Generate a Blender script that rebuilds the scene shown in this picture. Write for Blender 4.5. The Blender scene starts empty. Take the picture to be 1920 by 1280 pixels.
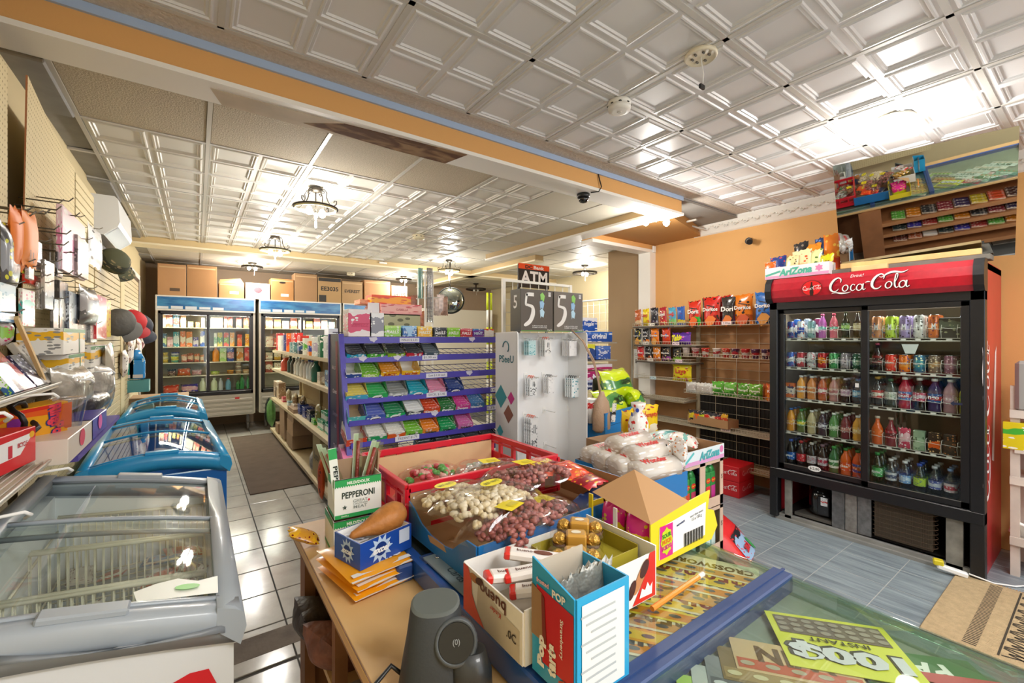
import bpy, math, random
from mathutils import Vector, Matrix
PI = math.pi
SC = bpy.context.scene
COL = SC.collection
# ---------------------------------------------------------------- camera, world, lights, exposure
TH = math.radians(35.827)
cam_d = bpy.data.cameras.new('camera'); cam = bpy.data.objects.new('camera', cam_d); COL.objects.link(cam)
cam.location = (0, 0, 1.5); cam.rotation_euler = (PI / 2, 0, -TH)
cam_d.sensor_width = 36; cam_d.lens = 820 / 1920 * 36; cam_d.shift_y = -6 / 1920; cam_d.clip_start = .02
SC.camera = cam
SC.view_settings.view_transform = 'Standard'; SC.view_settings.look = 'None'
SC.view_settings.gamma = 1; SC.view_settings.use_curve_mapping = False
SC.view_settings.exposure = 1.0
SC.cycles.max_bounces = 8; SC.cycles.diffuse_bounces = 4; SC.cycles.glossy_bounces = 4
SC.cycles.transparent_max_bounces = 24; SC.cycles.caustics_reflective = False; SC.cycles.caustics_refractive = False
SC.cycles.sample_clamp_indirect = 4
W = bpy.data.worlds.new('world'); SC.world = W; W.use_nodes = True
W.node_tree.nodes['Background'].inputs[0].default_value = (.86, .93, 1, 1)
W.node_tree.nodes['Background'].inputs[1].default_value = 1.1
def area(name, loc, rot, sx, sy, e, col=(1, 1, 1)):
    d = bpy.data.lights.new(name, 'AREA'); d.shape = 'RECTANGLE'; d.size = sx; d.size_y = sy; d.energy = e; d.color = col
    o = bpy.data.objects.new(name, d); COL.objects.link(o); o.location = loc; o.rotation_euler = rot; return o
def point(name, loc, e, r=.06, col=(1, .965, .91)):
    d = bpy.data.lights.new(name, 'POINT'); d.energy = e; d.shadow_soft_size = r; d.color = col
    o = bpy.data.objects.new(name, d); COL.objects.link(o); o.location = loc; return o
area('shopfront_daylight', (2.3, -2.4, 1.5), (-PI / 2 - .12, 0, 0), 4.4, 2.3, 200, (.93, .97, 1))
area('added_ceiling_fill', (1.0, -1.1, 2.74), (0, 0, 0), 1.2, .6, 34, (1, .985, .96)); area('added_ceiling_fill', (3.2, -1.0, 2.74), (0, 0, 0), 1.2, .6, 20, (.97, .985, 1))  # unseen soft fill, added overhead behind the camera to brighten the counter end

# ---------------------------------------------------------------- helpers
def lin(h):
    h = h.lstrip('#'); h = h if len(h) == 6 else ''.join(q * 2 for q in h); c = [int(h[i:i + 2], 16) / 255 for i in (0, 2, 4)]
    return tuple(x / 12.92 if x < .04045 else ((x + .055) / 1.055) ** 2.4 for x in c) + (1,)
_M = {}
def N(t, k, **kw):
    n = t.nodes.new(k)
    for a, v in kw.items(): setattr(n, a, v)
    return n
def M(h, r=.55, m=0., e=0., coat=0., bump=0., bs=60., var=0., vs=8.):
    """plain material: colour, roughness, metalness, emission, clear coat, fine bump, colour variation"""
    key = (h, r, m, e, coat, bump, bs, var, vs)
    if key in _M: return _M[key]
    x = bpy.data.materials.new('m_' + h.strip('#')); x.use_nodes = True; t = x.node_tree; b = t.nodes['Principled BSDF']
    b.inputs['Base Color'].default_value = lin(h); b.inputs['Roughness'].default_value = r; b.inputs['Metallic'].default_value = m
    if coat: b.inputs['Coat Weight'].default_value = coat; b.inputs['Coat Roughness'].default_value = .08
    if e: b.inputs['Emission Color'].default_value = lin(h); b.inputs['Emission Strength'].default_value = e
    if bump or var:
        tc = N(t, 'ShaderNodeTexCoord'); no = N(t, 'ShaderNodeTexNoise'); no.inputs['Scale'].default_value = bs if bump else vs
        t.links.new(tc.outputs['Object'], no.inputs['Vector'])
        if bump:
            bu = N(t, 'ShaderNodeBump'); bu.inputs['Strength'].default_value = bump; bu.inputs['Distance'].default_value = .01
            t.links.new(no.outputs['Fac'], bu.inputs['Height']); t.links.new(bu.outputs[0], b.inputs['Normal'])
        if var:
            n2 = N(t, 'ShaderNodeTexNoise'); n2.inputs['Scale'].default_value = vs; n2.inputs['Detail'].default_value = 5
            t.links.new(tc.outputs['Object'], n2.inputs['Vector'])
            hs = N(t, 'ShaderNodeHueSaturation'); hs.inputs['Color'].default_value = lin(h)
            mr = N(t, 'ShaderNodeMapRange'); mr.inputs['From Min'].default_value = .3; mr.inputs['From Max'].default_value = .7
            mr.inputs['To Min'].default_value = 1 - var; mr.inputs['To Max'].default_value = 1 + var
            t.links.new(n2.outputs['Fac'], mr.inputs['Value']); t.links.new(mr.outputs[0], hs.inputs['Value'])
            t.links.new(hs.outputs[0], b.inputs['Base Color'])
    _M[key] = x; return x
def GL(tint='#ffffff', gloss=.1, tr=1.0, rough=.02):
    """thin clear pane or film: see-through with a little mirror-like sheen"""
    key = ('gl', tint, gloss, tr, rough)
    if key in _M: return _M[key]
    x = bpy.data.materials.new('clear_' + tint.strip('#')); x.use_nodes = True; t = x.node_tree; t.nodes.clear()
    o = N(t, 'ShaderNodeOutputMaterial'); a = N(t, 'ShaderNodeBsdfTransparent'); g = N(t, 'ShaderNodeBsdfGlossy'); mx = N(t, 'ShaderNodeMixShader')
    c = lin(tint); a.inputs[0].default_value = tuple(v * tr for v in c[:3]) + (1,); g.inputs[0].default_value = (1, 1, 1, 1); g.inputs[1].default_value = rough
    f = N(t, 'ShaderNodeLayerWeight'); f.inputs[0].default_value = .5
    pw = N(t, 'ShaderNodeMath', operation='POWER'); pw.inputs[1].default_value = 4; t.links.new(f.outputs['Facing'], pw.inputs[0])
    ad = N(t, 'ShaderNodeMath', operation='MULTIPLY_ADD'); ad.inputs[1].default_value = .55; ad.inputs[2].default_value = gloss * .6
    t.links.new(pw.outputs[0], ad.inputs[0]); t.links.new(ad.outputs[0], mx.inputs[0])
    t.links.new(a.outputs[0], mx.inputs[1]); t.links.new(g.outputs[0], mx.inputs[2]); t.links.new(mx.outputs[0], o.inputs[0])
    _M[key] = x; return x
def PK(c1, c2, c3, seed=0, r=.35, gloss=.0, lo=.3, hi=.7, m=0.):
    """printed packaging: ground colour, a band of a second colour, small blocks of print in a third"""
    key = ('pk', c1, c2, c3, seed, r, gloss, lo, hi, m)
    if key in _M: return _M[key]
    x = bpy.data.materials.new('print_' + c1.strip('#')); x.use_nodes = True; t = x.node_tree; b = t.nodes['Principled BSDF']
    b.inputs['Roughness'].default_value = r; b.inputs['Metallic'].default_value = m
    if gloss: b.inputs['Coat Weight'].default_value = gloss; b.inputs['Coat Roughness'].default_value = .1
    tc = N(t, 'ShaderNodeTexCoord'); sp = N(t, 'ShaderNodeSeparateXYZ'); t.links.new(tc.outputs['Generated'], sp.inputs[0])
    def mth(op, a, bb):
        n = N(t, 'ShaderNodeMath', operation=op)
        for i, v in enumerate((a, bb)):
            if isinstance(v, (int, float)): n.inputs[i].default_value = v
            else: t.links.new(v, n.inputs[i])
        return n.outputs[0]
    no = N(t, 'ShaderNodeTexNoise'); no.inputs['Scale'].default_value = 2.2; no.noise_dimensions = '4D'; no.inputs['W'].default_value = seed * 1.7
    t.links.new(tc.outputs['Generated'], no.inputs['Vector'])
    z = mth('ADD', sp.outputs['Z'], mth('MULTIPLY', mth('SUBTRACT', no.outputs['Fac'], .5), .5))
    band = mth('MULTIPLY', mth('GREATER_THAN', z, lo), mth('LESS_THAN', z, hi))
    mp = N(t, 'ShaderNodeMapping'); mp.inputs['Scale'].default_value = (5, 5, 11); mp.inputs['Location'].default_value = (seed * .37, seed * .2, seed * .61)
    t.links.new(tc.outputs['Generated'], mp.inputs['Vector'])
    vo = N(t, 'ShaderNodeTexVoronoi'); vo.inputs['Scale'].default_value = 1; t.links.new(mp.outputs[0], vo.inputs['Vector'])
    sc = N(t, 'ShaderNodeSeparateColor'); t.links.new(vo.outputs['Color'], sc.inputs[0])
    blk = mth('MULTIPLY', mth('GREATER_THAN', sc.outputs[0], .68), mth('LESS_THAN', vo.outputs['Distance'], .42))
    m1 = N(t, 'ShaderNodeMix', data_type='RGBA'); m1.inputs[6].default_value = lin(c1); m1.inputs[7].default_value = lin(c2); t.links.new(band, m1.inputs[0])
    m2 = N(t, 'ShaderNodeMix', data_type='RGBA'); m2.inputs[7].default_value = lin(c3); t.links.new(m1.outputs[2], m2.inputs[6]); t.links.new(blk, m2.inputs[0])
    t.links.new(m2.outputs[2], b.inputs['Base Color'])
    _M[key] = x; return x

class MB:
    """collects faces of one mesh; every face carries a material slot"""
    def __init__(s): s.v = []; s.f = []; s.m = []; s.sm = []
    def add(s, vs, fs, mi=0, smooth=False):
        o = len(s.v); s.v += [tuple(v) for v in vs]
        for f in fs: s.f.append(tuple(i + o for i in f)); s.m.append(mi); s.sm.append(smooth)
        return s
    def box(s, x0, x1, y0, y1, z0, z1, mi=0, b=0.):
        if x0 > x1: x0, x1 = x1, x0
        if y0 > y1: y0, y1 = y1, y0
        if b <= 0:
            vs = [(x, y, z) for z in (z0, z1) for y in (y0, y1) for x in (x0, x1)]
            return s.add(vs, [(0, 2, 3, 1), (4, 5, 7, 6), (0, 1, 5, 4), (2, 6, 7, 3), (0, 4, 6, 2), (1, 3, 7, 5)], mi)
        pr = [(x0 + b, y0), (x1 - b, y0), (x1, y0 + b), (x1, y1 - b), (x1 - b, y1), (x0 + b, y1), (x0, y1 - b), (x0, y0 + b)]
        pi = [(x0 + b, y0 + b), (x1 - b, y0 + b), (x1 - b, y0 + b), (x1 - b, y1 - b), (x1 - b, y1 - b), (x0 + b, y1 - b), (x0 + b, y1 - b), (x0 + b, y0 + b)]
        r = [[(p[0], p[1], z0) for p in pi], [(p[0], p[1], z0 + b) for p in pr], [(p[0], p[1], z1 - b) for p in pr], [(p[0], p[1], z1) for p in pi]]
        return s.loft(r, mi, True, True, False)
    def loft(s, rings, mi=0, cap0=True, cap1=True, smooth=True, closed=True):
        n = len(rings[0]); vs = [p for r in rings for p in r]; fs = []
        for k in range(len(rings) - 1):
            for i in range(n if closed else n - 1):
                j = (i + 1) % n; fs.append((k * n + i, k * n + j, (k + 1) * n + j, (k + 1) * n + i))
        s.add(vs, fs, mi, smooth); o = len(s.v) - len(vs)
        if cap0: s.f.append(tuple(o + i for i in reversed(range(n)))); s.m.append(mi); s.sm.append(False)
        if cap1: s.f.append(tuple(o + (len(rings) - 1) * n + i for i in range(n))); s.m.append(mi); s.sm.append(False)
        return s
    def lathe(s, prof, cx=0, cy=0, z=0, n=14, mi=0, smooth=True, cap0=True, cap1=True):
        return s.loft([[(cx + r * math.cos(2 * PI * i / n), cy + r * math.sin(2 * PI * i / n), z + h) for i in range(n)] for r, h in prof], mi, cap0, cap1, smooth)
    def tube(s, pts, r, n=6, mi=0, smooth=True):
        pts = [Vector(p) for p in pts]; rings = []; u = None
        for i, p in enumerate(pts):
            d = (pts[min(i + 1, len(pts) - 1)] - pts[max(i - 1, 0)]).normalized()
            if u is None: u = d.orthogonal().normalized()
            else:
                u = u - d * u.dot(d); u = u.normalized() if u.length > 1e-6 else d.orthogonal().normalized()
            w = d.cross(u); rr = r[i] if isinstance(r, (list, tuple)) else r
            rings.append([tuple(p + (u * math.cos(2 * PI * k / n) + w * math.sin(2 * PI * k / n)) * rr) for k in range(n)])
        return s.loft(rings, mi, True, True, smooth)
    def prism(s, poly, axis, a, b, mi=0):
        """poly in the plane across axis; axis 'x' -> (y,z), 'y' -> (x,z), 'z' -> (x,y)"""
        def P(p, t): return {'x': (t, p[0], p[1]), 'y': (p[0], t, p[1]), 'z': (p[0], p[1], t)}[axis]
        return s.loft([[P(p, a) for p in poly], [P(p, b) for p in poly]], mi, True, True, False)
    def quad(s, a, b, c, d, mi=0): return s.add([a, b, c, d], [(0, 1, 2, 3)], mi)
    def grid(s, fn, nu, nv, mi=0, smooth=True):
        vs = [fn(i / nu, j / nv) for j in range(nv + 1) for i in range(nu + 1)]
        return s.add(vs, [(j * (nu + 1) + i, j * (nu + 1) + i + 1, (j + 1) * (nu + 1) + i + 1, (j + 1) * (nu + 1) + i) for j in range(nv) for i in range(nu)], mi, smooth)
    def mesh(s, name, mats):
        me = bpy.data.meshes.new(name); me.from_pydata(s.v, [], s.f)
        for m in (mats if isinstance(mats, (list, tuple)) else [mats]): me.materials.append(m)
        me.polygons.foreach_set('material_index', s.m); me.polygons.foreach_set('use_smooth', s.sm); me.update(); return me
    def obj(s, name, mats, parent=None, **kw): return OB(name, s.mesh(name, mats), parent, **kw)
def OB(name, me, parent=None, loc=None, rot=None, scale=None, mat=None, label=None, cat=None, group=None, kind=None):
    o = bpy.data.objects.new(name, me); COL.objects.link(o)
    if parent: o.parent = parent
    if mat is not None: o.matrix_local = mat
    else:
        if loc: o.location = loc
        if rot is not None: o.rotation_euler = rot if isinstance(rot, (tuple, list)) else (0, 0, rot)
        if scale: o.scale = scale if isinstance(scale, (tuple, list)) else (scale,) * 3
    if label: o['label'] = label
    if cat: o['category'] = cat
    if group: o['group'] = group
    if kind: o['kind'] = kind
    return o
def T(name, label, cat, loc=(0, 0, 0), rot=0, group=None): return OB(name, None, None, loc, rot, label=label, cat=cat, group=group)
def S(name, mb, mats, parent=None, **kw): return mb.obj(name, mats, parent, kind='structure', **kw)
def fr(o, r, u):
    """matrix whose x is r, y is u, z their cross, placed at o"""
    r = Vector(r).normalized(); u = Vector(u); n = r.cross(u).normalized(); u = n.cross(r)
    m = Matrix((r, u, n)).transposed().to_4x4(); m.translation = Vector(o); return m
_T = {}
def txt(s, bold=0., sp=1.):
    k = (s, bold, sp)
    if k not in _T:
        c = bpy.data.curves.new('t', 'FONT'); c.body = s; c.size = 1; c.align_x = 'CENTER'; c.offset = bold; c.space_character = sp; c.resolution_u = 2
        o = bpy.data.objects.new('t', c); COL.objects.link(o); dg = bpy.context.evaluated_depsgraph_get()
        me = bpy.data.meshes.new_from_object(o.evaluated_get(dg)); bpy.data.objects.remove(o)
        n = len(me.vertices); xs = [v.co.x for v in me.vertices]; ys = [v.co.y for v in me.vertices]
        x0, x1, y0, y1 = min(xs), max(xs), min(ys), max(ys)
        _T[k] = ([((v.co.x - (x0 + x1) / 2) / (x1 - x0), (v.co.y - (y0 + y1) / 2) / (y1 - y0)) for v in me.vertices], [tuple(p.vertices) for p in me.polygons], (x1 - x0) / max(y1 - y0, 1e-6))
        bpy.data.meshes.remove(me)
    return _T[k]
def L(parent, s, mat, o, r, u, w, h=None, bold=.01, shear=0., sp=1., name='lettering'):
    """flat printed lettering of width w (height h) centred at o, reading along r with its top towards u"""
    vs, fs, asp = txt(s, bold, sp); h = h or w / asp
    me = bpy.data.meshes.new('lettering'); me.from_pydata([(x * w + shear * y * h, y * h, 0) for x, y in vs], [], fs); me.materials.append(mat)
    return OB(name, me, parent, mat=fr(o, r, u))
def patch(parent, name, mat, o, r, u, pts):
    """flat printed shape, pts in the (r,u) plane round o"""
    me = bpy.data.meshes.new(name); me.from_pydata([(x, y, 0) for x, y in pts], [], [tuple(range(len(pts)))]); me.materials.append(mat)
    return OB(name, me, parent, mat=fr(o, r, u))
def ell(rx, ry, n=20, cx=0, cy=0, a=0.):
    return [(cx + rx * math.cos(t) * math.cos(a) - ry * math.sin(t) * math.sin(a), cy + rx * math.cos(t) * math.sin(a) + ry * math.sin(t) * math.cos(a)) for t in [2 * PI * i / n for i in range(n)]]
def rc(w, h, cx=0, cy=0): return [(cx - w / 2, cy - h / 2), (cx + w / 2, cy - h / 2), (cx + w / 2, cy + h / 2), (cx - w / 2, cy + h / 2)]
_I = {}
def cached(key, fn):
    if key not in _I: _I[key] = fn()
    return _I[key]
R = random.Random(7)
ORD = ['first', 'second', 'third', 'fourth', 'fifth', 'sixth', 'seventh', 'eighth', 'ninth', 'tenth', 'eleventh', 'twelfth', 'thirteenth', 'fourteenth', 'fifteenth', 'sixteenth']
WHITE = M('#f4f4f2', .4); BLACK = M('#141416', .4)
CHROME = M('#c8c8c8', .25, 1.); WIRE = M('#e9e6dc', .4)
# ================================================================ products and packs, built once per kind
def cat_spline(pts, n=6):
    out = []; P = [pts[0]] + list(pts) + [pts[-1]]
    for i in range(1, len(P) - 2):
        for k in range(n):
            t = k / n; a, b, c, d = P[i - 1], P[i], P[i + 1], P[i + 2]
            out.append(tuple(.5 * ((2 * b[j]) + (-a[j] + c[j]) * t + (2 * a[j] - 5 * b[j] + 4 * c[j] - d[j]) * t * t + (-a[j] + 3 * b[j] - 3 * c[j] + d[j]) * t ** 3) for j in range(len(b))))
    return out + [tuple(pts[-1])]
def strokes(parent, name, sts, mat, o, r, u, s, lift=0.):
    """flowing pen lettering: each stroke is (x, y, width) points; flat ribbon in the (r,u) plane"""
    b = MB()
    for st in sts:
        p = cat_spline(st, 5); n = len(p); L_, R_ = [], []
        for i in range(n):
            dx = p[min(i + 1, n - 1)][0] - p[max(i - 1, 0)][0]; dy = p[min(i + 1, n - 1)][1] - p[max(i - 1, 0)][1]; l = math.hypot(dx, dy) or 1
            w = p[i][2] / 2; L_.append(((p[i][0] - dy / l * w) * s, (p[i][1] + dx / l * w) * s, lift)); R_.append(((p[i][0] + dy / l * w) * s, (p[i][1] - dx / l * w) * s, lift))
        b.add(L_ + R_, [(n + i, n + i + 1, i + 1, i) for i in range(n - 1)])
    return OB(name, b.mesh(name, mat), parent, mat=fr(o, r, u))
def _O(cx, cy, a=.42, b=.58, w=.2): return [(cx + a * math.sin(t) + .18 * b * math.cos(t), cy + b * math.cos(t), w * (.55 + .45 * abs(math.cos(t + .5 + PI / 2)))) for t in [i * PI / 4 for i in range(9)]]
def _C(x, w=.34): return [(x + 2.15, 1.85, .1), (x + 2.25, 2.4, .2), (x + 1.85, 2.75, .22), (x + 1.15, 2.4, w), (x + .6, 1.6, w * 1.15), (x + .5, .8, w * 1.1), (x + .85, .28, .26), (x + 1.4, .3, .16), (x + 1.8, .7, .08)]
COKE = [_C(-.1), [(.55, -.12, .05), (1.2, .02, .16), (2.0, -.16, .30), (2.9, -.18, .18), (3.6, .0, .05)], _O(2.75, .75), [(4.25, 1.15, .16), (3.95, 1.35, .12), (3.62, .95, .2), (3.6, .4, .2), (3.9, .17, .12), (4.3, .5, .06)],
        _O(4.9, .72), [(5.5, 1.35, .2), (5.38, .6, .22), (5.5, .2, .16), (5.8, .45, .06)], [(5.65, 1.5, .12), (6.0, 1.6, .2), (6.35, 1.55, .1)],
        _C(5.75), [(7.3, 2.35, .08), (7.7, 2.2, .12), (8.5, 2.75, .28), (9.4, 2.95, .34), (10.4, 2.75, .22), (11.2, 3.05, .05)], _O(8.55, .75), [(9.35, .9, .06), (9.75, 1.9, .12), (9.85, 2.5, .14), (9.6, 2.45, .12), (9.4, 1.3, .22), (9.4, .5, .22), (9.6, .18, .14), (9.9, .4, .06)],
        _O(10.4, .72), [(11.0, 1.35, .2), (10.88, .6, .22), (11.0, .2, .16), (11.35, .45, .06)]]
COKE = [[(x + (.5 if i > 6 else .15 if i == 6 else 0), y, w) for x, y, w in st] for i, st in enumerate(COKE)]
def box_mesh(w, d, h, bev=.0015): return lambda: MB().box(-w / 2, w / 2, 0, d, 0, h, 0, bev)
def bag_mb(w, h, t, seed=0, crimp=.05, nu=9, nv=11):
    """pillow bag standing on its lower seam, printed side towards -y"""
    rr = random.Random(seed); ph = [rr.uniform(0, 6.3) for _ in range(6)]; b = MB()
    def fn(sgn):
        def f(u, v):
            x = (u - .5) * w; z = v * h
            e = min(v, 1 - v) / .5; bul = (max(0, 1 - abs(2 * u - 1) ** 2.4) ** .6) * (max(0, 1 - (1 - e) ** 3.2) ** .75)
            k = 1 - .10 * (1 - abs(2 * v - 1) ** 3) * abs(2 * u - 1) ** 2
            wr = .06 * math.sin(9 * u + ph[0] + 4 * v) + .05 * math.sin(14 * v + ph[1]) * (abs(2 * u - 1)) + .04 * math.sin(17 * u + ph[2]) * (1 - e)
            return (x * k, sgn * t / 2 * max(0, bul * (1 + wr)), z + (.006 * math.sin(u * 22 + ph[3]) if v in (0, 1) else 0) + (h * .02 * math.sin(u * 5 + ph[4]) if v > .9 else 0))
        return f
    b.grid(fn(-1), nu, nv); b.grid(lambda u, v: fn(1)(1 - u, v), nu, nv); return b
def bag(loc, rot, w, h, t, mats, label, group=None, seed=0, cat='bag', name='snack_bag', txts=(), tilt=0., chips=None):
    me = cached(('bag', round(w, 3), round(h, 3), round(t, 3), seed % 4), lambda: bag_mb(w, h, t, seed % 4).mesh('bag', [])) .copy(); me.materials.clear(); me.materials.append(mats)
    o = OB(name, me, None, loc, (tilt, 0, rot), label=label, cat=cat, group=group)
    for s, col, zz, ww, sh in txts: L(o, s, M(col, .4), (0, -t / 2 - .006, h * zz), (1, 0, .06 if sh else 0), (0, 0, 1), w * ww, bold=.03, shear=sh, name='lettering')
    if chips: patch(o, 'printed_chips', M(chips, .5), (0, -t / 2 - .004, h * .22), (1, 0, 0), (0, 0, 1), [(-.32 * w, -.02), (-.1 * w, -.06 * h / .2), (.2 * w, -.05), (.33 * w, .0), (.15 * w, .03), (-.1 * w, .035)])
    return o
def can(loc, mat, label, group=None, h=.122, r=.033, parts=True, txts=None, rot=-PI / 2, name='drink_can', tcol='#ffffff'):
    pr = [(r * .80, 0), (r * .99, .009), (r, .014), (r, h - .016), (r * .84, h - .003)]
    body = cached(('canb', h, r), lambda: MB().lathe(pr, n=14, cap1=False).mesh('body', [])).copy(); body.materials.append(mat)
    if not parts:
        lidm = MB().lathe(pr, n=12, cap1=False, mi=0).lathe([(r * .84, h - .003), (r * .84, h), (r * .76, h - .004)], n=12, mi=1, cap0=False); return lidm.obj(name, [mat, CHROME], None, loc=loc, label=label, cat='can', group=group)
    t = T(name, label, 'can', loc, rot, group); OB('body', body, t)
    OB('lid', cached(('canl', h, r), lambda: MB().lathe([(r * .84, h - .003), (r * .845, h), (r * .78, h), (r * .76, h - .005)], n=14, cap0=False).box(-.006, .006, -.002, .012, h - .004, h - .002).mesh('lid', CHROME)), t)
    if txts: L(t, txts, M(tcol, .4), (0, -r - .0008, h * .5), (1, 0, 0), (0, 0, 1), r * (.6 if len(txts) == 1 else 1.5), r * 1.3 if len(txts) == 1 else None, bold=.03)
    return t
PET = lambda c: GL(c, .12)
def bottle(loc, liquid, cap, lab, label, group=None, h=.2, r=.033, glass=False, name='drink_bottle', txts=None, tcol='#ffffff', rot=-PI / 2, lz=(.28, .55), parts=True, fill=.82):
    sh = .62 if not glass else .55
    pr = [(r * .85, 0), (r, .008), (r, h * .12), (r * .95, h * .2), (r, h * .27), (r, h * sh), (r * .82, h * .73), (r * .42, h * .86), (r * .38, h * .93)]
    if glass: pr = [(r * .9, 0), (r, .006), (r, h * sh), (r * .75, h * .66), (r * .38, h * .8), (r * .36, h * .94)]
    t = T(name, label, 'bottle', loc, rot, group)
    OB('body', cached(('bb', h, r, glass, liquid.name), lambda: MB().lathe(pr, n=14).mesh('body', liquid)), t)
    OB('cap', cached(('bc', h, r, glass, cap.name), lambda: MB().lathe([(r * .46, h * .925), (r * .46, h), (r * .40, h + .002)], n=12).mesh('cap', cap)), t)
    if lab and parts:
        OB('paper_label', cached(('bl', h, r, lab.name, lz), lambda: MB().lathe([(r * 1.015, h * lz[0]), (r * 1.015, h * lz[1])], n=16, cap0=False, cap1=False).mesh('paper_label', lab)), t)
        if txts: L(t, txts, M(tcol, .4), (0, -r * 1.03 - .0005, h * sum(lz) / 2), (1, 0, 0), (0, 0, 1), r * 1.5, bold=.03)
    return t
def price(parent, s, o, r, u, w=.05, h=.018, col='#ffffff', tc='#333333'):
    p = patch(parent, 'price_tag', M(col, .6), o, r, u, rc(w, h)); L(p, s, M(tc, .6), (0, 0, .0006), (1, 0, 0), (0, 1, 0), w * .8, h * .55); return p
def tray(w, d, hf, hb, t=.0015, mi=0, mi2=1, side=None):
    """open display carton: low front, higher back, sloping sides; front wall at y=0"""
    b = MB(); hm = side or (hf + hb) / 2
    b.box(-w / 2, w / 2, 0, d, 0, t, mi2); b.box(-w / 2, w / 2, -t, 0, 0, hf, mi); b.box(-w / 2, w / 2, d, d + t, 0, hb, mi2)
    for s in (-1, 1):
        x = s * w / 2; b.prism([(0, 0), (d, 0), (d, hb), (d * .55, hb), (0, hf)], 'x', x - t * (s > 0), x + t * (s < 0), mi)
    return b
# ================================================================ the room
XL, XR, ZF, ZR, YF = -.66, 4.66, 2.78, 2.70, 2.31
BEIGE = M('#cdb98e', .8, bump=.1, bs=90); TAN = M('#a58a68', .8, bump=.1, bs=90); ORANGE = M('#dfa968', .75, bump=.08, bs=90); TRIM = M('#f0ece4', .5)
# floor: grey shiny tiles in the back shop, slate planks in front of the cooler
fl = MB(); fl.box(-1.2, 6.4, -2.4, 9.6, -.12, -.006); floor = S('floor', fl, M('#4c4a46', .9))
def tile_mat(a, b, r, sx, sy, seed):
    x = bpy.data.materials.new('tile'); x.use_nodes = True; t = x.node_tree; bs = t.nodes['Principled BSDF']
    tc = N(t, 'ShaderNodeNewGeometry'); mp = N(t, 'ShaderNodeMapping'); mp.inputs['Scale'].default_value = (sx, sy, 1)
    no = N(t, 'ShaderNodeTexNoise'); no.inputs['Scale'].default_value = 3; no.inputs['Detail'].default_value = 8; no.inputs['Roughness'].default_value = .65
    cr = N(t, 'ShaderNodeValToRGB'); cr.color_ramp.elements[0].color = lin(a); cr.color_ramp.elements[1].color = lin(b)
    cr.color_ramp.elements[0].position = .35; cr.color_ramp.elements[1].position = .65
    t.links.new(tc.outputs['Position'], mp.inputs[0]); t.links.new(mp.outputs[0], no.inputs['Vector']); t.links.new(no.outputs['Fac'], cr.inputs[0])
    t.links.new(cr.outputs[0], bs.inputs['Base Color']); bs.inputs['Roughness'].default_value = r
    bu = N(t, 'ShaderNodeBump'); bu.inputs['Strength'].default_value = .06; bu.inputs['Distance'].default_value = .01
    t.links.new(no.outputs['Fac'], bu.inputs['Height']); t.links.new(bu.outputs[0], bs.inputs['Normal']); return x
TG = tile_mat('#a5a198', '#bdb9b0', .15, 1, 1, 1); TS = tile_mat('#6b767e', '#9aa6ac', .33, 9, .8, 2)
tg = MB(); tg.box(-.1545, .1545, -.160, .160, -.008, 0, 0, .002); tgm = tg.mesh('floor_tile', TG)
for i in range(-4, 13):
    for j in range(21):
        y = 2.588 - .335 + .165 + .3305 * j
        if y > 2.4 and (i < 3 or y > 4.2): OB('floor_tile', tgm, floor, (.386 - .1575 + .315 * i, y + .02, 0))
for j in range(9):
    for i in range(-4, 3): OB('floor_tile', tgm, floor, (.386 - .1575 + .315 * i, 2.093 - .3305 * j, 0))
st = MB(); st.box(-.4, 1.0, 2.375, 2.545, -.008, .001); S('floor_strip', st, M('#6d6256', .8, bump=.3, bs=40, var=.25), floor)
ts = MB(); ts.box(-.149, .149, -.156, .156, -.008, 0, 0, .0015); tsm = ts.mesh('floor_tile', TS)
gr = MB(); gr.box(1.25, 4.66, -2.3, 3.9, -.02, -.002); S('floor_grout', gr, M('#b9b8b2', .8), floor)
for i in range(11):
    for j in range(20): OB('floor_tile', tsm, floor, (1.416 + .304 * i, 3.83 - .3155 * j - .008, 0))
# tread mat in the back aisle
m = MB(); m.box(.415, 1.0, 4.85, 7.82, .0, .011, 0, .004); m.obj('floor_mat', M('#5f5043', .95, bump=.5, bs=300, var=.12), label='long brown ribbed mat lying along the aisle beside the freezers', cat='mat')
# walls
b = MB(); b.box(XR, XR + .14, -2.3, 3.42, 0, 2.95); S('wall_right', b, ORANGE)
b = MB(); b.box(XR, XR + .14, 3.42, 4.02, 0, 2.95); b.box(XR, 6.0, 4.02, 4.16, 0, 2.95); S('wall_right', b, TAN)
b = MB(); b.box(5.96, 6.1, 4.16, 9.3, 0, 2.95); S('wall_right', b, M('#d8c9a2', .8, bump=.1, bs=90))
b = MB(); b.box(XL - .14, XL, -2.3, 9.3, 0, 2.95); S('wall_left', b, M('#d2c196', .8))
b = MB(); b.box(-1.0, 6.2, 9.15, 9.3, 0, 2.95); S('wall_back', b, M('#a08a72', .8))
b = MB(); b.box(-1, 6.2, -2.5, -2.42, 0, .5); b.box(-1, .2, -2.5, -2.42, .5, 2.95); b.box(4.5, 6.2, -2.5, -2.42, .5, 2.95); b.box(.2, 4.5, -2.5, -2.42, 2.7, 2.95); S('wall_front', b, BEIGE)
b = MB(); b.box(-1, 6.2, -2.5, 9.3, 2.97, 3.0); S('ceiling_slab', b, M('#8a8680', .9))
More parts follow.
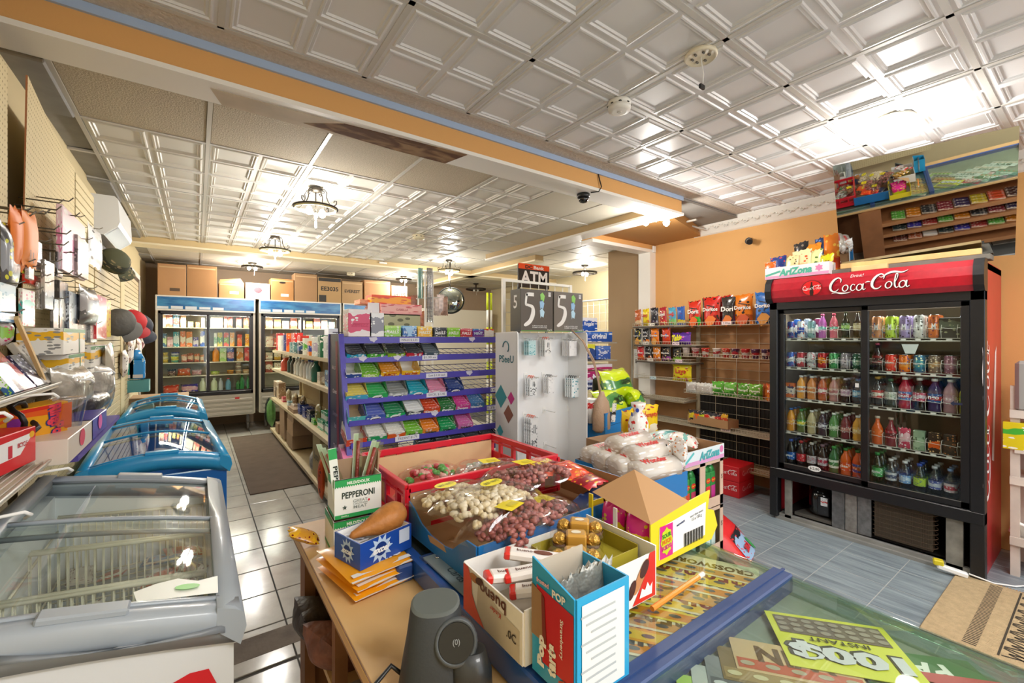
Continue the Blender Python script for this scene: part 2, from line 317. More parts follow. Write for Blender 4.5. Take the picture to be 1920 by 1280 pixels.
# beams
b = MB(); b.box(XL, 3.56, YF, 2.46, 2.632, 2.78); mainbeam = S('ceiling_beam', b, ORANGE)
b = MB(); b.box(XL, 3.58, YF - .012, 2.50, 2.612, 2.634); S('beam_trim', b, TRIM, mainbeam)
b = MB(); b.box(XL, 3.57, YF - .014, YF + .02, 2.742, 2.7795); S('beam_trim', b, M('#a9bfe0', .5), mainbeam)
x = bpy.data.materials.new('water_stain'); x.use_nodes = True; t = x.node_tree; bs = t.nodes['Principled BSDF']; bs.inputs['Roughness'].default_value = .9
tc = N(t, 'ShaderNodeTexCoord'); mp = N(t, 'ShaderNodeMapping'); mp.inputs['Scale'].default_value = (1, 3, 1); no = N(t, 'ShaderNodeTexNoise'); no.inputs['Scale'].default_value = 4; no.inputs['Detail'].default_value = 6; no.inputs['Distortion'].default_value = 1.4
cr = N(t, 'ShaderNodeValToRGB'); cr.color_ramp.elements[0].color = lin('#5d3a1e'); cr.color_ramp.elements[1].color = lin('#9c7a55'); cr.color_ramp.elements[0].position = .42; cr.color_ramp.elements[1].position = .6
t.links.new(tc.outputs['Object'], mp.inputs[0]); t.links.new(mp.outputs[0], no.inputs['Vector']); t.links.new(no.outputs['Fac'], cr.inputs[0]); t.links.new(cr.outputs[0], bs.inputs['Base Color'])
b = MB(); b.prism([(.95, 2.50), (1.28, 2.50), (1.33, 2.305), (.62, 2.345), (.45, 2.46)], 'z', 2.609, 2.6118); S('beam_stain', b, x, mainbeam)
b = MB(); b.prism([(.10, 2.50), (.95, 2.50), (.62, 2.345), (.05, 2.36)], 'z', 2.610, 2.6119); S('beam_stain', b, M('#c4b49c', .8, var=.12, vs=6), mainbeam)
b = MB(); b.box(3.36, 3.54, 2.46, 5.3, 2.632, 2.78); b2 = S('ceiling_beam', b, M('#b59c74', .8)); b = MB(); b.box(3.35, 3.55, 2.5, 5.3, 2.612, 2.634); S('beam_trim', b, TRIM, b2)
b = MB(); b.box(XL, 6.0, 6.72, 6.95, 2.63, 2.78); b2 = S('ceiling_beam', b, M('#d3bb8c', .8)); b = MB(); b.box(XL, 6.0, 6.70, 6.97, 2.61, 2.632); S('beam_trim', b, M('#efe3c4', .6), b2)
b = MB(); b.box(3.95, 4.1, 4.9, 9.1, 2.63, 2.78); b2 = S('ceiling_beam', b, M('#c2a87c', .8)); b = MB(); b.box(3.94, 4.11, 4.9, 9.1, 2.61, 2.632); S('beam_trim', b, M('#efe3c4', .6), b2)
# header and jamb of the opening beside the orange wall
b = MB(); b.box(3.54, XR, 3.40, 3.55, 2.60, 2.80); hd = S('door_header', b, ORANGE)
b = MB(); b.box(3.54, XR, 3.385, 3.56, 2.565, 2.602); b.box(XR - .11, XR + .001, 3.385, 3.56, 0, 2.565); S('trim_1', b, TRIM, hd)
b = MB(); b.prism([(3.56, 2.46), (4.15, 2.62), (XR, 2.78), (XR, 3.4), (3.56, 3.4)], 'z', 2.66, 2.8); S('ceiling_soffit', b, M('#b07f45', .8))
# plaster crown moulding with a relief of scrolls
b = MB(); y0, y1 = -2.2, 2.86
b.prism([(XR, 2.78), (XR - .13, 2.78), (XR - .12, 2.765), (XR - .02, 2.665), (XR, 2.655)], 'y', y0, y1)
crown = S('ceiling_moulding', b, M('#f3f1ea', .6))
sc = MB(); k = 0; y = y1 - .05
while y > -.6:
    for dd, rr in ((0, .020), (.03, .012)):
        c = (XR - .072 + (dd - .012), y - dd * 1.2, 2.722 + (dd - .012) * .8 * (1 if k % 2 else -1))
        sc.tube([(c[0] + rr * .6 * math.cos(a), c[1] + rr * math.sin(a), c[2] + rr * .8 * math.cos(a)) for a in [i * .9 for i in range(6)]], .0048, 4)
    k += 1; y -= .052
ob = sc.obj('scroll_relief', M('#eceae2', .6), crown); ob['kind'] = 'structure'
# ceilings: suspended grid with panelled tiles
TILEW = M('#e0dfdf', .34); TILER = M('#d6d2c8', .36); BAR = M('#cbc8c2', .4)
def panel_tile(px, py, mats, flip=0):
    """tile with 2 x 2 coffers; each coffer is a raised stepped frame round a recess"""
    b = MB(); hx, hy = px / 2 - .012, py / 2 - .012
    for sx in (-1, 1):
        for sy in (-1, 1):
            ax0, ax1 = sorted((0, sx * hx)); ay0, ay1 = sorted((0, sy * hy))
            rs = []
            for ins, z in ((0, 0), (.014, 0), (.018, -.006), (.025, -.007), (.030, .001), (.040, -.002), (.046, .006)):
                rs.append([(ax0 + ins, ay0 + ins, z), (ax0 + ins, ay1 - ins, z), (ax1 - ins, ay1 - ins, z), (ax1 - ins, ay0 + ins, z)])
            b.loft(rs, 0, False, True, False)
    return b.mesh('ceiling_tile', mats)
def flat_tile(px, py, mats):
    b = MB(); b.box(-px / 2 + .008, px / 2 - .008, -py / 2 + .008, py / 2 - .008, 0, .02, 0, .006); return b.mesh('ceiling_tile', mats)
cf = MB(); cf.box(XL, 6.2, -2.45, YF, ZF + .03, ZF + .05); ceilf = S('ceiling', cf, M('#a9a7a4', .9))
tm = panel_tile(.585, .592, TILEW)
ys = [YF - .145 - .592 * j for j in range(9)]; xs = [.0815 + .585 * i for i in range(-1, 8)]
for i in range(len(xs)):
    for j in range(8):
        if xs[i] + .585 > XR + .1 and 0: continue
        OB('ceiling_tile', tm, ceilf, (xs[i] + .2925, ys[j] - .296, ZF))
b = MB()
b.box(XL, XR, YF - .14, YF, ZF, ZF + .02); S('ceiling_edge_tile', b, M('#cfc6ba', .7, bump=.8, bs=70, var=.1, vs=60), ceilf)
b = MB(); b.box(3.57, XR, YF, 3.0, ZF - .003, ZF + .01); S('ceiling_edge_tile', b, TILEW, ceilf)
for X in xs:
    b = MB(); b.box(X - .012, X + .012, ys[8], ys[0], ZF - .004, ZF + .01); S('ceiling_bar', b, BAR, ceilf)
for Y in ys:
    b = MB(); b.box(XL, XR, Y - .012, Y + .012, ZF - .004, ZF + .011); S('ceiling_bar', b, BAR, ceilf)
cr_ = MB(); cr_.box(-1.2, 6.2, YF, 9.3, ZR + .05, ZR + .07); ceilr = S('ceiling', cr_, M('#8f8b84', .9))
SPK = M('#b7ab94', .85, bump=.5, bs=120, var=.14, vs=90); GREYT = M('#93918c', .8, var=.1)
tp, tf, tfx, te = panel_tile(.586, .60, TILER), flat_tile(.586, .60, SPK), flat_tile(.586, .60, M('#c6bfae', .6)), flat_tile(.30, .60, GREYT)
xr = [-.52 + .579 * i for i in range(12)]; yr = [2.68 + .60 * j for j in range(11)]
for j in range(11):
    if yr[j] > 9: continue
    OB('ceiling_tile', te, ceilr, (-.67, yr[j] + .3, ZR + (.01 if j % 3 else -.02)), (0, (0.02, -.05, .08)[j % 3], 0))
    for i in range(11):
        xx = xr[i] + .2895; yy = yr[j] + .3
        if yy > 4.1 and False: pass
        mm = tf if j == 0 and i < 4 else tp
        if xx > 2.95 or yy > 6.7: mm = tfx
        if i >= 5 and j == 0: mm = tfx
        if 2.3 < xx < 3.4 and yy > 3.3: mm = tfx if xx > 2.8 or yy > 6 else tp
        if XR - .3 < xx and yy < 4.1: continue
        OB('ceiling_tile', mm, ceilr, (xx, yy, ZR), None, (.985, 1, 1))
    b = MB(); b.box(-.8, 6.0, yr[j] - .011, yr[j] + .011, ZR - .004, ZR + .01); S('ceiling_bar', b, BAR, ceilr)
b = MB(); b.box(XL, 3.4, 2.5, 2.67, ZR - .0, ZR + .02); S('ceiling_edge_tile', b, M('#a89a80', .85, bump=.5, bs=90, var=.25, vs=12), ceilr)
for X in xr:
    b = MB(); b.box(X - .011, X + .011, 2.5, 9.1, ZR - .005, ZR + .011); S('ceiling_bar', b, M('#c2bdb2', .4), ceilr)
# ================================================================ lamps and ceiling fixtures
IRON = M('#3b352e', .5, .6); BULB = M('#fff4dc', .4, e=14.); GOLDG = M('#d9cf9a', .35, coat=.5)
def scroll_lamp(x, y, lab, e):
    t = T('ceiling_lamp', lab, 'lamp', (x, y, ZR - .005), .4, 'wrought iron ceiling lamps in the back shop')
    MB().lathe([(.05, 0), (.055, -.012), (.03, -.03), (.012, -.035)], n=16).obj('canopy', IRON, t)
    for k in range(4):
        a = PI / 2 * k + .4; b = MB(); c, s = math.cos(a), math.sin(a)
        prof = [(.035, -.02), (.075, -.012), (.095, -.04), (.092, -.075), (.105, -.11), (.125, -.14), (.155, -.15), (.178, -.135), (.178, -.112), (.160, -.108), (.155, -.122)]
        b.tube([(c * r, s * r, h) for r, h in prof], .0045, 5)
        b.tube([(c * r, s * r, h) for r, h in ((.045, -.03), (.062, -.045), (.075, -.038), (.07, -.022), (.058, -.028))], .004, 5); b.obj('scroll_arm', IRON, t)
    b = MB(); b.tube([(.163 * math.cos(i * PI / 14), .163 * math.sin(i * PI / 14), -.155) for i in range(29)], .0065, 6); b.obj('hoop', IRON, t)
    b = MB(); b.lathe([(.158, -.152), (.155, -.172), (.148, -.172), (.152, -.152)], n=28, cap0=False, cap1=False); b.obj('glass_rim', GOLDG, t)
    MB().tube([(0, 0, -.03), (0, 0, -.2)], .005).obj('stem', IRON, t)
    MB().lathe([(.004, -.33), (.009, -.31), (.008, -.24), (.016, -.225), (.008, -.2)], n=8).obj('finial', M('#dcdcd6', .2, coat=1), t)
    for s in (-1, 1):
        MB().tube([(0, 0, -.2), (s * .03, 0, -.2)], .012, 8).obj('socket', CHROME, t)
        MB().lathe([(.006, -.222), (.02, -.215), (.027, -.19), (.02, -.168), (.010, -.155)], cx=s * .058, n=12).obj('bulb', BULB, t)
    point('lamp_light', (x, y, ZR - .26), e, .06)
scroll_lamp(.773, 3.746, 'nearest wrought iron ceiling lamp with scroll arms, above the aisle', 23)
scroll_lamp(.754, 5.81, 'wrought iron scroll lamp in front of the far ceiling beam, above the freezers', 23)
scroll_lamp(3.137, 5.991, 'wrought iron scroll lamp before the hanging bead necklaces', 22)
def ring_lamp(x, y, lab, e, drop=.06, r=.15, lit=True):
    t = T('ceiling_lamp', lab, 'lamp', (x, y, ZR - .005), 0, 'dark ring ceiling lamps')
    MB().lathe([(.06, 0), (.06, -.018), (.02, -.03), (.012, -drop)], n=16).obj('canopy', IRON, t)
    MB().lathe([(r - .02, -drop), (r, -drop + .008), (r, -drop - .022), (r - .02, -drop - .018)], n=28, cap0=False, cap1=False).obj('ring', IRON, t)
    b = MB(); [b.tube([(0, 0, -drop), (r * math.cos(a), r * math.sin(a), -drop - .005)], .005, 5) for a in (0, 2.09, 4.19)]; b.obj('spokes', IRON, t)
    for s in (-1, 1): MB().lathe([(.006, -.06), (.022, -.045), (.026, -.02), (.012, 0)], cx=s * .045, z=-drop, n=12).obj('bulb', BULB if lit else M('#b9b5aa', .3), t)
    MB().tube([(.03, .02, -drop), (.03, .02, -drop - .13)], .002, 4).obj('pull_chain', M('#d8d4c8', .4), t)
    if lit: point('lamp_light', (x, y, ZR - drop - .12), e, .06)
ring_lamp(.72, 8.03, 'dark ring lamp above the cardboard boxes on the tall fridges', 22)
ring_lamp(3.235, 8.04, 'dark ring lamp beyond the beam, behind the stacked orange cartons', 20)
ring_lamp(5.15, 5.10, 'dark ring lamp hanging near the pale side wall, past the white lattice', 22, .12, .2)
ring_lamp(4.95, 8.2, 'unlit dark ring lamp at the very back behind the round mirror', 0, .12, .22, False)
def bare(name, x, y, z, lab, bulbs, e, base=.09, mk=None):
    t = T(name, lab, 'lamp', (x, y, z)); MB().lathe([(base, 0), (base, -.012), (base * .86, -.022), (base * .8, -.010), (.03, -.012)], n=26).obj('base_ring', M('#e4ded0', .5), t)
    b = MB()
    for i in range(5): a = i * 1.3; b.tube([(.03 * math.cos(a), .03 * math.sin(a), -.012), (.06 * math.cos(a + .5), .05 * math.sin(a + .5), -.035), (.085 * math.cos(a + 1), .07 * math.sin(a + 1), -.02 - .01 * (i % 2))], .0035, 4)
    b.obj('wiring', M('#d8cdb4', .6), t)
    for bx, by in bulbs:
        MB().tube([(bx * .5, by * .5, -.02), (bx, by, -.03)], .014, 8).obj('socket', M('#e8e6de', .4), t)
        MB().lathe([(.006, -.085), (.024, -.07), (.030, -.045), (.02, -.018), (.012, 0)], cx=bx * 1.25, cy=by * 1.25, z=-.01, n=12).obj('bulb', BULB, t)
    point('lamp_light', (x, y, z - .17), e, .08); return t
bare('bare_ceiling_light', 3.292, .765, ZF - .004, 'stripped round ceiling fixture with bare bulbs above the red drinks cooler', [(.09, -.06), (-.09, .05)], 13, .1)
bare('bare_ceiling_light', 3.40, 2.475, 2.612, 'bare twin bulb fixture on the end of the orange beam', [(.05, -.06), (-.08, .02)], 16, .06)
t = T('fixture_base', 'empty round fixture base on the ceiling with a dangling connector', 'fixture base', (1.839, 1.097, ZF - .004))
MB().lathe([(.068, 0), (.07, -.012), (.062, -.02), (.058, -.012), (.012, -.012)], n=26).obj('base_ring', M('#e9dfc6', .5), t)
b = MB(); [b.box(.035 * math.cos(a) - .007, .035 * math.cos(a) + .007, .035 * math.sin(a) - .004, .035 * math.sin(a) + .004, -.018, -.012) for a in range(6)]; b.obj('slots', M('#6a665e', .6), t)
b = MB(); b.tube([(0, 0, -.012), (.004, -.003, -.05), (.012, -.006, -.09), (.008, -.004, -.13)], .0022, 5); b.obj('cable', WHITE, t)
b = MB(); b.box(-.012, .022, -.008, .004, -.155, -.135, 0, .002); b.obj('connector', BLACK, t)
def detector(x, y, z, r, lab, col='#efece4'):
    t = T('smoke_detector', lab, 'smoke detector', (x, y, z - .003))
    MB().lathe([(r, 0), (r, -.018), (r * .93, -.02), (r * .93, -.026), (r, -.028), (r * .94, -.048), (r * .6, -.055)], n=26).obj('housing', M(col, .45), t)
    b = MB(); [b.box(r * .92 * math.cos(a) - .006, r * .92 * math.cos(a) + .006, r * .92 * math.sin(a) - .006, r * .92 * math.sin(a) + .006, -.0255, -.0205) for a in [k * .785 for k in range(8)]]; b.obj('vent', M('#3a3a3a', .7), t)
    MB().lathe([(.012, 0), (.01, -.003)], z=-.055, n=10).obj('button', M('#d2cec4', .4), t)
detector(1.854, 1.577, ZF, .062, 'white round smoke detector on the ceiling before the orange beam')
detector(2.091, 4.746, ZR, .07, 'cream smoke detector on the back shop ceiling', '#ddd3b2')
detector(2.289, 8.2, ZR, .07, 'small cream smoke detector beyond the far ceiling beam', '#e2d9bd')
t = T('dome_camera', 'black dome security camera under the orange beam', 'camera', (2.418, 2.41, 2.609))
MB().lathe([(.05, 0), (.052, -.018), (.046, -.03)], n=20).obj('base', M('#222225', .35), t)
MB().lathe([(.042, -.03), (.038, -.05), (.025, -.064), (.006, -.07)], n=20).obj('dome', M('#101014', .1, coat=1), t)
MB().tube([(.02, -.06, 0.002), (.05, -.112, .0), (.075, -.118, .04), (.06, -.112, .09), (.045, -.108, .15)], .0045, 6).obj('cable', BLACK, t)
t = T('bullet_camera', 'small dark bullet camera fixed to the orange wall', 'camera', (4.648, 2.236, 2.507))
MB().tube([(0, 0, 0), (-.02, 0, 0)], .035, 16).obj('mount', M('#2b2b2d', .5), t)
MB().tube([(-.02, 0, 0), (-.05, -.02, -.01), (-.10, -.05, -.03)], [.012, .026, .028], 16).obj('barrel', M('#8b8984', .4), t)
MB().tube([(-.098, -.049, -.029), (-.112, -.057, -.035)], [.029, .027], 16).obj('lens_ring', BLACK, t)
b = MB(); b.box(4.585, 4.635, 3.36, 3.384, 2.565, 2.645, 0, .004); o = b.obj('motion_sensor', WHITE, label='small white box sensor on the door header beside the orange wall', cat='sensor')
b = MB(); b.box(2.30, 2.42, 6.694, 6.699, 2.66, 2.685); o = b.obj('notice_strip', WHITE, label='small white printed strip stuck on the far ceiling beam', cat='notice'); L(o, 'OPEN 7 DAYS', M('#7a7a7a'), (2.36, 6.6935, 2.672), (1, 0, 0), (0, 0, 1), .1) if 0 else None
# wall air conditioner
t = T('air_conditioner', 'white wall air conditioner high on the pegboard wall', 'air conditioner', (XL, 4.72, 2.26))
b = MB(); b.prism([(0, 0), (.11, 0), (.19, .07), (.20, .10), (.19, .27), (.17, .29), (0, .29)], 'x', -.38, .38)
b.v = [(p[1], p[0], p[2]) for p in b.v]; b.obj('body', M('#eceff2', .35), t)
b = MB(); b.quad((.112, -.35, .004), (.188, -.35, .068), (.188, .35, .068), (.112, .35, .004)); b.obj('air_flap', M('#b9c6d6', .3), t, loc=(.002, 0, -.002))
b = MB(); b.box(.02, .06, -.35, .3, -.07, -.02); b.obj('pipe_cover', M('#2c2824', .6), t)

# pegboard panels on the left wall
PEG = bpy.data.materials.new('pegboard'); PEG.use_nodes = True; t = PEG.node_tree; bs = t.nodes['Principled BSDF']; bs.inputs['Roughness'].default_value = .7
tc = N(t, 'ShaderNodeTexCoord'); mp = N(t, 'ShaderNodeMapping'); mp.inputs['Scale'].default_value = (0, 39.4, 39.4)
vo = N(t, 'ShaderNodeVectorMath', operation='FRACTION'); su = N(t, 'ShaderNodeVectorMath', operation='SUBTRACT'); su.inputs[1].default_value = (0, .5, .5); ln = N(t, 'ShaderNodeVectorMath', operation='LENGTH')
lt = N(t, 'ShaderNodeMath', operation='LESS_THAN'); lt.inputs[1].default_value = .15; mx = N(t, 'ShaderNodeMix', data_type='RGBA'); mx.inputs[6].default_value = lin('#dccb9d'); mx.inputs[7].default_value = lin('#8f7a4e')
t.links.new(tc.outputs['Object'], mp.inputs[0]); t.links.new(mp.outputs[0], vo.inputs[0]); t.links.new(vo.outputs[0], su.inputs[0]); t.links.new(su.outputs[0], ln.inputs[0]); t.links.new(ln.outputs['Value'], lt.inputs[0]); t.links.new(lt.outputs[0], mx.inputs[0]); t.links.new(mx.outputs[2], bs.inputs['Base Color'])
XP = -.565
def pegp(y0, y1, zt0, zt1, lab, bow=0.):
    b = MB(); n = 8
    pr = []
    for s, xo in ((0, 0), (1, -.006)):
        for k in range(n + 1):
            u = k / n; z = zt0 + (zt1 - zt0) * u
            pr.append((XP + xo + bow * (1 - u) ** 2, y0 + (y1 - y0) * u, 0.7, z))
    vs = []; 
    for p in pr: vs += [(XP + (p[0] - XP) * 0, p[1], .7), (p[0], p[1], p[3])]
    m = n + 1
    for s in (0, 1):
        b.add(vs[s * 2 * m:(s + 1) * 2 * m], [(2 * k, 2 * k + 2, 2 * k + 3, 2 * k + 1) for k in range(n)])
    b.add([vs[1], vs[0], vs[2 * m], vs[2 * m + 1]], [(0, 1, 2, 3)], 1); 
    b.add([vs[2 * k + 1] for k in range(m)] + [vs[2 * m + 2 * k + 1] for k in range(m)], [(k, k + 1, m + k + 1, m + k) for k in range(m - 1)], 1)
    return b.obj('pegboard_panel', [PEG, M('#b5764a', .8)], label=lab, cat='pegboard')
pegp(.3, 2.40, 2.52, 2.50, 'cream pegboard panel nearest the camera on the freezer side wall')
pegp(2.50, 3.50, 2.53, 2.47, 'warped cream pegboard panel with a torn upper corner', .03)
b = MB()
for k in range(36): b.box(XP - .012, XP, 3.53, 4.08, .7 + k * .049, .7 + k * .049 + .044, 0, .002)
b.obj('slatwall_panel', M('#dccb9d', .6), label='cream slotted wall panel below the air conditioner', cat='slatwall')['kind'] = 'thing'
b = MB()
for k in range(30): b.box(XP - .012, XP, 4.12, 6.9, .7 + k * .049, .7 + k * .049 + .044, 0, .002)
b.obj('slatwall_panel', M('#cdbb90', .6), label='long cream slotted wall panel behind the caps and far freezers', cat='slatwall')
b = MB(); b.box(XL, XL + .10, 5.35, 5.6, 0, 2.7); S('pillar', b, M('#d8c79c', .8))
b = MB(); b.box(XL, XL + .02, 7.0, 7.9, 0, 2.3); S('door_1', b, M('#5a4632', .6))
b = MB(); b.box(XL, XL + .03, 6.95, 7.0, 0, 2.35); b.box(XL, XL + .03, 7.9, 7.95, 0, 2.35); b.box(XL, XL + .03, 6.95, 7.95, 2.3, 2.36); S('trim_2', b, TRIM)
# ================================================================ red drinks cooler on the orange wall
BLK = M('#17171a', .35, bump=.05, bs=200); REDP = M('#b3202a', .45, coat=.3, var=.12, vs=3); GREYM = M('#8f8f8c', .5, .6, var=.2, vs=9)
CX = 3.92
ck = T('drinks_cooler', 'tall red and black two door drinks cooler with sliding glass', 'cooler', (4.28, 1.1, 0))
P0 = (-4.28, -1.1, 0)
def lo(b): b.v = [(x + P0[0], y + P0[1], z) for x, y, z in b.v]; return b
y0, y1 = .475, 1.715
b = MB(); b.box(CX + .06, 4.64, y0 + .01, y0 + .03, .0, 1.98); b.box(CX + .06, 4.64, y1 - .03, y1 - .01, .02, 1.98); b.box(CX + .05, 4.64, y0 + .01, y1 - .01, 1.94, 1.985); lo(b).obj('cabinet', REDP, ck)
b = MB(); b.box(4.60, 4.64, y0 + .03, y1 - .03, .40, 1.94); b.box(4.0, 4.6, y0 + .03, y1 - .03, .40, .435); b.box(3.99, 4.6, y0 + .03, y0 + .04, .43, 1.8); b.box(3.99, 4.6, y1 - .04, y1 - .03, .43, 1.8); b.box(3.99, 4.6, y0 + .03, y1 - .03, 1.80, 1.82); lo(b).obj('inner_liner', M('#b5a998', .4, var=.1, vs=3), ck); area('cooler_light', (4.02, 1.1, 1.79), (0, math.radians(25), 0), .05, 1.1, 3.5, (1, .97, .9))
b = MB(); b.box(CX - .01, CX + .07, y0, y0 + .065, 0, 1.80, 0, .004); b.box(CX - .01, CX + .07, y1 - .06, y1, .02, 1.80, 0, .004); b.box(CX - .01, CX + .07, y0, y1, 1.735, 1.81, 0, .004); b.box(CX - .012, CX + .07, y0, y1, .345, .425, 0, .006); lo(b).obj('frame', BLK, ck)
# header
arc = [(CX + .06, 1.795), (CX - .02, 1.795), (CX - .052, 1.83), (CX - .062, 1.89), (CX - .05, 1.945), (CX - .015, 1.988), (CX + .06, 1.992)]
b = MB(); b.prism(arc, 'y', y0 + .045, y1 - .035); b.v = [(p[0], p[1], p[2]) for p in b.v]
b = MB(); b.loft([[(p[0], yy, p[1]) for p in arc] for yy in (y0 + .045, y1 - .035)], 0, True, True, False); hd = lo(b).obj('header', M('#b01226', .3, coat=.5, var=.1, vs=30), ck)
for a_, c_ in ((y0 - .003, y0 + .045), (y1 - .035, y1 + .012)):
    b = MB(); b.loft([[(p[0] - .012 * (p[0] < CX + .05), yy, p[1] + (.004 if p[1] > 1.9 else -.004)) for p in arc] for yy in (a_, c_)], 0, True, True, False); lo(b).obj('header_end', BLK, ck)
RY, UZ = (0, -1, 0), (0, 0, 1)
def F(y, z, x=CX - .066): return (x - 4.28, y - 1.1, z)
strokes(hd, 'lettering', COKE, WHITE, F(1.275, 1.838, CX - .068), RY, (-.12, 0, 1), .0392)
strokes(hd, 'lettering_shade', COKE, M('#3c0a12', .4), F(1.270, 1.834, CX - .0665), RY, (-.12, 0, 1), .0392)
L(hd, 'Drink!', WHITE, F(1.10, 1.952, CX - .058), RY, (.1, 0, 1), .075, shear=.3, bold=0)
patch(hd, 'disc', M('#7a0d12', .4), F(1.385, 1.888, CX - .0635), RY, UZ, ell(.072, .062, 28)); patch(hd, 'disc', M('#d8181c', .35), F(1.385, 1.888, CX - .0645), RY, UZ, ell(.064, .055, 28))
patch(hd, 'printed_bottle', M('#30130e', .3), F(1.385, 1.885, CX - .0655), RY, UZ, [(-.010, -.055), (.010, -.055), (.014, -.03), (.010, -.01), (.013, .008), (.005, .03), (.005, .05), (-.005, .05), (-.005, .03), (-.013, .008), (-.010, -.01), (-.014, -.03)])
strokes(hd, 'lettering', COKE, WHITE, F(1.448, 1.875, CX - .067), RY, UZ, .0108)
# doors
def door(ya, yb, xx, nm):
    b = MB(); w = .042
    for bx in ((ya, ya + w, .43, 1.735), (yb - w, yb, .43, 1.735), (ya, yb, .43, .43 + w), (ya, yb, 1.735 - w * .8, 1.735)): b.box(xx, xx + .025, bx[0], bx[1], bx[2], bx[3], 0, .003)
    d = lo(b).obj('door', BLK, ck)
    b = MB(); b.box(xx + .010, xx + .014, ya + w, yb - w, .43 + w, 1.735 - w * .8); lo(b).obj('glass_pane', GL('#f2f6f5', .045), d)
    b = MB(); b.box(xx + .026, xx + .029, ya + w - .004, ya + w, .47, 1.7); b.box(xx + .026, xx + .029, yb - w, yb - w + .004, .47, 1.7); b.box(xx - .001, xx + .001, ya + w - .004, yb - w + .004, .43 + w - .004, .43 + w); b.box(xx - .001, xx + .001, ya + w - .004, yb - w + .004, 1.695, 1.7); lo(b).obj('edge_strip', M('#9d9a94', .3, .8), d)
    return d
d1 = door(1.06, 1.655, CX + .02, 'l'); d2 = door(.54, 1.09, CX - .008, 'r')
AR = [(-.022, 0), (-.008, .014), (-.008, .006), (.022, .006), (.022, -.006), (-.008, -.006), (-.008, -.014)]
for yy, zz, fl_, xx in ((.60, 1.085, 1, CX - .011), (1.565, 1.10, -1, CX + .018)):
    patch(d1, 'arrow_sticker', M('#1c2340', .5), F(yy, zz, xx), RY, UZ, [(x * 1.25 * fl_, z * 1.25) for x, z in AR] if fl_ > 0 else [(x * 1.1 * fl_, z * 1.1) for x, z in AR][::-1])
p = patch(d1, 'price_sticker', M('#f2f2f0', .5), F(1.395, .475, CX + .018), RY, UZ, ell(.045, .022, 18)); L(p, '$:2.00', BLACK, (0, 0, .001), (1, 0, 0), (0, 1, 0), .065)
patch(d2, 'notice', M('#dfe3e0', .6), F(.83, 1.43, CX + .03), RY, UZ, [(-.045, .03), (-.025, -.035), (.025, -.035), (.045, .03)])
q = patch(d1, 'code_sticker', M('#e8e8ea', .6), F(1.122, 1.155, CX + .018), RY, UZ, rc(.022, .03))
# shelves with price rails and wire fences
YL = [1.592 - .0755 * i for i in range(7)]; YR = [1.022 - .076 * i for i in range(7)]; SZ = [1.50, 1.265, 1.01, .735]
for z in SZ:
    for (ya, yb), ysl in (((1.085, 1.645), YL), ((.535, 1.072), YR)):
        b = MB(); b.box(3.972, 4.58, ya, yb, z - .012, z - .002); [b.box(3.972, 3.976, ya, yb, z - .022, z + .002)]
        sh = lo(b).obj('shelf', M('#c9c5ba', .4), ck)
        b = MB(); [b.box(3.9705, 3.9715, y - .014, y + .014, z - .017, z - .004) for y in ysl]; lo(b).obj('price_strip', M('#f1eee6', .5), sh)
        b = MB(); g = (ysl[0] - ysl[1]) / 2
        for i, y in enumerate(ysl + [ysl[-1] - 2 * g]): b.tube([(3.978, y + g, z), (3.978, y + g + .003, z + .05), (3.985, y + g, z + .088), (4.1, y + g, z + .088)], .0018, 4)
        b.tube([(3.977, y + g * math.cos(k * PI), z + .068 - .008 * (k % 2)) for y in ysl for k in (0, .5, 1)], .0018, 4); lo(b).obj('wire_fence', WIRE, sh)
# open compressor bay
b = MB(); b.box(3.925, 3.96, y0 + .065, y1 - .04, .0, .022); b.box(3.95, 3.985, y0 + .065, y1 - .04, .0, .045); lo(b).obj('base_rail', M('#8b8a85', .55, var=.25, vs=6), ck)
for ya, yb, nm in ((1.665, 1.69, 'post'), (1.565, 1.615, 'post'), (.575, .655, 'post')):
    b = MB(); b.box(3.95, 3.975, ya, yb, .02, .36, 0, .002); lo(b).obj('post', M('#85837c', .6, var=.3, vs=12), ck)
for i, (ya, yb, c) in enumerate(((1.215, 1.295, '#77787a'), (1.14, 1.212, '#9b9894'), (1.055, 1.137, '#838485'))):
    b = MB(); b.box(3.985 + .006 * i, 4.0 + .006 * i, ya, yb, .045, .35, 0, .002); lo(b).obj('metal_plate', M(c, .5, .5, var=.25, vs=30), ck)
b = MB(); b.box(4.02, 4.62, .56, 1.66, .045, .055); b.box(4.6, 4.62, .56, 1.66, .05, .4); lo(b).obj('bay_lining', M('#161412', .8), ck)
cp = lo(MB().lathe([(.075, 0), (.088, .02), (.088, .13), (.08, .17), (.05, .195), (.02, .2)], cx=4.10, cy=1.40, z=.09, n=20)).obj('compressor', M('#141416', .2, coat=.6), ck)
b = MB(); b.box(4.005, 4.03, 1.32, 1.40, .10, .25, 0, .006); lo(b).obj('relay_box', M('#1f1f22', .25, coat=.5), cp)
b = MB(); b.box(4.002, 4.004, 1.33, 1.375, .18, .245); lo(b).obj('label_plate', PK('#dfe2e6', '#c82a2a', '#8a8a8a', 3, lo=.4, hi=.55), cp)
b = MB(); b.prism([(4.0, 1.30), (4.16, 1.31), (4.16, 1.53), (4.0, 1.56)], 'z', .05, .075); lo(b).obj('compressor_base', M('#6f6c66', .6, .4, var=.2), ck)
b = MB()
for k in range(60): b.box(3.990, 4.06, .725 + k * .0052, .7262 + k * .0052, .07, .35)
lo(b).obj('condenser_fins', M('#8a7a68', .6, .4), ck, kind='stuff')
b = MB()
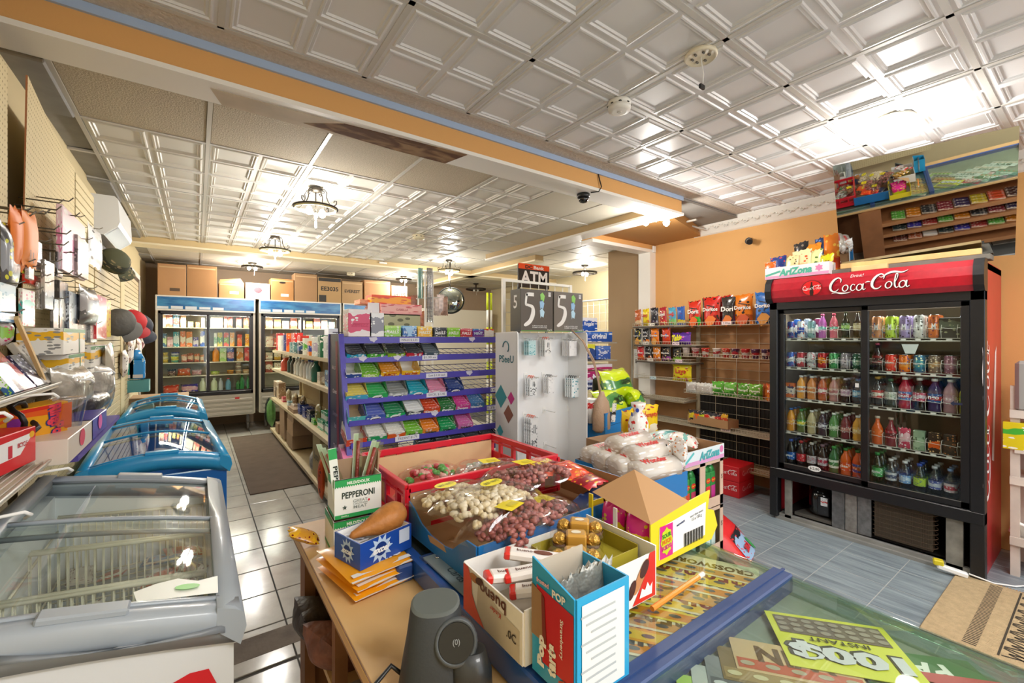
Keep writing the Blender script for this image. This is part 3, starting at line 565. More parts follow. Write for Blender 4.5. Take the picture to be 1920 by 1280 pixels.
for k in range(9):
    z = .085 + k * .031; b.tube([(4.0, 1.045, z), (3.995, 1.03, z), (3.996, .74, z), (3.996, .72, z + .006), (3.998, .70, z + .015), (4.01, .70, z + .02), (4.02, .72, z + .028)], .003, 5)
lo(b).obj('condenser_coil', M('#6d5848', .5, .6), ck)
# side print on the red flank
b = MB(); b.v = []
pl = patch(ck, 'side_print', M('#e6dfe4', .5), (4.02 - 4.28, y0 + .009 - 1.1, 1.1), (1, 0, 0), UZ, [(-.02, -.35), (.03, -.33), (.035, .2), (.055, .38), (.02, .4), (-.005, .1)])
pl = patch(ck, 'side_print', M('#e6dfe4', .5), (4.3 - 4.28, y0 + .009 - 1.1, .9), (1, 0, 0), UZ, [(-.06, -.2), (.02, -.22), (.1, .3), (.12, .55), (.06, .5), (-.01, .1)])
strokes(ck, 'side_lettering', COKE, M('#f0e6e6', .5), (4.15 - 4.28, y0 + .0085 - 1.1, .45), (0, 0, 1), (-1, 0, 0), .085)
# ---- contents
def rowy(side): return YL if side == 'l' else YR
MC = lambda c, c2='#ffffff', c3='#333333', s=0: PK(c, c2, c3, s, r=.22, m=.25, lo=.32, hi=.62)
LD, RD = 'door by the chips', 'door by the white stand'
sn = ['top', 'second', 'third', 'fourth', 'bottom']
def back(kind, side, i, z, n, **kw):
    for k in range(1, n + 1):
        y = rowy(side)[i]; x = 4.012 + .073 * k
        kind(k, (x, y + R.uniform(-.003, .003), z))
def cans(side, si, z, specs, h=.122, r=.033, deep=0):
    for i, sp in enumerate(specs):
        if sp is None: continue
        c, c2, c3, nm, tx = sp; m = MC(c, c2, c3, i); y = rowy(side)[i]
        lab = '%s can at the front, %s cooler shelf, %s' % (nm, sn[si], LD if side == 'l' else RD)
        can((4.014, y, z), m, lab, None, h, r, txts=tx)
        for k in range(1, deep + 1): can((4.014 + .072 * k, y + R.uniform(-.004, .004), z), m, '%s cans queued behind the front one, %s cooler shelf' % (nm, sn[si]), '%s cans in the cooler' % nm, h, r, parts=False)
def bots(side, si, z, specs, h=.2, r=.033, deep=0):
    for i, sp in enumerate(specs):
        if sp is None: continue
        liq, cap, lb, nm, tx = sp[:5]; hh = sp[5] if len(sp) > 5 else h; gl = len(sp) > 6 and sp[6]; y = rowy(side)[i]
        lab = '%s bottle at the front, %s cooler shelf, %s' % (nm, sn[si], LD if side == 'l' else RD)
        bottle((4.014, y, z), liq, M(cap, .35), lb, lab, None, hh, r, gl, txts=tx)
        for k in range(1, deep + 1): bottle((4.014 + .074 * k, y + R.uniform(-.004, .004), z), liq, M(cap, .35), lb, '%s bottles queued behind the front one, %s cooler shelf' % (nm, sn[si]), '%s bottles in the cooler' % nm, hh, r, gl)
LQ = lambda c: M(c, .12, coat=.6)
cans('l', 0, 1.50, [('#2b3f8f', '#c9ced6', '#d23a2e', 'blue and silver energy drink', None), ('#d8dde2', '#2b4fa8', '#d25a2e', 'white and blue energy drink', None), ('#7fa6a8', '#c7d3d2', '#355', 'silver and teal energy drink', None)], .14, .028)
bots('l', 0, 1.50, [None, None, None, (LQ('#b35fae'), '#e86a9a', PK('#c05bb5', '#7fd0c0', '#fff', 3), 'purple and pink', None), (LQ('#d76a7a'), '#e8506a', PK('#e0506a', '#6fc0a8', '#fff', 4), 'pink', None), (PET('#4f8a4a'), '#4f8a4a', PK('#2f6a35', '#9cc36a', '#fff', 5), 'green glass', None, .21, True), (PET('#c3ab78'), '#b5a068', PK('#b9a578', '#e0d3a8', '#fff', 5), 'pale amber glass', None, .21, True)], .19, .027)
for i, c in enumerate(('#2b62b8', '#8ea0b8', '#7a2f5a')): can((4.09 + .0 * i, YL[i] - .02, 1.50), MC(c), '%s taller can standing behind on the top cooler shelf' % ('blue', 'grey', 'plum')[i], None, .16, .03, parts=False)
cans('l', 1, 1.265, [('#1f55b0', '#e8eef8', '#d22', 'blue cola', 'pepsi'), ('#a8182a', '#e9dfe0', '#5a0a12', 'dark red cola', 'Coke'), ('#c9c9cc', '#8f8f94', '#b8242e', 'silver diet cola', 'Diet'), ('#b81f22', '#e58a2a', '#521', 'red and orange', None), ('#4a9a5a', '#d7e8cf', '#1f5a2f', 'green ginger ale', None), ('#9a9096', '#c5bfc4', '#555', 'grey', None), ('#2f5a42', '#8fb59a', '#fff', 'dark green', None)], deep=4)
bots('l', 2, 1.01, [None, (LQ('#e8a032'), '#f2f2ee', PK('#efe9da', '#e38a1e', '#35a', 1), 'orange juice', None), (LQ('#d88a48'), '#f0efe8', PK('#e8c9a0', '#d88a48', '#a42', 2), 'peach coloured', None), (LQ('#b85a30'), '#f2f2ee', PK('#c8283a', '#e8e0d8', '#fff', 3), 'red labelled iced tea', None), (LQ('#b07a78'), '#f2f2ee', PK('#d8bdb8', '#b06a70', '#733', 4), 'dusty pink', None), (PET('#c9a8b8'), '#d8d0e8', PK('#d9b8c8', '#b890a8', '#fff', 4), 'clear pink water', None), (PET('#4a9ac8'), '#3a7ab8', PK('#4a9ac8', '#cfe8f4', '#fff', 4), 'blue sports drink', None)], .185, .031, 2)
b = MB(); b.box(-.03, .03, 0, .05, 0, .12, 0, .002); b.obj('juice_box', PK('#e0702a', '#f2ead8', '#223a7a', 9), loc=(3.985, YL[0], 1.01), rot=-PI / 2, label='orange juice box at the chip rack end of the third cooler shelf', cat='carton')
bots('l', 3, .735, [(LQ('#e89a1a'), '#2b6ab8', PK('#e58a14', '#f2b84a', '#fff', 1), 'orange juice blue capped', None), (LQ('#5a6a28'), '#2f8a3a', PK('#3f9a3a', '#e8d83a', '#fff', 2), 'green capped brown', None), (LQ('#c3b489'), '#f2f2ee', PK('#d8cda8', '#b8a878', '#555', 3), 'beige juice', None), (LQ('#3a2a3a'), '#f2f2ee', PK('#4a3a5a', '#cfcbd8', '#fff', 4), 'dark grape juice', None), (LQ('#4f8a4a'), '#e8efe4', PK('#5a9a52', '#cfe0bf', '#fff', 5), 'green juice', None), (LQ('#7a3038'), '#f2f2ee', PK('#8a3a40', '#c88a80', '#fff', 6), 'maroon juice', None), (LQ('#e0a038'), '#f2f2ee', PK('#e8b048', '#f2d890', '#fff', 7), 'amber juice', None)], .185, .031, 2)
bots('l', 4, .437, [(LQ('#1c1a1c'), '#2b5ac0', PK('#1f62b8', '#2b72c8', '#e8f0ff', 1), 'blue labelled cola', 'pepsi'), (LQ('#2a1414'), '#c8202a', PK('#c81f2b', '#c81f2b', '#f2e8e8', 2), 'red labelled cola', None), (LQ('#1e1a1c'), '#d8d4cf', PK('#d0ccd0', '#b8a8b0', '#b8242e', 3), 'silver labelled diet cola', None), (LQ('#2a1418'), '#8a6a7a', PK('#c8b8c0', '#b82a4a', '#fff', 4), 'cherry cola', None), (LQ('#1f6a3a'), '#3aa04a', PK('#e0ead8', '#2f8a4a', '#fff', 5), 'green ginger ale', None), (LQ('#e0601a'), '#3f8a3a', PK('#e0501a', '#f07a2a', '#fff', 6), 'bright orange soda', 'Crush'), (LQ('#d8501e'), '#3a7a3a', PK('#2b4a9a', '#e86a1e', '#fff', 7), 'orange soda blue labelled', None)], .225, .033, 2)
cans('r', 0, 1.50, [('#c98a62', '#e0a884', '#3a5aa0', 'peach orange tall', 'M'), ('#b5d13a', '#c8e05a', '#4a5a1a', 'lime green tall', 'M'), ('#9a86b8', '#b8a8d0', '#3a2a4a', 'pale purple tall', 'M'), ('#c9cac6', '#e2e2de', '#3a3a3a', 'silver white tall', 'M'), ('#d0692c', '#e88a4a', '#8a3a4a', 'copper orange tall', 'M'), None, ('#4f92b8', '#8ac0d8', '#fff', 'pale blue tall', None)], .158, .033, 1)
b = MB(); b.box(-.05, .05, 0, .08, 0, .135, 0, .002); o = b.obj('drink_pack', PK('#2a2a2c', '#5f6a5a', '#9aa07a', 9, lo=.5, hi=.8), loc=(3.985, YR[5], 1.50), rot=-PI / 2, label='black shrink wrapped pack of drinks on the top cooler shelf', cat='pack')
bots('r', 1, 1.265, [(LQ('#1c1210'), '#c04a6a', PK('#8a1a1c', '#2a1614', '#e8d8d0', 1), 'glass cola', None, .2, True)], .2, .031)
cans('r', 1, 1.265, [None, ('#d83a2a', '#e85a3a', '#f0d8c0', 'red strawberry soda', 'FANTA'), ('#e8781c', '#f09a3a', '#2a4a9a', 'orange soda', 'FANTA'), ('#2f6f8f', '#3f94a0', '#e8e8b0', 'blue green iced tea', 'NESTEA'), ('#7a6656', '#c29a6a', '#e0d0b0', 'bronze root beer', None), ('#8a5a6c', '#a8788a', '#d8c0c8', 'dull purple', None), ('#3f8a4a', '#6ab06a', '#e04a3a', 'leaf green', None)], deep=3)
bots('r', 2, 1.01, [(LQ('#1a1210'), '#c8982a', PK('#c8302a', '#e8e0d0', '#2a2a2a', 1), 'dark glass stout', None, .21, True), (LQ('#182a1c'), '#2f6a3a', PK('#e0e0d8', '#c0c8b8', '#2a4a2a', 2), 'dark green malt', None, .2), (LQ('#a82038'), '#f2f2ee', PK('#2a6ab0', '#b82a48', '#f0e8f0', 3), 'ruby red wide', 'OKAN'), (PET('#cfc6c8'), '#f2f2ee', PK('#c8506a', '#cfc0c8', '#fff', 4), 'clear pink printed', None), (LQ('#3a2a5a'), '#f2f2ee', PK('#2a5a9a', '#c83a3a', '#e8e8f0', 5), 'indigo', 'ngo'), (LQ('#a88088'), '#f2f2ee', PK('#b8909a', '#d0b0b8', '#fff', 6), 'rose coloured', None), (LQ('#b8b83a'), '#f0f0d8', PK('#8ab83a', '#d8d83a', '#c8502a', 7), 'yellow green', None)], .218, .036, 2)
bots('r', 3, .735, [(LQ('#e0601a'), '#e8d8c0', PK('#e86a1a', '#e86a1a', '#f8d8b0', 1), 'orange syrup', None, .2, True), (LQ('#7a1424'), '#c8b8a8', PK('#a81c30', '#5a0c18', '#f0d8d8', 2), 'dark red syrup', None, .2, True)], .2, .033)
for i, (c1, c2, c3, lab) in enumerate((('#c83a5a', '#e8b8c0', '#fff', 'pink printed juice pouch on the fourth cooler shelf'), ('#8fa88a', '#a8c0a0', '#4a6a4a', 'green leaf print carton on the fourth cooler shelf'), ('#3a2a20', '#e0601e', '#f0c080', 'black and orange soup carton on the fourth cooler shelf'), ('#2a2a22', '#4a3a2a', '#a86a3a', 'black food carton on the fourth cooler shelf'), ('#3a3a34', '#5a5a4a', '#888', 'grey green carton at the end of the fourth cooler shelf'))):
    if i == 0: bag((4.0, YR[2], .735), -PI / 2, .07, .14, .03, PK(c1, c2, c3, i), lab, seed=2, name='drink_pouch', cat='pouch')
    else: b = MB(); b.box(-.03, .03, 0, .05, 0, .135, 0, .003); b.obj('food_carton', PK(c1, c2, c3, i, lo=.25, hi=.6), loc=(3.99, YR[2 + i], .735), rot=-PI / 2, label=lab, cat='carton')
WT = lambda c: GL(c, .16)
bots('r', 4, .437, [(WT('#cfe6dc'), '#2f9a4a', PK('#4aa85a', '#7ac88a', '#f2f8f0', 1), 'clear lemon lime soda', 'Sprite', .235), (WT('#d6e4ee'), '#f2f2f2', PK('#c8ccd0', '#4a5a7a', '#fff', 2), 'spring water white capped', None), (WT('#c0d8f0'), '#f2f2f2', PK('#7aa8e0', '#c0d8f4', '#fff', 3), 'light blue labelled water', None), (WT('#d0dcea'), '#3a5ab8', PK('#b8d83a', '#b8d83a', '#2a4a9a', 4), 'lime labelled water', None), (WT('#d4dfec'), '#d8dce0', PK('#4a5aa8', '#c8d0e0', '#fff', 5), 'indigo labelled water', None), (WT('#d4dfec'), '#8ab0e0', PK('#d8c8cc', '#c83a4a', '#fff', 6), 'pale labelled water', None), (WT('#c4d0de'), '#c8ccd2', None, 'tall plain water', None, .235)], .205, .033, 2)
# ---- on the cooler: mirror, timber, carton of snacks
MV = [(3.752, 1.212, 2.752), (3.880, .334, 2.736), (4.150, .376, 2.022), (4.010, 1.246, 2.052)]
nrm = (Vector(MV[1]) - Vector(MV[0])).cross(Vector(MV[2]) - Vector(MV[0])).normalized()
if nrm.x > 0: nrm = -nrm
mm = bpy.data.materials.new('mirror'); mm.use_nodes = True; mb_ = mm.node_tree.nodes['Principled BSDF']; mb_.inputs['Metallic'].default_value = 1; mb_.inputs['Roughness'].default_value = .015; mb_.inputs['Base Color'].default_value = (.62, .64, .63, 1)
MV = [Vector(p) for p in MV]; MV[3] = MV[3] - nrm * (MV[3] - MV[0]).dot(nrm); nrm = nrm * 1.0
b = MB(); v = [tuple(Vector(p)) for p in MV] + [tuple(Vector(p) - nrm * .008) for p in MV]
b.add(v, [(0, 3, 2, 1)], 0); b.add(v, [(4, 5, 6, 7), (0, 1, 5, 4), (1, 2, 6, 5), (2, 3, 7, 6), (3, 0, 4, 7)], 1)
b.obj('tilted_mirror', [mm, M('#5c5f5e', .5)], label='large unframed mirror tilted forward on top of the red drinks cooler', cat='mirror')
b = MB(); b.box(3.985, 4.02, .50, 1.24, 2.028, 2.066, 0, .002); b.obj('timber_batten', M('#dcb87a', .6, var=.15, vs=10), loc=(0, 0, 0), label='pale timber batten wedged along the foot of the mirror', cat='timber')
b = MB(); b.box(3.98, 4.10, .46, 1.30, 1.992, 2.026, 0, .002); b.obj('timber_batten', M('#6f6a62', .7, var=.2), label='dark board lying flat under the mirror on the cooler', cat='timber')
b = MB(); b.box(3.945, 3.978, .95, 1.16, 1.994, 2.03, 0, .002); b.obj('timber_batten', M('#e0c088', .6, var=.15), label='short pale timber offcut on the cooler top edge', cat='timber')
def open_carton(w, d, h, mats, name, label, loc, rot, cat='carton', inner=1, t=.003, flaps=0):
    b = MB(); b.box(-w / 2, w / 2, 0, d, 0, t, 1); b.box(-w / 2, w / 2, -t, 0, 0, h, 0); b.box(-w / 2, w / 2, d, d + t, 0, h, 0); b.box(-w / 2 - t, -w / 2, -t, d + t, 0, h, 0); b.box(w / 2, w / 2 + t, -t, d + t, 0, h, 0)
    if inner: b.box(-w / 2 + .0004, w / 2 - .0004, .0004, .0015, t, h, 1); b.box(-w / 2, w / 2, d - .0015, d - .0004, t, h, 1); b.box(-w / 2 + .0004, -w / 2 + .0015, 0, d, t, h, 1); b.box(w / 2 - .0015, w / 2 - .0004, 0, d, t, h, 1)
    return b.obj(name, mats, label=label, cat=cat, loc=loc, rot=rot)
az = open_carton(.46, .26, .095, [M('#e9e4ea', .5), M('#b89468', .8)], 'drink_tray_carton', 'pink and white iced tea tray carton on top of the drinks cooler', (3.93, 1.525, 1.996), -PI / 2)
L(az, 'AriZona', M('#4fae98', .4), (.0, -.005, .05), (1, 0, .04), (0, 0, 1), .24, .06, bold=.05, shear=.2)
patch(az, 'pink_stripe', M('#e99ac0', .5), (0, -.0042, .014), (1, 0, 0), (0, 0, 1), rc(.46, .022)); patch(az, 'teal_stripe', M('#4fae98', .5), (-.17, -.0045, .045), (1, 0, .25), (0, 0, 1), rc(.12, .016)); patch(az, 'pink_blossom', M('#dd7fae', .5), (.165, -.0045, .055), (1, 0, 0), (0, 0, 1), [(.03 * math.cos(a) * (1 if i % 2 else .6), .03 * math.sin(a) * (1 if i % 2 else .6)) for i, a in enumerate([k * PI / 6 for k in range(12)])])
sb = [('#d8641e', '#e89a4a', '#fff', .0, .0, .10, .15, 'orange snack bag at the wall end of the tray on the cooler'), ('#20357a', '#e8e4e8', '#d2302a', .055, .02, .14, .19, 'navy chip bag with red script in the tray on the cooler'), ('#e3d29a', '#d9b070', '#5a4a2a', .16, .0, .11, .18, 'cream bag behind the tall cream chip bag on the cooler'), ('#e8d8a8', '#e8c088', '#c8502a', .225, .02, .15, .22, 'tall cream and rust chip bag in the tray on the cooler'), ('#dfe0a0', '#9ab86a', '#5a7a3a', .31, .03, .12, .21, 'cream and green chip bag in the tray on the cooler'), ('#e88a1a', '#e8941a', '#c86a1a', .24, .10, .20, .27, 'large orange bag at the back of the tray on the cooler'), ('#20355f', '#e8e8f0', '#5a7ab8', .34, .12, .12, .31, 'navy and white bag leaning up at the back on the cooler'), ('#1f1c1c', '#3a3432', '#8a7a6a', .19, .14, .12, .30, 'black bag poking up at the back of the tray on the cooler'), ('#e07a14', '#c8401a', '#f0c040', .42, .09, .14, .33, 'orange and red bag against the mirror on the cooler'), ('#c8c81e', '#3a3a1a', '#7a1a1a', .40, .03, .10, .16, 'yellow bag with dark print at the mirror end of the tray')]
for i, (a_, b_, c_, dy, dx, w_, h_, lb) in enumerate(sb): bag((3.975 + dx, 1.735 - dy, 2.0), -PI / 2 + R.uniform(-.15, .15), w_, h_, .04, PK(a_, b_, c_, i, r=.25, lo=.1, hi=.45), lb, seed=i, tilt=R.uniform(-.1, .1))
b = MB(); b.box(4.648, 4.659, 1.74, 3.38, 0, 1.62); b.obj('back_panel', M('#a87c50', .7, var=.08), label='brown backing board on the wall behind the wire snack rack', cat='board')
b = MB(); [b.box(4.636, 4.647, 1.76 + .04 * k, 1.78 + .04 * k, .1, .87) for k in range(25)]; b.box(4.642, 4.6475, 1.75, 2.78, .1, .87); b.obj('corrugated_panel', M('#17130f', .7), label='black corrugated panel low behind the wire rack beside the cooler', cat='panel', kind='thing')
# ================================================================ wire snack rack on the orange wall
rk = T('wire_snack_rack', 'white wire snack rack of shelves on the wall beside the drinks cooler', 'rack', (4.45, 2.6, 0))
Q0 = (-4.45, -2.6, 0)
def lq(b): b.v = [(x + Q0[0], y + Q0[1], z) for x, y, z in b.v]; return b
RW = M('#cdc3ab', .5)
b = MB(); b.box(4.625, 4.65, 2.775, 2.815, 0, 1.75); lq(b).obj('upright', M('#bfb294', .6), rk)
b = MB(); b.box(4.625, 4.65, 1.74, 1.76, 0, 1.7); lq(b).obj('upright', RW, rk); b = MB(); b.box(4.60, 4.62, 3.49, 3.51, .3, 1.3); lq(b).obj('upright', M('#b5a684', .6), rk)
b = MB()
for z in [.12 + .095 * k for k in range(17)]: b.tube([(4.635, 1.76, z), (4.635, 2.78, z)], .0028, 4)
for y in (1.9, 2.13, 2.36, 2.59): b.tube([(4.632, y, .1), (4.632, y, 1.66)], .0028, 4)
lq(b).obj('wire_grid', RW, rk)
def wshelf(ya, yb, z, xf=4.36, lip=.035, plate=None, nm='wire_shelf'):
    b = MB()
    for k in range(5): x = xf + (4.62 - xf) * k / 4; b.tube([(x, ya, z), (x, yb, z)], .0025, 4)
    n = int((yb - ya) / .028)
    for k in range(n + 1):
        y = ya + (yb - ya) * k / n; b.add([(xf, y - .0013, z + lip), (xf, y + .0013, z + lip), (xf, y + .0013, z), (xf, y - .0013, z)], [(0, 1, 2, 3)]); b.box(xf, 4.62, y - .0012, y + .0012, z - .001, z + .001)
    b.tube([(xf, ya, z + lip), (xf, yb, z + lip)], .003, 4); b.tube([(xf, ya, z), (xf, yb, z)], .003, 4)
    for y in (ya, yb): b.tube([(xf, y, z), (4.62, y, z)], .003, 4); b.tube([(xf, y, z + lip), (4.62, y, z + lip)], .003, 4)
    o = lq(b).obj(nm, RW, rk)
    if plate: b = MB(); b.box(xf + .003, 4.62, ya, yb, z - .02, z - .006); lq(b).obj('tray_pan', M(plate, .5), o)
    return o
ZS = [1.625, 1.305, .945, .55, .215]
w1 = wshelf(1.78, 2.92, 1.635); w1b = wshelf(2.80, 3.50, 1.645, plate='#5c5348'); w2b = wshelf(2.66, 3.48, 1.425, plate='#5c5348'); w2 = wshelf(1.78, 2.92, 1.30); w3b = wshelf(2.72, 3.46, 1.23, plate='#5c5348')
w3 = wshelf(1.78, 2.80, .905); w4b = wshelf(2.75, 3.46, 1.02); w5b = wshelf(2.8, 3.46, .80, plate='#9a8c74'); w4 = wshelf(1.78, 3.46, .56, plate='#b8ab90'); w5 = wshelf(1.78, 3.2, .215, .0 + 4.33, plate='#a8895c')
FY = lambda y, z: (4.355 - 4.45, y - 2.6, z)
for y, z, s, c in ((2.32, 1.655, '2.50ea', '#f2d8d8'), (3.22, 1.66, '1.79', '#f2e8d8'), (3.3, 1.44, '3.49', '#f2e8d8'), (2.9, 1.44, '4.79', '#f2d8e0'), (3.24, 1.245, '1.99', '#f2e8d8'), (2.86, 1.245, '2.99', '#f2d8e0'), (3.2, 1.035, '$ 1.29 ea', '#cfe8ee'), (2.33, .57, '6 for 2.50', '#f0d8d0')): price(rk, s, FY(y, z), RY, UZ, .085 if y > 2.6 else .10, .034, c)
def chip(y, z, w, h, c1, c2, c3, lab, s=None, tc='#f4efe8', x=4.42, chips=None, sh=0., seed=0, tz=.55, t=.055, tw=.85, tilt=0):
    return bag((x, y, z + .003), -PI / 2 + R.uniform(-.08, .08), w, h, t, PK(c1, c2, c3, seed, r=.22, gloss=.3, lo=.08, hi=.30), lab, seed=seed, txts=((s, tc, tz, tw, sh),) if s else (), chips=chips, tilt=tilt)
# top shelf, large bags
for i, (y, w, h, c, c2, nm, s, ch) in enumerate(((2.72, .155, .27, '#cf2e1a', '#28a030', 'red and green', 'Dorit', '#e0601c'), (2.535, .20, .30, '#c9251d', '#8a1a14', 'bright red', 'Doritos', '#e2752a'), (2.345, .145, .285, '#35302f', '#4a2a4a', 'charcoal grey', 'Dori', '#d8742a'), (2.20, .185, .30, '#e07a16', '#a84a14', 'bright orange', 'Doritos', '#c8501c'), (1.99, .185, .31, '#2067b8', '#164a8a', 'bright blue', 'Doritos', '#c8862a'), (1.835, .15, .32, '#5a3790', '#3a2060', 'deep purple', 'Dor', '#d8742a'))):
    o = chip(y, 1.637, w, h, c, c2, '#1a1412', '%s bag of tortilla chips on the top wire shelf' % nm, s, ch and '#f4efe8', chips=ch, seed=i, tz=.56, x=4.44 + .02 * (i % 2))
    patch(o, 'triangle_print', M('#231512', .5), (0, -.0325, h * .56), (1, 0, 0), (0, 0, 1), [(-.05, .05), (.05, .03), (.005, -.055), (.0, -.045), (.036, .024), (-.034, .038)])
chip(2.43, 1.64, .17, .305, '#b8221c', '#7a1a14', '#1a1412', 'red bag standing behind the bright red tortilla chips', x=4.54, seed=3); chip(2.62, 1.64, .15, .30, '#2a2624', '#5a2a1a', '#e0601c', 'black bag standing behind the first red tortilla chips', x=4.54, seed=2)
small = [(3.46, .10, .20, '#b85a2a', '#d8b88a', '#f2e8d8', 'rust brown', None), (3.34, .10, .205, '#e8d11c', '#c8a81a', '#c8302a', 'yellow', 'Lays'), (3.22, .11, .21, '#26262e', '#4a3a4a', '#c8c8d0', 'black', None), (3.10, .10, .21, '#a82430', '#c83a3a', '#f2d890', 'crimson', 'Lays'), (2.98, .11, .205, '#4a9ab8', '#7ab86a', '#c8302a', 'pale blue and green', 'Ruffles'), (2.87, .10, .205, '#2a5aa8', '#c8b02a', '#5a3a8a', 'blue', None)]
for i, (y, w, h, a_, b_, c_, nm, s) in enumerate(small): chip(y, 1.648, w, h, a_, b_, c_, '%s small chip bag on the upper shelf near the white door jamb' % nm, s, '#d83a2a' if s == 'Ruffles' else '#c8302a' if nm == 'yellow' else '#f4efe8', seed=i, tz=.6, t=.045, tilt=.06)
small = [(3.46, .11, .185, '#262a2c', '#c8c0a0', '#e8d83a', 'black and yellow', 'Smartfood'), (3.34, .10, .18, '#2c2a2a', '#d87a2a', '#f0f0f0', 'black and orange', 'Doritos'), (3.215, .12, .19, '#e07a16', '#d86a16', '#3a70c0', 'orange', 'Doritos'), (3.06, .125, .19, '#d0401c', '#c83a1c', '#3a70c0', 'red orange', 'Doritos')]
for i, (y, w, h, a_, b_, c_, nm, s) in enumerate(small): chip(y, 1.428, w, h, a_, b_, c_, '%s small snack bag on the second rack shelf' % nm, s, seed=i + 2, tz=.55, t=.045, tilt=.06, chips='#e0a04a' if i in (0, 2) else None)
o = bag((4.41, 2.86, 1.43), -PI / 2, .24, .135, .06, PK('#4f2a86', '#6a3aa8', '#e85ab0', 5, r=.2), 'purple bag with yellow lettering at the end of the second rack shelf', seed=1); L(o, 'Takis', M('#e8e02a', .4), (-.04, -.037, .075), (1, 0, .1), (0, 0, 1), .13, .07, bold=.06, shear=.3)
small = [(3.42, .105, .165, '#c8282a', '#e0601c', '#fff', 'red', 'Doritos'), (3.31, .10, .165, '#2a2422', '#a0502a', '#fff', 'black', 'Doritos'), (3.19, .11, .17, '#e0821a', '#c85a16', '#fff', 'orange', 'Doritos'), (3.06, .12, .175, '#262428', '#a04a9a', '#d8b88a', 'black and pink', 'Munchies'), (2.92, .12, .175, '#20201f', '#8ac03a', '#c8b890', 'black and lime', None)]
for i, (y, w, h, a_, b_, c_, nm, s) in enumerate(small): chip(y, 1.233, w, h, a_, b_, c_, '%s small bag on the third rack shelf' % nm, s, seed=i, tz=.55, t=.045, tilt=.06)
# noodle cups
for i, y in enumerate((2.80, 2.69, 2.575, 2.45, 2.35, 2.255, 2.155, 2.06, 1.965, 1.87, 1.81)):
    c = ('#d8c8c0', '#c89a98', '#d83a2a', '#e8dcd4', '#d83a28', '#5a2a4a', '#c82a2a', '#5a2a50', '#4a2a4a', '#5a2a44', '#8a3a3a')[i]
    nm = ('pale', 'dusty pink', 'red', 'cream', 'vermilion', 'plum', 'crimson', 'dark plum', 'deep violet', 'wine', 'brick red')[i]
    MB().lathe([(.030, 0), (.040, .085), (.043, .087), (.043, .094)], n=14).obj('noodle_cup', PK(c, '#c8303a' if i % 2 else '#e8d8d0', '#f2e8d8', i, lo=.3, hi=.6), loc=(4.405, y, 1.302), label='%s noodle cup in the middle wire shelf row, %s from the door jamb' % (nm, ORD[i]), cat='cup')
bag((4.42, 2.86, 1.022), -PI / 2, .25, .19, .06, PK('#e3cf22', '#c8b41e', '#b83a2a', 3, r=.2, lo=.1, hi=.3), 'yellow chip bag standing alone on the wire shelf', seed=3, txts=(('Lays', '#c83a2a', .55, .5, 0),))
for i, (y, c) in enumerate(((2.74, '#d8d8d2'), (2.62, '#e0dcd4'), (2.55, '#cfcfca'))): bag((4.40, y, .908), -PI / 2, .13, .115, .05, PK(c, '#c0b8b0', '#f8f8f8', i, r=.15), 'clear and silver wrapped snack on the lower wire shelf, %s one' % ORD[i], seed=i)
for i, (y, c) in enumerate(((2.44, '#5fae3a'), (2.31, '#6fb84a'), (2.17, '#5a9a2e'), (2.06, '#72b03a'))): bag((4.41, y, .908), -PI / 2 + .1 * (i % 2), .135, .145, .05, PK(c, '#3a7a2a', '#f0e8d8', i, r=.2, lo=.1, hi=.35), 'green peanut bag on the lower wire shelf, %s from the door jamb' % ORD[i], seed=i, txts=(('Planters', '#eef2e0', .55, .7, 0),))
bag((4.40, 1.88, .908), -PI / 2, .16, .155, .05, PK('#c85a1c', '#d87a1c', '#e8b03a', 2, r=.2, lo=.1, hi=.35), 'rust orange snack bag next to the cooler on the lower wire shelf', seed=1, txts=(('Kurkure', '#f2e8e0', .6, .7, 0),)); bag((4.46, 1.96, .908), -PI / 2, .12, .155, .05, PK('#a84a1c', '#c86a2c', '#e8b03a', 2, r=.2), 'brown snack bag behind the rust orange one on the lower wire shelf', seed=2)
for i, (z, c, s) in enumerate(((1.36, '#d8761c', 'T'),)): bag((4.5, 1.79, z), -PI / 2, .10, .19, .04, PK(c, '#c86a1a', '#222', 1, r=.2), 'orange bag tucked against the cooler side above the noodle cups', seed=2, txts=((s, '#141414', .5, .4, 0),))
# carton of wafer packs on the fourth shelf
cb = open_carton(.47, .17, .085, [M('#a98158', .8, var=.06), M('#8f6b45', .8)], 'shelf_carton', 'brown cardboard carton hanging over the fourth wire shelf', (4.34, 2.52, .585), -PI / 2 - .10)
for i, (dy, c, d) in enumerate(((-.19, '#2a2830', '#d8c02a'), (-.13, '#2c2a34', '#e86a2a'), (-.07, '#26302f', '#c8d02a'), (-.01, '#2a2834', '#d83a2a'), (.05, '#2c2a30', '#e8d8c0'), (.10, '#332a30', '#c83a3a'), (.17, '#d8a41c', '#c84a2a'))):
    bag((4.37, 2.52 - dy, .60), -PI / 2 + R.uniform(-.2, .2), .085, .125, .04, PK(c, d, '#e8b88a', i, r=.2), '%s wafer pack in the brown carton, %s from the door jamb' % ('yellow' if i == 6 else 'black and bright', ORD[i]), seed=i, name='wafer_pack')
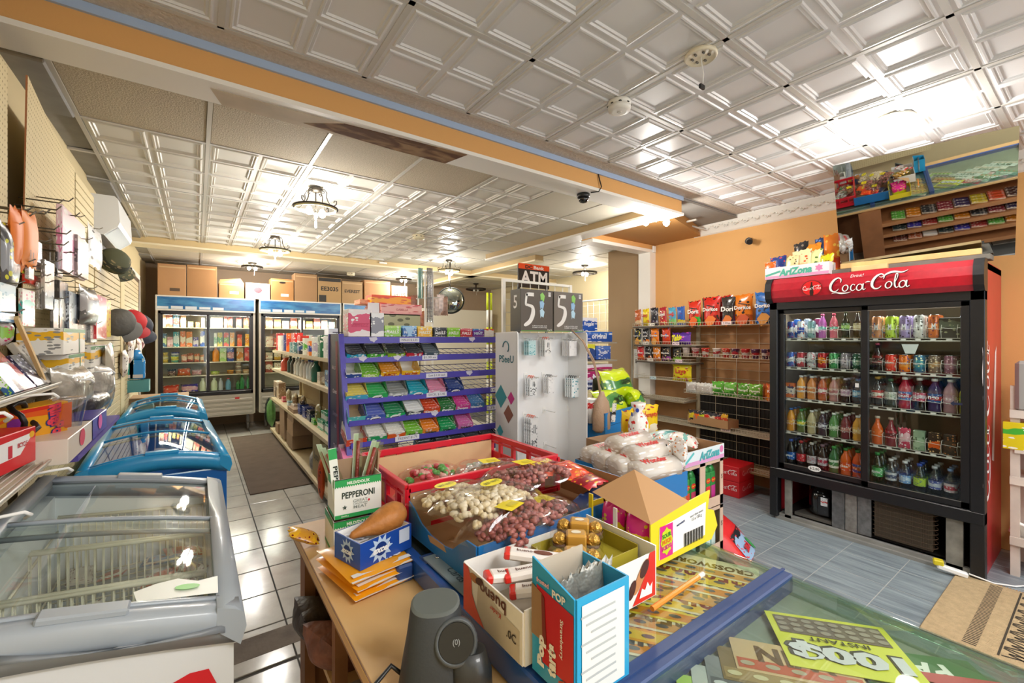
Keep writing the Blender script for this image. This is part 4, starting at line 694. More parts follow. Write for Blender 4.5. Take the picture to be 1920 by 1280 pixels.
# red cola cartons under the rack
for k, (z, lb) in enumerate(((0, 'lower red cola carton on the floor below the wire rack'), (.145, 'upper red cola carton on the floor below the wire rack'))):
    b = MB(); b.box(-.12, .12, 0, .30, 0, .142, 0, .003); o = b.obj('cola_carton', M('#c4161f', .4, coat=.3), loc=(4.11, 2.19, z), rot=-PI / 2 + .02, label=lb, cat='carton')
    strokes(o, 'lettering', COKE, WHITE, (-.095, -.0012, .06), (1, 0, 0), (0, 0, 1), .0165); strokes(o, 'lettering', COKE, M('#e6b0b0', .5), (.1212, .06, .06), (0, 1, 0), (0, 0, 1), .015)
    strokes(o, 'lettering', COKE, WHITE, (-.1212, .25, .06), (0, -1, 0), (0, 0, 1), .015)
# ================================================================ sales counter
WD = M('#d9b27a', .5, bump=.05, bs=30, var=.08, vs=4); WDD = M('#8d5f3a', .6, var=.2, vs=5)
BLU = M('#1d4f9c', .3, coat=.4); NAVY = M('#2a3c66', .4)
ct = T('sales_counter', 'wooden sales counter with pale top and open shelves facing the customers', 'counter', (.7, .3, 0))
def lc(b): b.v = [(x - .7, y - .3, z) for x, y, z in b.v]; return b
b = MB(); b.box(.245, 1.12, -1.2, 1.55, .872, .90, 0, .004); lc(b).obj('worktop', [WD], ct)
b = MB(); b.box(.246, .262, -1.2, 1.548, .868, .899); lc(b).obj('edge_band', M('#8a6a55', .7, var=.3, vs=20), ct)
for q in ((.27, 1.1, 1.50, 1.53), (.27, .30, 1.46, 1.50), (.27, .30, 1.10, 1.13), (.27, .30, -1.2, -1.1)): b = MB(); b.box(*q, 0, .87); lc(b).obj('side_panel', WDD, ct)
for z in (.28, .60):
    b = MB(); b.box(.28, .66, -1.2, 1.5, z, z + .018); lc(b).obj('shelf', WD, ct)
b = MB(); b.box(.66, .68, -1.2, 1.5, 0, .87); lc(b).obj('back_board', WDD, ct)
CWD = M('#a06a42', .55, var=.15, vs=5)
b = MB(); b.box(.68, 1.13, 1.12, 1.15, 0, .87); b.box(1.06, 1.135, .93, 1.15, 0, .87); b.box(.68, 1.13, -1.2, -1.17, 0, .87); lc(b).obj('front_panel', CWD, ct)
ZC = [.14, .30, .46, .62]
for z in ZC:
    b = MB(); b.prism([(.69, z + .07), (1.12, z), (1.12, z + .018), (.69, z + .088)], 'y', -1.17, .93); b.v = [(p[0], p[1], p[2]) for p in b.v]; o = lc(b).obj('display_shelf', CWD, ct)
    b = MB(); b.box(1.12, 1.132, -1.17, .93, z - .012, z + .03); lc(b).obj('shelf_lip', M('#b07a4e', .5), o)
n_ = 0
cc = ['#3a2a52', '#a8302a', '#6a2a22', '#8a2430', '#3a2fa0', '#4a2a22', '#333', '#2a3a3a', '#c84a1e', '#d8861e', '#e8e0d8', '#c8b02a', '#5ab03a', '#b8582a']
for k, z in enumerate(ZC):
    for i in range(14 if k else 0):
        if (i * 7 + k * 3) % 7 == 0: continue
        y = -1.05 + .14 * i; c = cc[(i * 3 + k * 5) % len(cc)]; n_ += 1
        for j in range(3):
            b = cached(('bar', c), lambda: MB().box(-.065, .065, 0, .048, 0, .03, 0, .003).mesh('bar', PK(c, '#e8d8c0', '#f4e8d8', i, lo=.3, hi=.6)))
            OB('candy_bar', b, None, (1.085 - .05 * j, y, z + .026 + .008 * j), (0, -.15, PI / 2), label='wrapped chocolate bars lying side by side on the %s sloping shelf of the counter front' % ('lowest', 'second', 'third', 'top')[k], cat='candy bar', group='bars on shelf %s of the counter front' % ('low', 'two', 'three', 'four')[k])
# lottery display with clear lid on the counter
lt_ = T('lottery_display', 'blue framed lottery ticket display with clear lid along the counter top', 'display', (.78, .2, .90))
def ld(b): b.v = [(x - .78, y - .2, z - .9) for x, y, z in b.v]; return b
b = MB(); b.box(.447, 1.112, -1.1, 1.60, .901, .915); ld(b).obj('base_plate', M('#8d968a', .5, var=.15, vs=8), lt_)
b = MB(); b.box(.437, .462, -1.1, 1.60, .901, .954, 0, .004); ld(b).obj('frame_rail', BLU, lt_)
b = MB(); b.box(.395, .437, 1.02, 1.26, .901, .945, 0, .005); ld(b).obj('end_block', M('#24427f', .35, coat=.4), lt_)
for y in (.46, 1.585, 1.0, -.35):
    b = MB(); b.box(.45, 1.116, y - .022, y + .022, .915, .957, 0, .003); b.box(.45, 1.12, y - .003, y + .003, .957, .960); ld(b).obj('divider_bar', M('#2c4474', .4), lt_)
for ya, yb in ((-1.1, -.375), (-.325, .435), (.485, .975), (1.025, 1.56)):
    b = MB(); b.box(.462, 1.105, ya, yb, .9485, .9515); ld(b).obj('glass_lid', GL('#f0f6f2', .06), lt_)
b = MB(); b.box(1.098, 1.108, -1.1, 1.6, .915, .949); b.tube([(1.108, -1.1, .945), (1.108, 1.6, .945)], .009, 8); ld(b).obj('clear_edge', GL('#dfeee6', .2), lt_)
b = MB(); b.prism([(-.025, -.12), (.02, -.12), (.012, .12), (-.03, .12)], 'z', 0, .004); o = b.obj('logo_plate', M('#8fa0a6', .3, .3), lt_, loc=(.482 - .78, .88 - .2, .0575), rot=.0); L(o, 'Cards', M('#33454f'), (0, 0, .005), (0, -1, 0), (1, 0, 0), .07, shear=.3)
for yy in (.78, .98): MB().lathe([(.008, 0), (.006, .003)], n=10).obj('screw', CHROME, lt_, loc=(.482 - .78, yy - .2, .0615))
# scratch tickets below the lid
def ticket(x, y, z, w, d, c1, c2, c3, s, tc, lab, rot=0., sz=.7, grp=None):
    b = MB(); b.box(-w / 2, w / 2, -d / 2, d / 2, 0, .0008); o = b.obj('scratch_ticket', PK(c1, c2, c3, int(x * 40), lo=-1, hi=2) if 0 else M(c1, .4), loc=(x, y, z), rot=rot, label=lab, cat='ticket', group=grp)
    patch(o, 'print_band', M(c2, .45), (0, d * .28, .0012), (1, 0, 0), (0, 1, 0), rc(w * .96, d * .3)); L(o, s, M(tc, .45), (0, -d * .08, .0016), (1, 0, 0), (0, 1, 0), w * sz, bold=.04, sp=1.05)
    for k in range(5): patch(o, 'number_spot', M(c3, .5), (-w * .4 + w * .2 * k, d * .28, .0018), (1, 0, 0), (0, 1, 0), ell(w * .06, d * .07, 10))
    return o
A1 = PI  # text reads from the customer side
for i in range(9):
    ticket(.66 + .048 * i, .582 + .002 * i, .917 + .0012 * i, .215, .085, ('#f3e2c0', '#f0a83a', '#f2e6c8', '#f5d64a')[i % 4], ('#e8902a', '#f5c84a', '#e0a050')[i % 3], '#5a5a5a', ('BINGO', 'CROSSWORD', '$50,000', 'CROSSWORD', 'BINGO')[i % 5], ('#555', '#8a2a1a', '#7a5a1a')[i % 3], 'orange and cream crossword scratch ticket under the clear lid, %s from the customer edge' % ORD[8 - i], 2.2 - .02 * i, .9)
    ticket(.62 + .048 * i, .78 + .004 * i, .916 + .0012 * i, .24, .085, ('#f5d64a', '#f0b83a', '#f5e07a')[i % 3], ('#f3e2c0', '#e8902a')[i % 2], '#c88a2a', ('CROSSWORD', '$50,000', 'BINGO')[i % 3], '#9a5a1a', 'yellow crossword ticket in the row by the cartons, %s from the customer edge' % ORD[8 - i], 2.2, .9)
big = MB(); big.box(-.105, .105, -.08, .08, 0, .001); o = big.obj('scratch_ticket', M('#e3e04a', .4), loc=(.975, .305, .9255), rot=2.25, label='large yellow scratch ticket marked with a big 100 under the clear lid', cat='ticket')
patch(o, 'keypad_print', M('#7a6a62', .5), (.0, -.042, .002), (1, 0, 0), (0, 1, 0), rc(.185, .055)); L(o, '100$', M('#e4e0e8', .5), (0, .033, .003), (1, 0, 0), (0, 1, 0), .185, .05, bold=.05); L(o, '100$', M('#4a4640', .5), (0.003, .030, .0022), (1, 0, 0), (0, 1, 0), .192, .056, bold=.07); L(o, 'INSTANT', M('#3a3a30', .5), (0, -.003, .003), (1, 0, 0), (0, 1, 0), .10, .012)
for r_ in range(3):
    for k in range(8): patch(o, 'key_spot', M('#a79a90', .5), (-.082 + .0235 * k, -.058 + .016 * r_, .0028), (1, 0, 0), (0, 1, 0), ell(.009, .006, 10))
cs = [('#d8b48a', '#c85a3a', '#b8a890', 'WIN', '#6a4a2a', 'tan and orange'), ('#8a7048', '#a88a5a', '#d8c8a0', 'GOLD', '#3a2a1a', 'brown gold'), ('#8f8f92', '#6a6a70', '#d0d0d2', 'CASH', '#2a2a2e', 'grey silver'), ('#c9c9c4', '#8a8a88', '#5a5a5a', 'RICHES', '#333', 'pale grey'), ('#b8d86a', '#6aa03a', '#f0f0d0', 'LUCKY', '#2a5a1a', 'lime green'), ('#d8d2c4', '#b0a890', '#7a6a5a', 'BONUS', '#5a4a3a', 'stone coloured')]
for i, (a_, b_, c_, s, tc, nm) in enumerate(cs):
    ticket(.86 - .04 * i, .335 + .002 * i, .9235 - .001 * i, .20, .085, a_, b_, c_, s, tc, '%s scratch ticket beside the big yellow one, below the blue bar' % nm, 2.22, .6)
for i in range(6):
    ticket(1.02 - .002 * i, .20 - .07 * i, .919 + .001 * (i % 2), .20, .10, ('#4a7a52', '#c8505a', '#dfe6da', '#5a8a6a', '#d89aa8', '#8ab0a0')[i], ('#b8c8a8', '#e8d8d8', '#6a9a7a')[i % 3], '#c8503a', ('PAY', 'LUCKY', 'BONUS')[i % 3], '#f0f0e8', '%s scratch ticket near the clear customer edge of the display' % ('forest green', 'rose red', 'white mint', 'sea green', 'pink', 'grey green')[i], 2.3, .5)
    ticket(.85 - .01 * i, .19 - .07 * i, .9215 + .001 * (i % 2), .24, .10, ('#e8e8e0', '#d8dcd8', '#c8d8d0', '#dcdcd4', '#e4e0d4', '#cfd8d4')[i], ('#c8d8c8', '#d8c8b8')[i % 2], '#9aa89a', ('SUPER', 'WILD', 'MAX')[i % 3], '#6a8a7a', 'pale washed out scratch ticket under the lid, %s after the grey ones' % ORD[i], 2.25, .6)
b = MB(); b.tube([(-.10, 0, 0), (.085, 0, 0)], .0055, 8, 0, False); b.tube([(.085, 0, 0), (.105, 0, 0)], .0055, 8, 1, False); b.obj('orange_pencil', [M('#ee8a1e', .35, coat=.4), M('#e8dcd0', .5)], loc=(.84, .552, .9585), rot=.06, label='orange pencil lying on the clear lid beside the yellow carton', cat='pencil')

# ---- things on the counter
ZT = .9605
def strip_txt(p, s, mat, o, r, u, w, **k): return L(p, s, mat, o, r, u, w, **k)
# pepperoni cartons
GRN = M('#2fa558', .45, coat=.2); KR = M('#a98a6c', .8)
def pepbox(loc, rot, w, d, h, lab, opened):
    b = MB(); t = .002
    b.box(-w / 2, w / 2, 0, d, 0, t, 1); b.box(-w / 2, w / 2, -t, 0, 0, h, 0); b.box(-w / 2, w / 2, d, d + t, 0, h + (.03 if opened else 0), 1); b.box(-w / 2 - t, -w / 2, -t, d + t, 0, h, 0); b.box(w / 2, w / 2 + t, -t, d + t, 0, h, 0)
    if opened: b.prism([(w / 2, h * .2), (w / 2 + .004, h * .3), (w / 2 + .012, h + .05), (w / 2 + .008, h + .055)], 'y', d * .5, d + .01, 1)
    o = b.obj('pepperoni_carton', [M('#f1f3ee', .5), KR], loc=loc, rot=rot, label=lab, cat='carton')
    for s_, (oo, rr, ww) in {'f': ((0, -t - .0006, 0), (1, 0, 0), w), 'l': ((-w / 2 - t - .0006, d / 2, 0), (0, -1, 0), d)}.items():
        ex = Vector(oo); 
        patch(o, 'green_band', GRN, ex + Vector((0, 0, h * .89)), rr, (0, 0, 1), rc(ww + .002, h * .2)); patch(o, 'green_band', GRN, ex + Vector((0, 0, h * .05)), rr, (0, 0, 1), rc(ww + .002, h * .1))
        patch(o, 'black_edge', BLACK, ex + Vector((0, 0, h * .995)), rr, (0, 0, 1), rc(ww + .003, h * .02))
        n = Vector(rr).cross((0, 0, 1)); e2 = ex + n * .0006
        if s_ == 'f':
            L(o, 'MILD/DOUX', M('#e8f4e4', .5), e2 + Vector((0, 0, h * .89)), rr, (0, 0, 1), ww * .5, bold=.04)
            L(o, 'PEPPERONI', M('#26382e', .5), e2 + Vector((0, 0, h * .58)), rr, (0, 0, 1), ww * .72, h * .17, bold=.02)
            L(o, 'GREAT', M('#9aa29c', .5), e2 + Vector((ww * .04, 0, h * .40)), rr, (0, 0, 1), ww * .32, h * .08, bold=.01); L(o, 'CANADIAN', M('#9aa29c', .5), e2 + Vector((ww * .04, 0, h * .325)), rr, (0, 0, 1), ww * .32, h * .045, bold=.0); L(o, 'MEAT', M('#9aa29c', .5), e2 + Vector((ww * .04, 0, h * .245)), rr, (0, 0, 1), ww * .3, h * .08, bold=.01)
            patch(o, 'red_mark', M('#d8324a', .5), e2 + Vector((ww * .23, 0, h * .37)), rr, (0, 0, 1), ell(.003, .0035, 8)); patch(o, 'leaf_mark', M('#4a5a50', .5), e2 + Vector((-ww * .3, 0, h * .27)), rr, (0, 0, 1), [(.007 * math.sin(a) * q, .007 * math.cos(a) * q) for a, q in zip([k * PI / 5 for k in range(10)], [1, .45] * 5)])
            L(o, '20x22 g', M('#e8f4e4', .5), e2 + Vector((-ww * .3, 0, h * .05)), rr, (0, 0, 1), ww * .16)
            for k in range(20): patch(o, 'zigzag', M('#f1f3ee', .5), e2 + Vector((-ww / 2 + ww * (k + .5) / 20, 0, h * .795)), rr, (0, 0, 1), [(-ww / 42, -.001), (ww / 42, -.001), (0, .0035)])
    return o
pepbox((.371, 1.255, .9005), -.06, .128, .13, .094, 'lower white and green pepperoni carton standing on the wooden counter', False)
pepbox((.372, 1.258, 1.0), -.06, .124, .10, .108, 'upper open pepperoni carton with sausage sticks on the wooden counter', True)
def stick(p, q, lab, card=True, meat='#8a3226', top='#3aa860'):
    t = T('sausage_stick', lab, 'sausage', p, 0, 'pepperoni sticks in the open carton'); d = Vector(q) - Vector(p)
    MB().tube([tuple(d * k) for k in (.02, .3, .6, .9)], .0055, 7).obj('sausage', M(meat, .35, coat=.4, bump=.4, bs=150, var=.2, vs=60), t)
    u = Vector((1, -.35, 0)).normalized(); b = MB(); w = .013
    pts = [d * 0, d * 1.0]; b.add([pts[0] - u * w, pts[0] + u * w, pts[1] + u * w, pts[1] - u * w], [(0, 1, 2, 3)]); b.add([(Vector(v) + Vector((.002, .006, 0))) for v in (pts[0] - u * w, pts[0] + u * w, pts[1] + u * w, pts[1] - u * w)], [(0, 1, 2, 3)])
    b.obj('wrapper', GL('#eaf2ea', .10), t)
    if card:
        cd_ = MB(); cd_.add([pts[0] - u * w * .9 + Vector((0, .008, 0)), pts[0] + u * w * .2 + Vector((0, .008, 0)), pts[1] + u * w * .2 + Vector((0, .008, 0)), pts[1] - u * w * .9 + Vector((0, .008, 0))], [(0, 1, 2, 3)]); cd_.obj('card', M('#e6ece4', .5), t)
    return t
t = T('sausage_stick', 'white and green stick wrapper reading upwards at the corner of the open carton', 'sausage', (.322, 1.275, 1.02), 0, None)
b = MB(); b.box(-.011, .011, -.002, .002, 0, .175); o = b.obj('wrapper', M('#eef2ea', .4), t, rot=(0, -.10, 0)); patch(o, 'green_end', GRN, (0, -.003, .16), (1, 0, 0), (0, 0, 1), rc(.022, .03)); L(o, 'PEPPERO', M('#1c2a22'), (0.003, -.003, .075), (0, 0, -1), (1, 0, 0), .10, .012, bold=.03)
stick((.345, 1.33, 1.01), (.295, 1.36, 1.19), 'green topped pepperoni stick leaning out at the aisle corner'); stick((.365, 1.33, 1.01), (.30, 1.33, 1.185), 'pepperoni stick with a pink back leaning towards the aisle', meat='#a8524a')
stick((.385, 1.33, 1.01), (.40, 1.35, 1.21), 'tall upright pepperoni stick in the middle of the carton'); stick((.385, 1.30, 1.01), (.442, 1.31, 1.19), 'pepperoni stick leaning towards the red crate in front'); stick((.40, 1.31, 1.01), (.458, 1.33, 1.18), 'second leaning pepperoni stick nearest the red crate')
# blue gum carton with a sweet potato, on folded yellow bags
XB = M('#1c4aa8', .35, coat=.3)
gx = OB('gum_carton', open_carton(.144, .104, .062, [XB, M('#f0f0f0', .5)], 'gum_carton', 'x', (0, 0, 0), 0).data, None, (.381, 1.058, .957), .286, label='blue gum display carton with a sweet potato lying in it', cat='carton')
bpy.data.objects.remove(bpy.data.objects['gum_carton'], do_unlink=True); gx.name = 'gum_carton'
def burst(p, o, r, u, s):
    patch(p, 'burst_print', M('#bcd4f2', .4), o, r, u, [(s * math.cos(a) * q, s * math.sin(a) * q) for a, q in zip([k * PI / 11 for k in range(22)], [1.15, .7] * 11)])
    n = Vector(r).cross(u) * .0006; patch(p, 'disc_print', M('#16357e', .4), Vector(o) + n, r, u, ell(s * .55, s * .55, 20)); L(p, 'excel', M('#f2f6fc', .4), Vector(o) + n * 2, r, (-.12, 0, 1) if abs(r[0]) > .5 else u, s * 1.5, bold=.05, shear=.3)
burst(gx, (-.018, -.0037, .032), (1, 0, 0), (0, 0, 1), .030); burst(gx, (-.0757, .05, .032), (0, -1, 0), (0, 0, 1), .026); patch(gx, 'fine_print', M('#c9d4ea', .5), (.052, -.0037, .04), (1, 0, 0), (0, 0, 1), rc(.032, .034))
t = T('sweet_potato', 'tan sweet potato resting in the blue gum carton', 'vegetable', (.39, 1.125, 1.022), .22)
b = MB(); rr = [.004, .010, .014, .020, .030, .037, .040, .038, .028, .010]; xx = [-.085, -.078, -.06, -.04, -.015, .01, .03, .048, .062, .070]
b.loft([[(x, r * math.cos(a) * (1 + .03 * math.sin(3 * a)), r * .9 * math.sin(a) + .12 * x) for a in [k * PI / 9 for k in range(18)]] for x, r in zip(xx, rr)]); b.obj('flesh', M('#b9783a', .55, bump=.3, bs=60, var=.16, vs=25), t)
for i, (dx, dy, rz) in enumerate(((-.045, .03, .4), (-.02, .05, .9), (-.05, .06, -.2), (.0, .03, .1))): b = MB(); b.box(-.03, .03, -.009, .009, 0, .004, 0, .001); b.obj('gum_stick', M('#c9ccd6' if i % 2 else '#e8e8ee', .3, .3), loc=(.37 + dx, 1.085 + dy, .99 + .004 * i), rot=(.0, .1, rz), label='foil wrapped gum pack lying in the blue carton under the sweet potato', cat='gum', group='loose gum packs in the blue carton')
YB = PK('#f2a51c', '#f4f2ee', '#f0b040', 3, r=.3, lo=.15, hi=.32)
for i, (x, y, z, rz, lab) in enumerate(((.352, 1.115, .903, .16, 'bottom yellow and white bag in the stack under the blue gum carton'), (.352, 1.12, .921, .21, 'middle yellow and white bag in the stack under the blue gum carton'), (.35, 1.125, .939, .15, 'top yellow and white bag directly under the blue gum carton'))):
    b = MB(); ph = i * 2.1
    def f(sg): return lambda u, v: ((u - .5) * .165 * (1 if sg < 0 else 1), (v - .5) * .215, .009 + sg * .009 * max(0, (1 - abs(2 * u - 1) ** 4)) ** .5 * max(0, (1 - abs(2 * v - 1) ** 5)) ** .5 + .003 * math.sin(7 * u + 5 * v + ph) * abs(2 * v - 1) - .000)
    b.grid(f(1), 10, 12); b.grid(lambda u, v: f(-1)(1 - u, v), 10, 12); ob = b.obj('yellow_bag', [M('#f2a51c', .3, coat=.3)], loc=(x, y, z), rot=rz, label=lab, cat='bag')
    patch(ob, 'white_stripe', M('#f4f2ee', .4), (0, -.089, .0145), (1, 0, 0), (0, 1, 0), rc(.15, .016)); patch(ob, 'white_seam', M('#f2efe8', .4), (0, -.1055, .0095), (1, 0, 0), (0, 1, 0), rc(.165, .008))
    if i == 2: L(ob, 'cello', M('#f8f4ea', .4), (.02, -.06, .0195), (1, 0, 0), (0, 1, 0), .09, bold=.03, shear=.3)
    if i == 0: patch(ob, 'barcode', M('#6a6460', .5), (.055, -.085, .0155), (1, 0, 0), (0, 1, 0), rc(.03, .014))
bag((.287, 1.36, .915), PI / 2 - .2, .07, .085, .03, PK('#e8b01c', '#d8982a', '#7a1a14', 2, r=.25), 'small yellow snack bag tucked behind the pepperoni cartons on the counter edge', seed=1, tilt=-1.1)
# payment terminal stand
t = T('payment_terminal', 'dark grey payment terminal cradle with cable on the wooden counter', 'terminal', (.335, .69, .902), -.45)
def oval(rx, ry, z, cx=0, cy=0, n=28): return [(cx + rx * math.copysign(abs(math.cos(a)) ** .8, math.cos(a)), cy + ry * math.copysign(abs(math.sin(a)) ** .9, math.sin(a)), z + 0.0 * a) for a in [2 * PI * k / n for k in range(n)]]
DG = M('#33373a', .5, bump=.05, bs=200)
def tip(r, k=.12): return [(x, y, z + (y) * k * 4 * 0 + x * 0 + y * .5) for x, y, z in r]
b = MB(); b.loft([oval(.062, .052, 0), oval(.062, .052, .012), oval(.056, .044, .05), oval(.048, .032, .095), tip(oval(.042, .024, .135, 0, .006))], 0, True, False); b.obj('body', DG, t)
b = MB(); b.loft([tip(oval(.042, .024, .135, 0, .006)), tip(oval(.038, .020, .138, 0, .006))], 0, False, True); b.obj('top_face', M('#565b58', .6), t)
MB().lathe([(.036, -.03), (.036, .0), (.030, .003), (.029, -.002)], n=26).obj('ring', M('#4c5154', .45), t, mat=fr((.034, -.034, .092), (1, 0, 0), (0, .45, 1)))
patch(t, 'ring_face', M('#1b1d1f', .3), (.034, -.0375, .0936), (1, 0, 0), (0, .45, 1), ell(.029, .029, 24)); L(t, '(0)', M('#8a8d8f'), (.034, -.0385, .094), (1, 0, 0), (0, .45, 1), .012)
b = MB(); b.loft([oval(.036, .028, 0, .06, -.03), oval(.034, .026, .04, .06, -.03), oval(.028, .018, .075, .055, -.028)], 0); b.obj('side_module', M('#2b2e30', .4, coat=.3), t)
b = MB(); b.tube([(-.05, 0, .02), (-.075, .01, .035), (-.10, -.01, .02), (-.12, -.06, .006), (-.12, -.2, .004)], .004, 8); b.obj('cable', BLACK, t)
# clutter on the shelves behind the counter
for i, (x, y, z, c, nm) in enumerate(((.33, 1.37, .62, '#4a4038', 'dark crumpled'), (.34, 1.25, .62, '#8a5a4a', 'reddish brown crumpled'), (.35, 1.0, .62, '#6a5f55', 'grey brown crumpled'), (.34, .9, .3, '#7a2a24', 'maroon patterned'), (.33, 1.1, .3, '#c8b8a8', 'pale'), (.33, .75, .62, '#2a7a3a', 'green'))):
    bag((x, y, z), PI / 2 + .3 * i, .15, .14, .10, M(c, .5, bump=.8, bs=30, var=.4, vs=20), '%s plastic bag stuffed on the shelf behind the counter' % nm, seed=i, tilt=-.7)

# ---- red crate with wooden liner
RC = M('#d1162c', .4, coat=.2); cr = T('red_crate', 'red plastic bakery crate with plywood liner at the far end of the counter', 'crate', (.755, 1.37, ZT))
hw, hd_, hh = .277, .21, .13
b = MB(); b.box(-hw, hw, -hd_, hd_, 0, .006)
for s in (-1, 1):
    for a, c in ((hh - .022, hh), (0, .018)): b.box(-hw, hw, s * hd_ - .008, s * hd_ + .008, a, c, 0, .002); b.box(s * hw - .008, s * hw + .008, -hd_, hd_, a, c, 0, .002)
    b.box(-hw, hw, s * hd_ - .008, s * hd_ + .008, hh - .034, hh - .028); b.box(s * hw - .008, s * hw + .008, -hd_, hd_, hh - .034, hh - .028)
    for k in range(9): x = -hw + 2 * hw * k / 8; b.box(x - .010, x + .010, s * hd_ - .006, s * hd_ + .006, 0, hh - .01)
    for y in (-hd_, -hd_ + .07, -.05, .05, hd_ - .07, hd_): b.box(s * hw - .006, s * hw + .006, y - .008, y + .008, 0, hh - .01)
    b.box(s * hw - .004, s * hw + .004, -hd_, -.05, .018, .06); b.box(s * hw - .004, s * hw + .004, .05, hd_, .018, .06)
b.obj('crate_frame', RC, cr); b = MB(); b.box(-hw + .012, hw - .012, hd_ - .016, hd_ - .010, .0, hh - .024); b.box(-hw + .012, -hw + .018, -.02, hd_ - .02, 0, hh - .03); b.obj('plywood_liner', M('#d9b98c', .6, var=.08), cr)
# nut bags
def nuts_mb(w, d, h, s, n, seed, elong=1.5):
    rr = random.Random(seed); b = MB()
    for i in range(n):
        u, v = rr.uniform(-.46, .46), rr.uniform(-.46, .46); z = h * (1 - (2.1 * abs(u)) ** 3) ** .5 * (1 - (2.1 * abs(v)) ** 3) ** .5 if abs(u) < .476 and abs(v) < .476 else 0
        c = Vector((u * w, v * d, max(s * .6, z - rr.uniform(0, s)))); a = rr.uniform(0, PI); e = Vector((math.cos(a), math.sin(a), rr.uniform(-.4, .4))).normalized(); q = e.orthogonal().normalized(); p = e.cross(q); N_ = 6
        rings = [[tuple(c + e * (s * elong * t) + (q * math.cos(2 * PI * k / N_) + p * math.sin(2 * PI * k / N_)) * s * r) for k in range(N_)] for t, r in ((-.95, .35), (-.45, .9), (.35, .95), (.95, .4))]
        b.loft(rings, i % 3, True, True, True)
    return b
def nutbag(x, y, z, rz, w, d, h, cols, s, lab, tag='rect', n=150, elong=1.4, tilt=(0, 0), tg=(0, 0), seed=0):
    t = T('nut_bag', lab, 'bag', (x, y, z), 0, None); t.rotation_euler = (tilt[0], tilt[1], rz)
    nuts_mb(w * .9, d * .8, h * .85, s, n, seed, elong).obj('nuts', [M(c, .45, coat=.15) for c in cols], t, kind='stuff')
    b = MB(); ph = seed
    def f(u, v):
        uu, vv = 2 * u - 1, 2 * v - 1; e = max(0, 1 - abs(uu) ** 3.5) ** .5 * max(0, 1 - abs(vv) ** 3.5) ** .5
        return (uu * w / 2 * 1.08, vv * d / 2 * 1.12, .003 + (h * 1.04) * e + .004 * math.sin(11 * u + 8 * v + ph) * e + .004 * math.sin(14 * u + ph) * (1 - e))
    b.grid(f, 12, 12); b.obj('clear_film', GL('#fafafa', .10, 1, .05), t)
    zt = h * 1.06 + .006
    if tag == 'rect': p = patch(t, 'price_label', M('#f2dc1c', .5), (tg[0], tg[1], zt), (1, 0, 0), (0, 1, .0), rc(.062, .05)); patch(p, 'label_print', M('#d8c418', .5), (.006, -.004, .001), (1, 0, 0), (0, 1, 0), rc(.03, .022))
    if tag == 'oval': p = patch(t, 'price_label', M('#efe02a', .5), (tg[0], tg[1], zt), (1, 0, 0), (0, 1, 0), ell(.036, .022, 22)); L(p, 'BEST NUTS', M('#3a3a14', .5), (0, 0, .001), (1, 0, 0), (0, 1, 0), .052, .012)
    return t
PN = ('#a05a52', '#b87068', '#8a4a48'); AL = ('#9a6a4a', '#a87850', '#8a5a3c'); PI_ = ('#e3d2ae', '#d8c49a', '#efe3c8')
nutbag(.575, 1.03, 1.06, .35, .22, .17, .04, PI_, .0085, 'bag of white pistachios with oval yellow label nearest the blue carton corner', 'oval', 130, 1.35, (0, .05), (-.03, .03), 1)
nutbag(.61, .945, 1.065, .25, .26, .17, .045, PI_, .009, 'larger bag of white pistachios with oval yellow label, front of the nut carton', 'oval', 150, 1.35, (0, 0), (.03, .02), 2)
nutbag(.655, .862, 1.035, .4, .30, .19, .05, PN, .0075, 'bag of red skinned peanuts with square yellow label at the front of the blue carton', 'rect', 190, 1.35, (0, 0), (-.03, .02), 3)
nutbag(.83, 1.04, 1.075, .1, .28, .16, .04, PN, .0075, 'bag of red skinned peanuts with square yellow label in the middle of the blue carton', 'rect', 170, 1.35, (0, .04), (-.02, .02), 4)
nutbag(.80, .95, 1.00, .2, .20, .12, .035, PN, .0075, 'bag of red peanuts half buried below the other peanut bags', 'rect', 110, 1.35, (0, 0), (0, .01), 5)
nutbag(.80, 1.19, 1.055, -.15, .19, .13, .035, AL, .008, 'bag of brown almonds with yellow label over the crate edge', 'rect', 120, 1.7, (0, 0), (-.02, .02), 6)
nutbag(.88, 1.13, 1.03, .3, .17, .12, .035, AL, .009, 'bag of almonds half under the first almond bag', None, 80, 1.7, (0, 0), (0, 0), 7)
CA = [('#b8434a', '#3f9a58', '#e8c8b8'), ('#c8e0c8', '#d8b8a0', '#e8e0e0'), ('#5aa84a', '#d84a5a', '#e8a8a0'), ('#d8d0c0', '#e0e4e8', '#a8c8b0')]
for i, (x, y, z, rz, lab) in enumerate(((.60, 1.27, .99, .2, 'bag of red and green gummy sweets at the aisle side of the crate'), (.86, 1.38, .995, -.3, 'bag of pale sweets at the far corner of the red crate'), (.68, 1.44, 1.0, .5, 'bag of red and green sweets by the plywood liner'), (.78, 1.29, 1.0, .1, 'bag of clear wrapped sweets in the middle of the red crate'))): nutbag(x, y, z, rz, .20, .15, .045, CA[i], .011, lab, None, 55, 1.3, seed=10 + i)
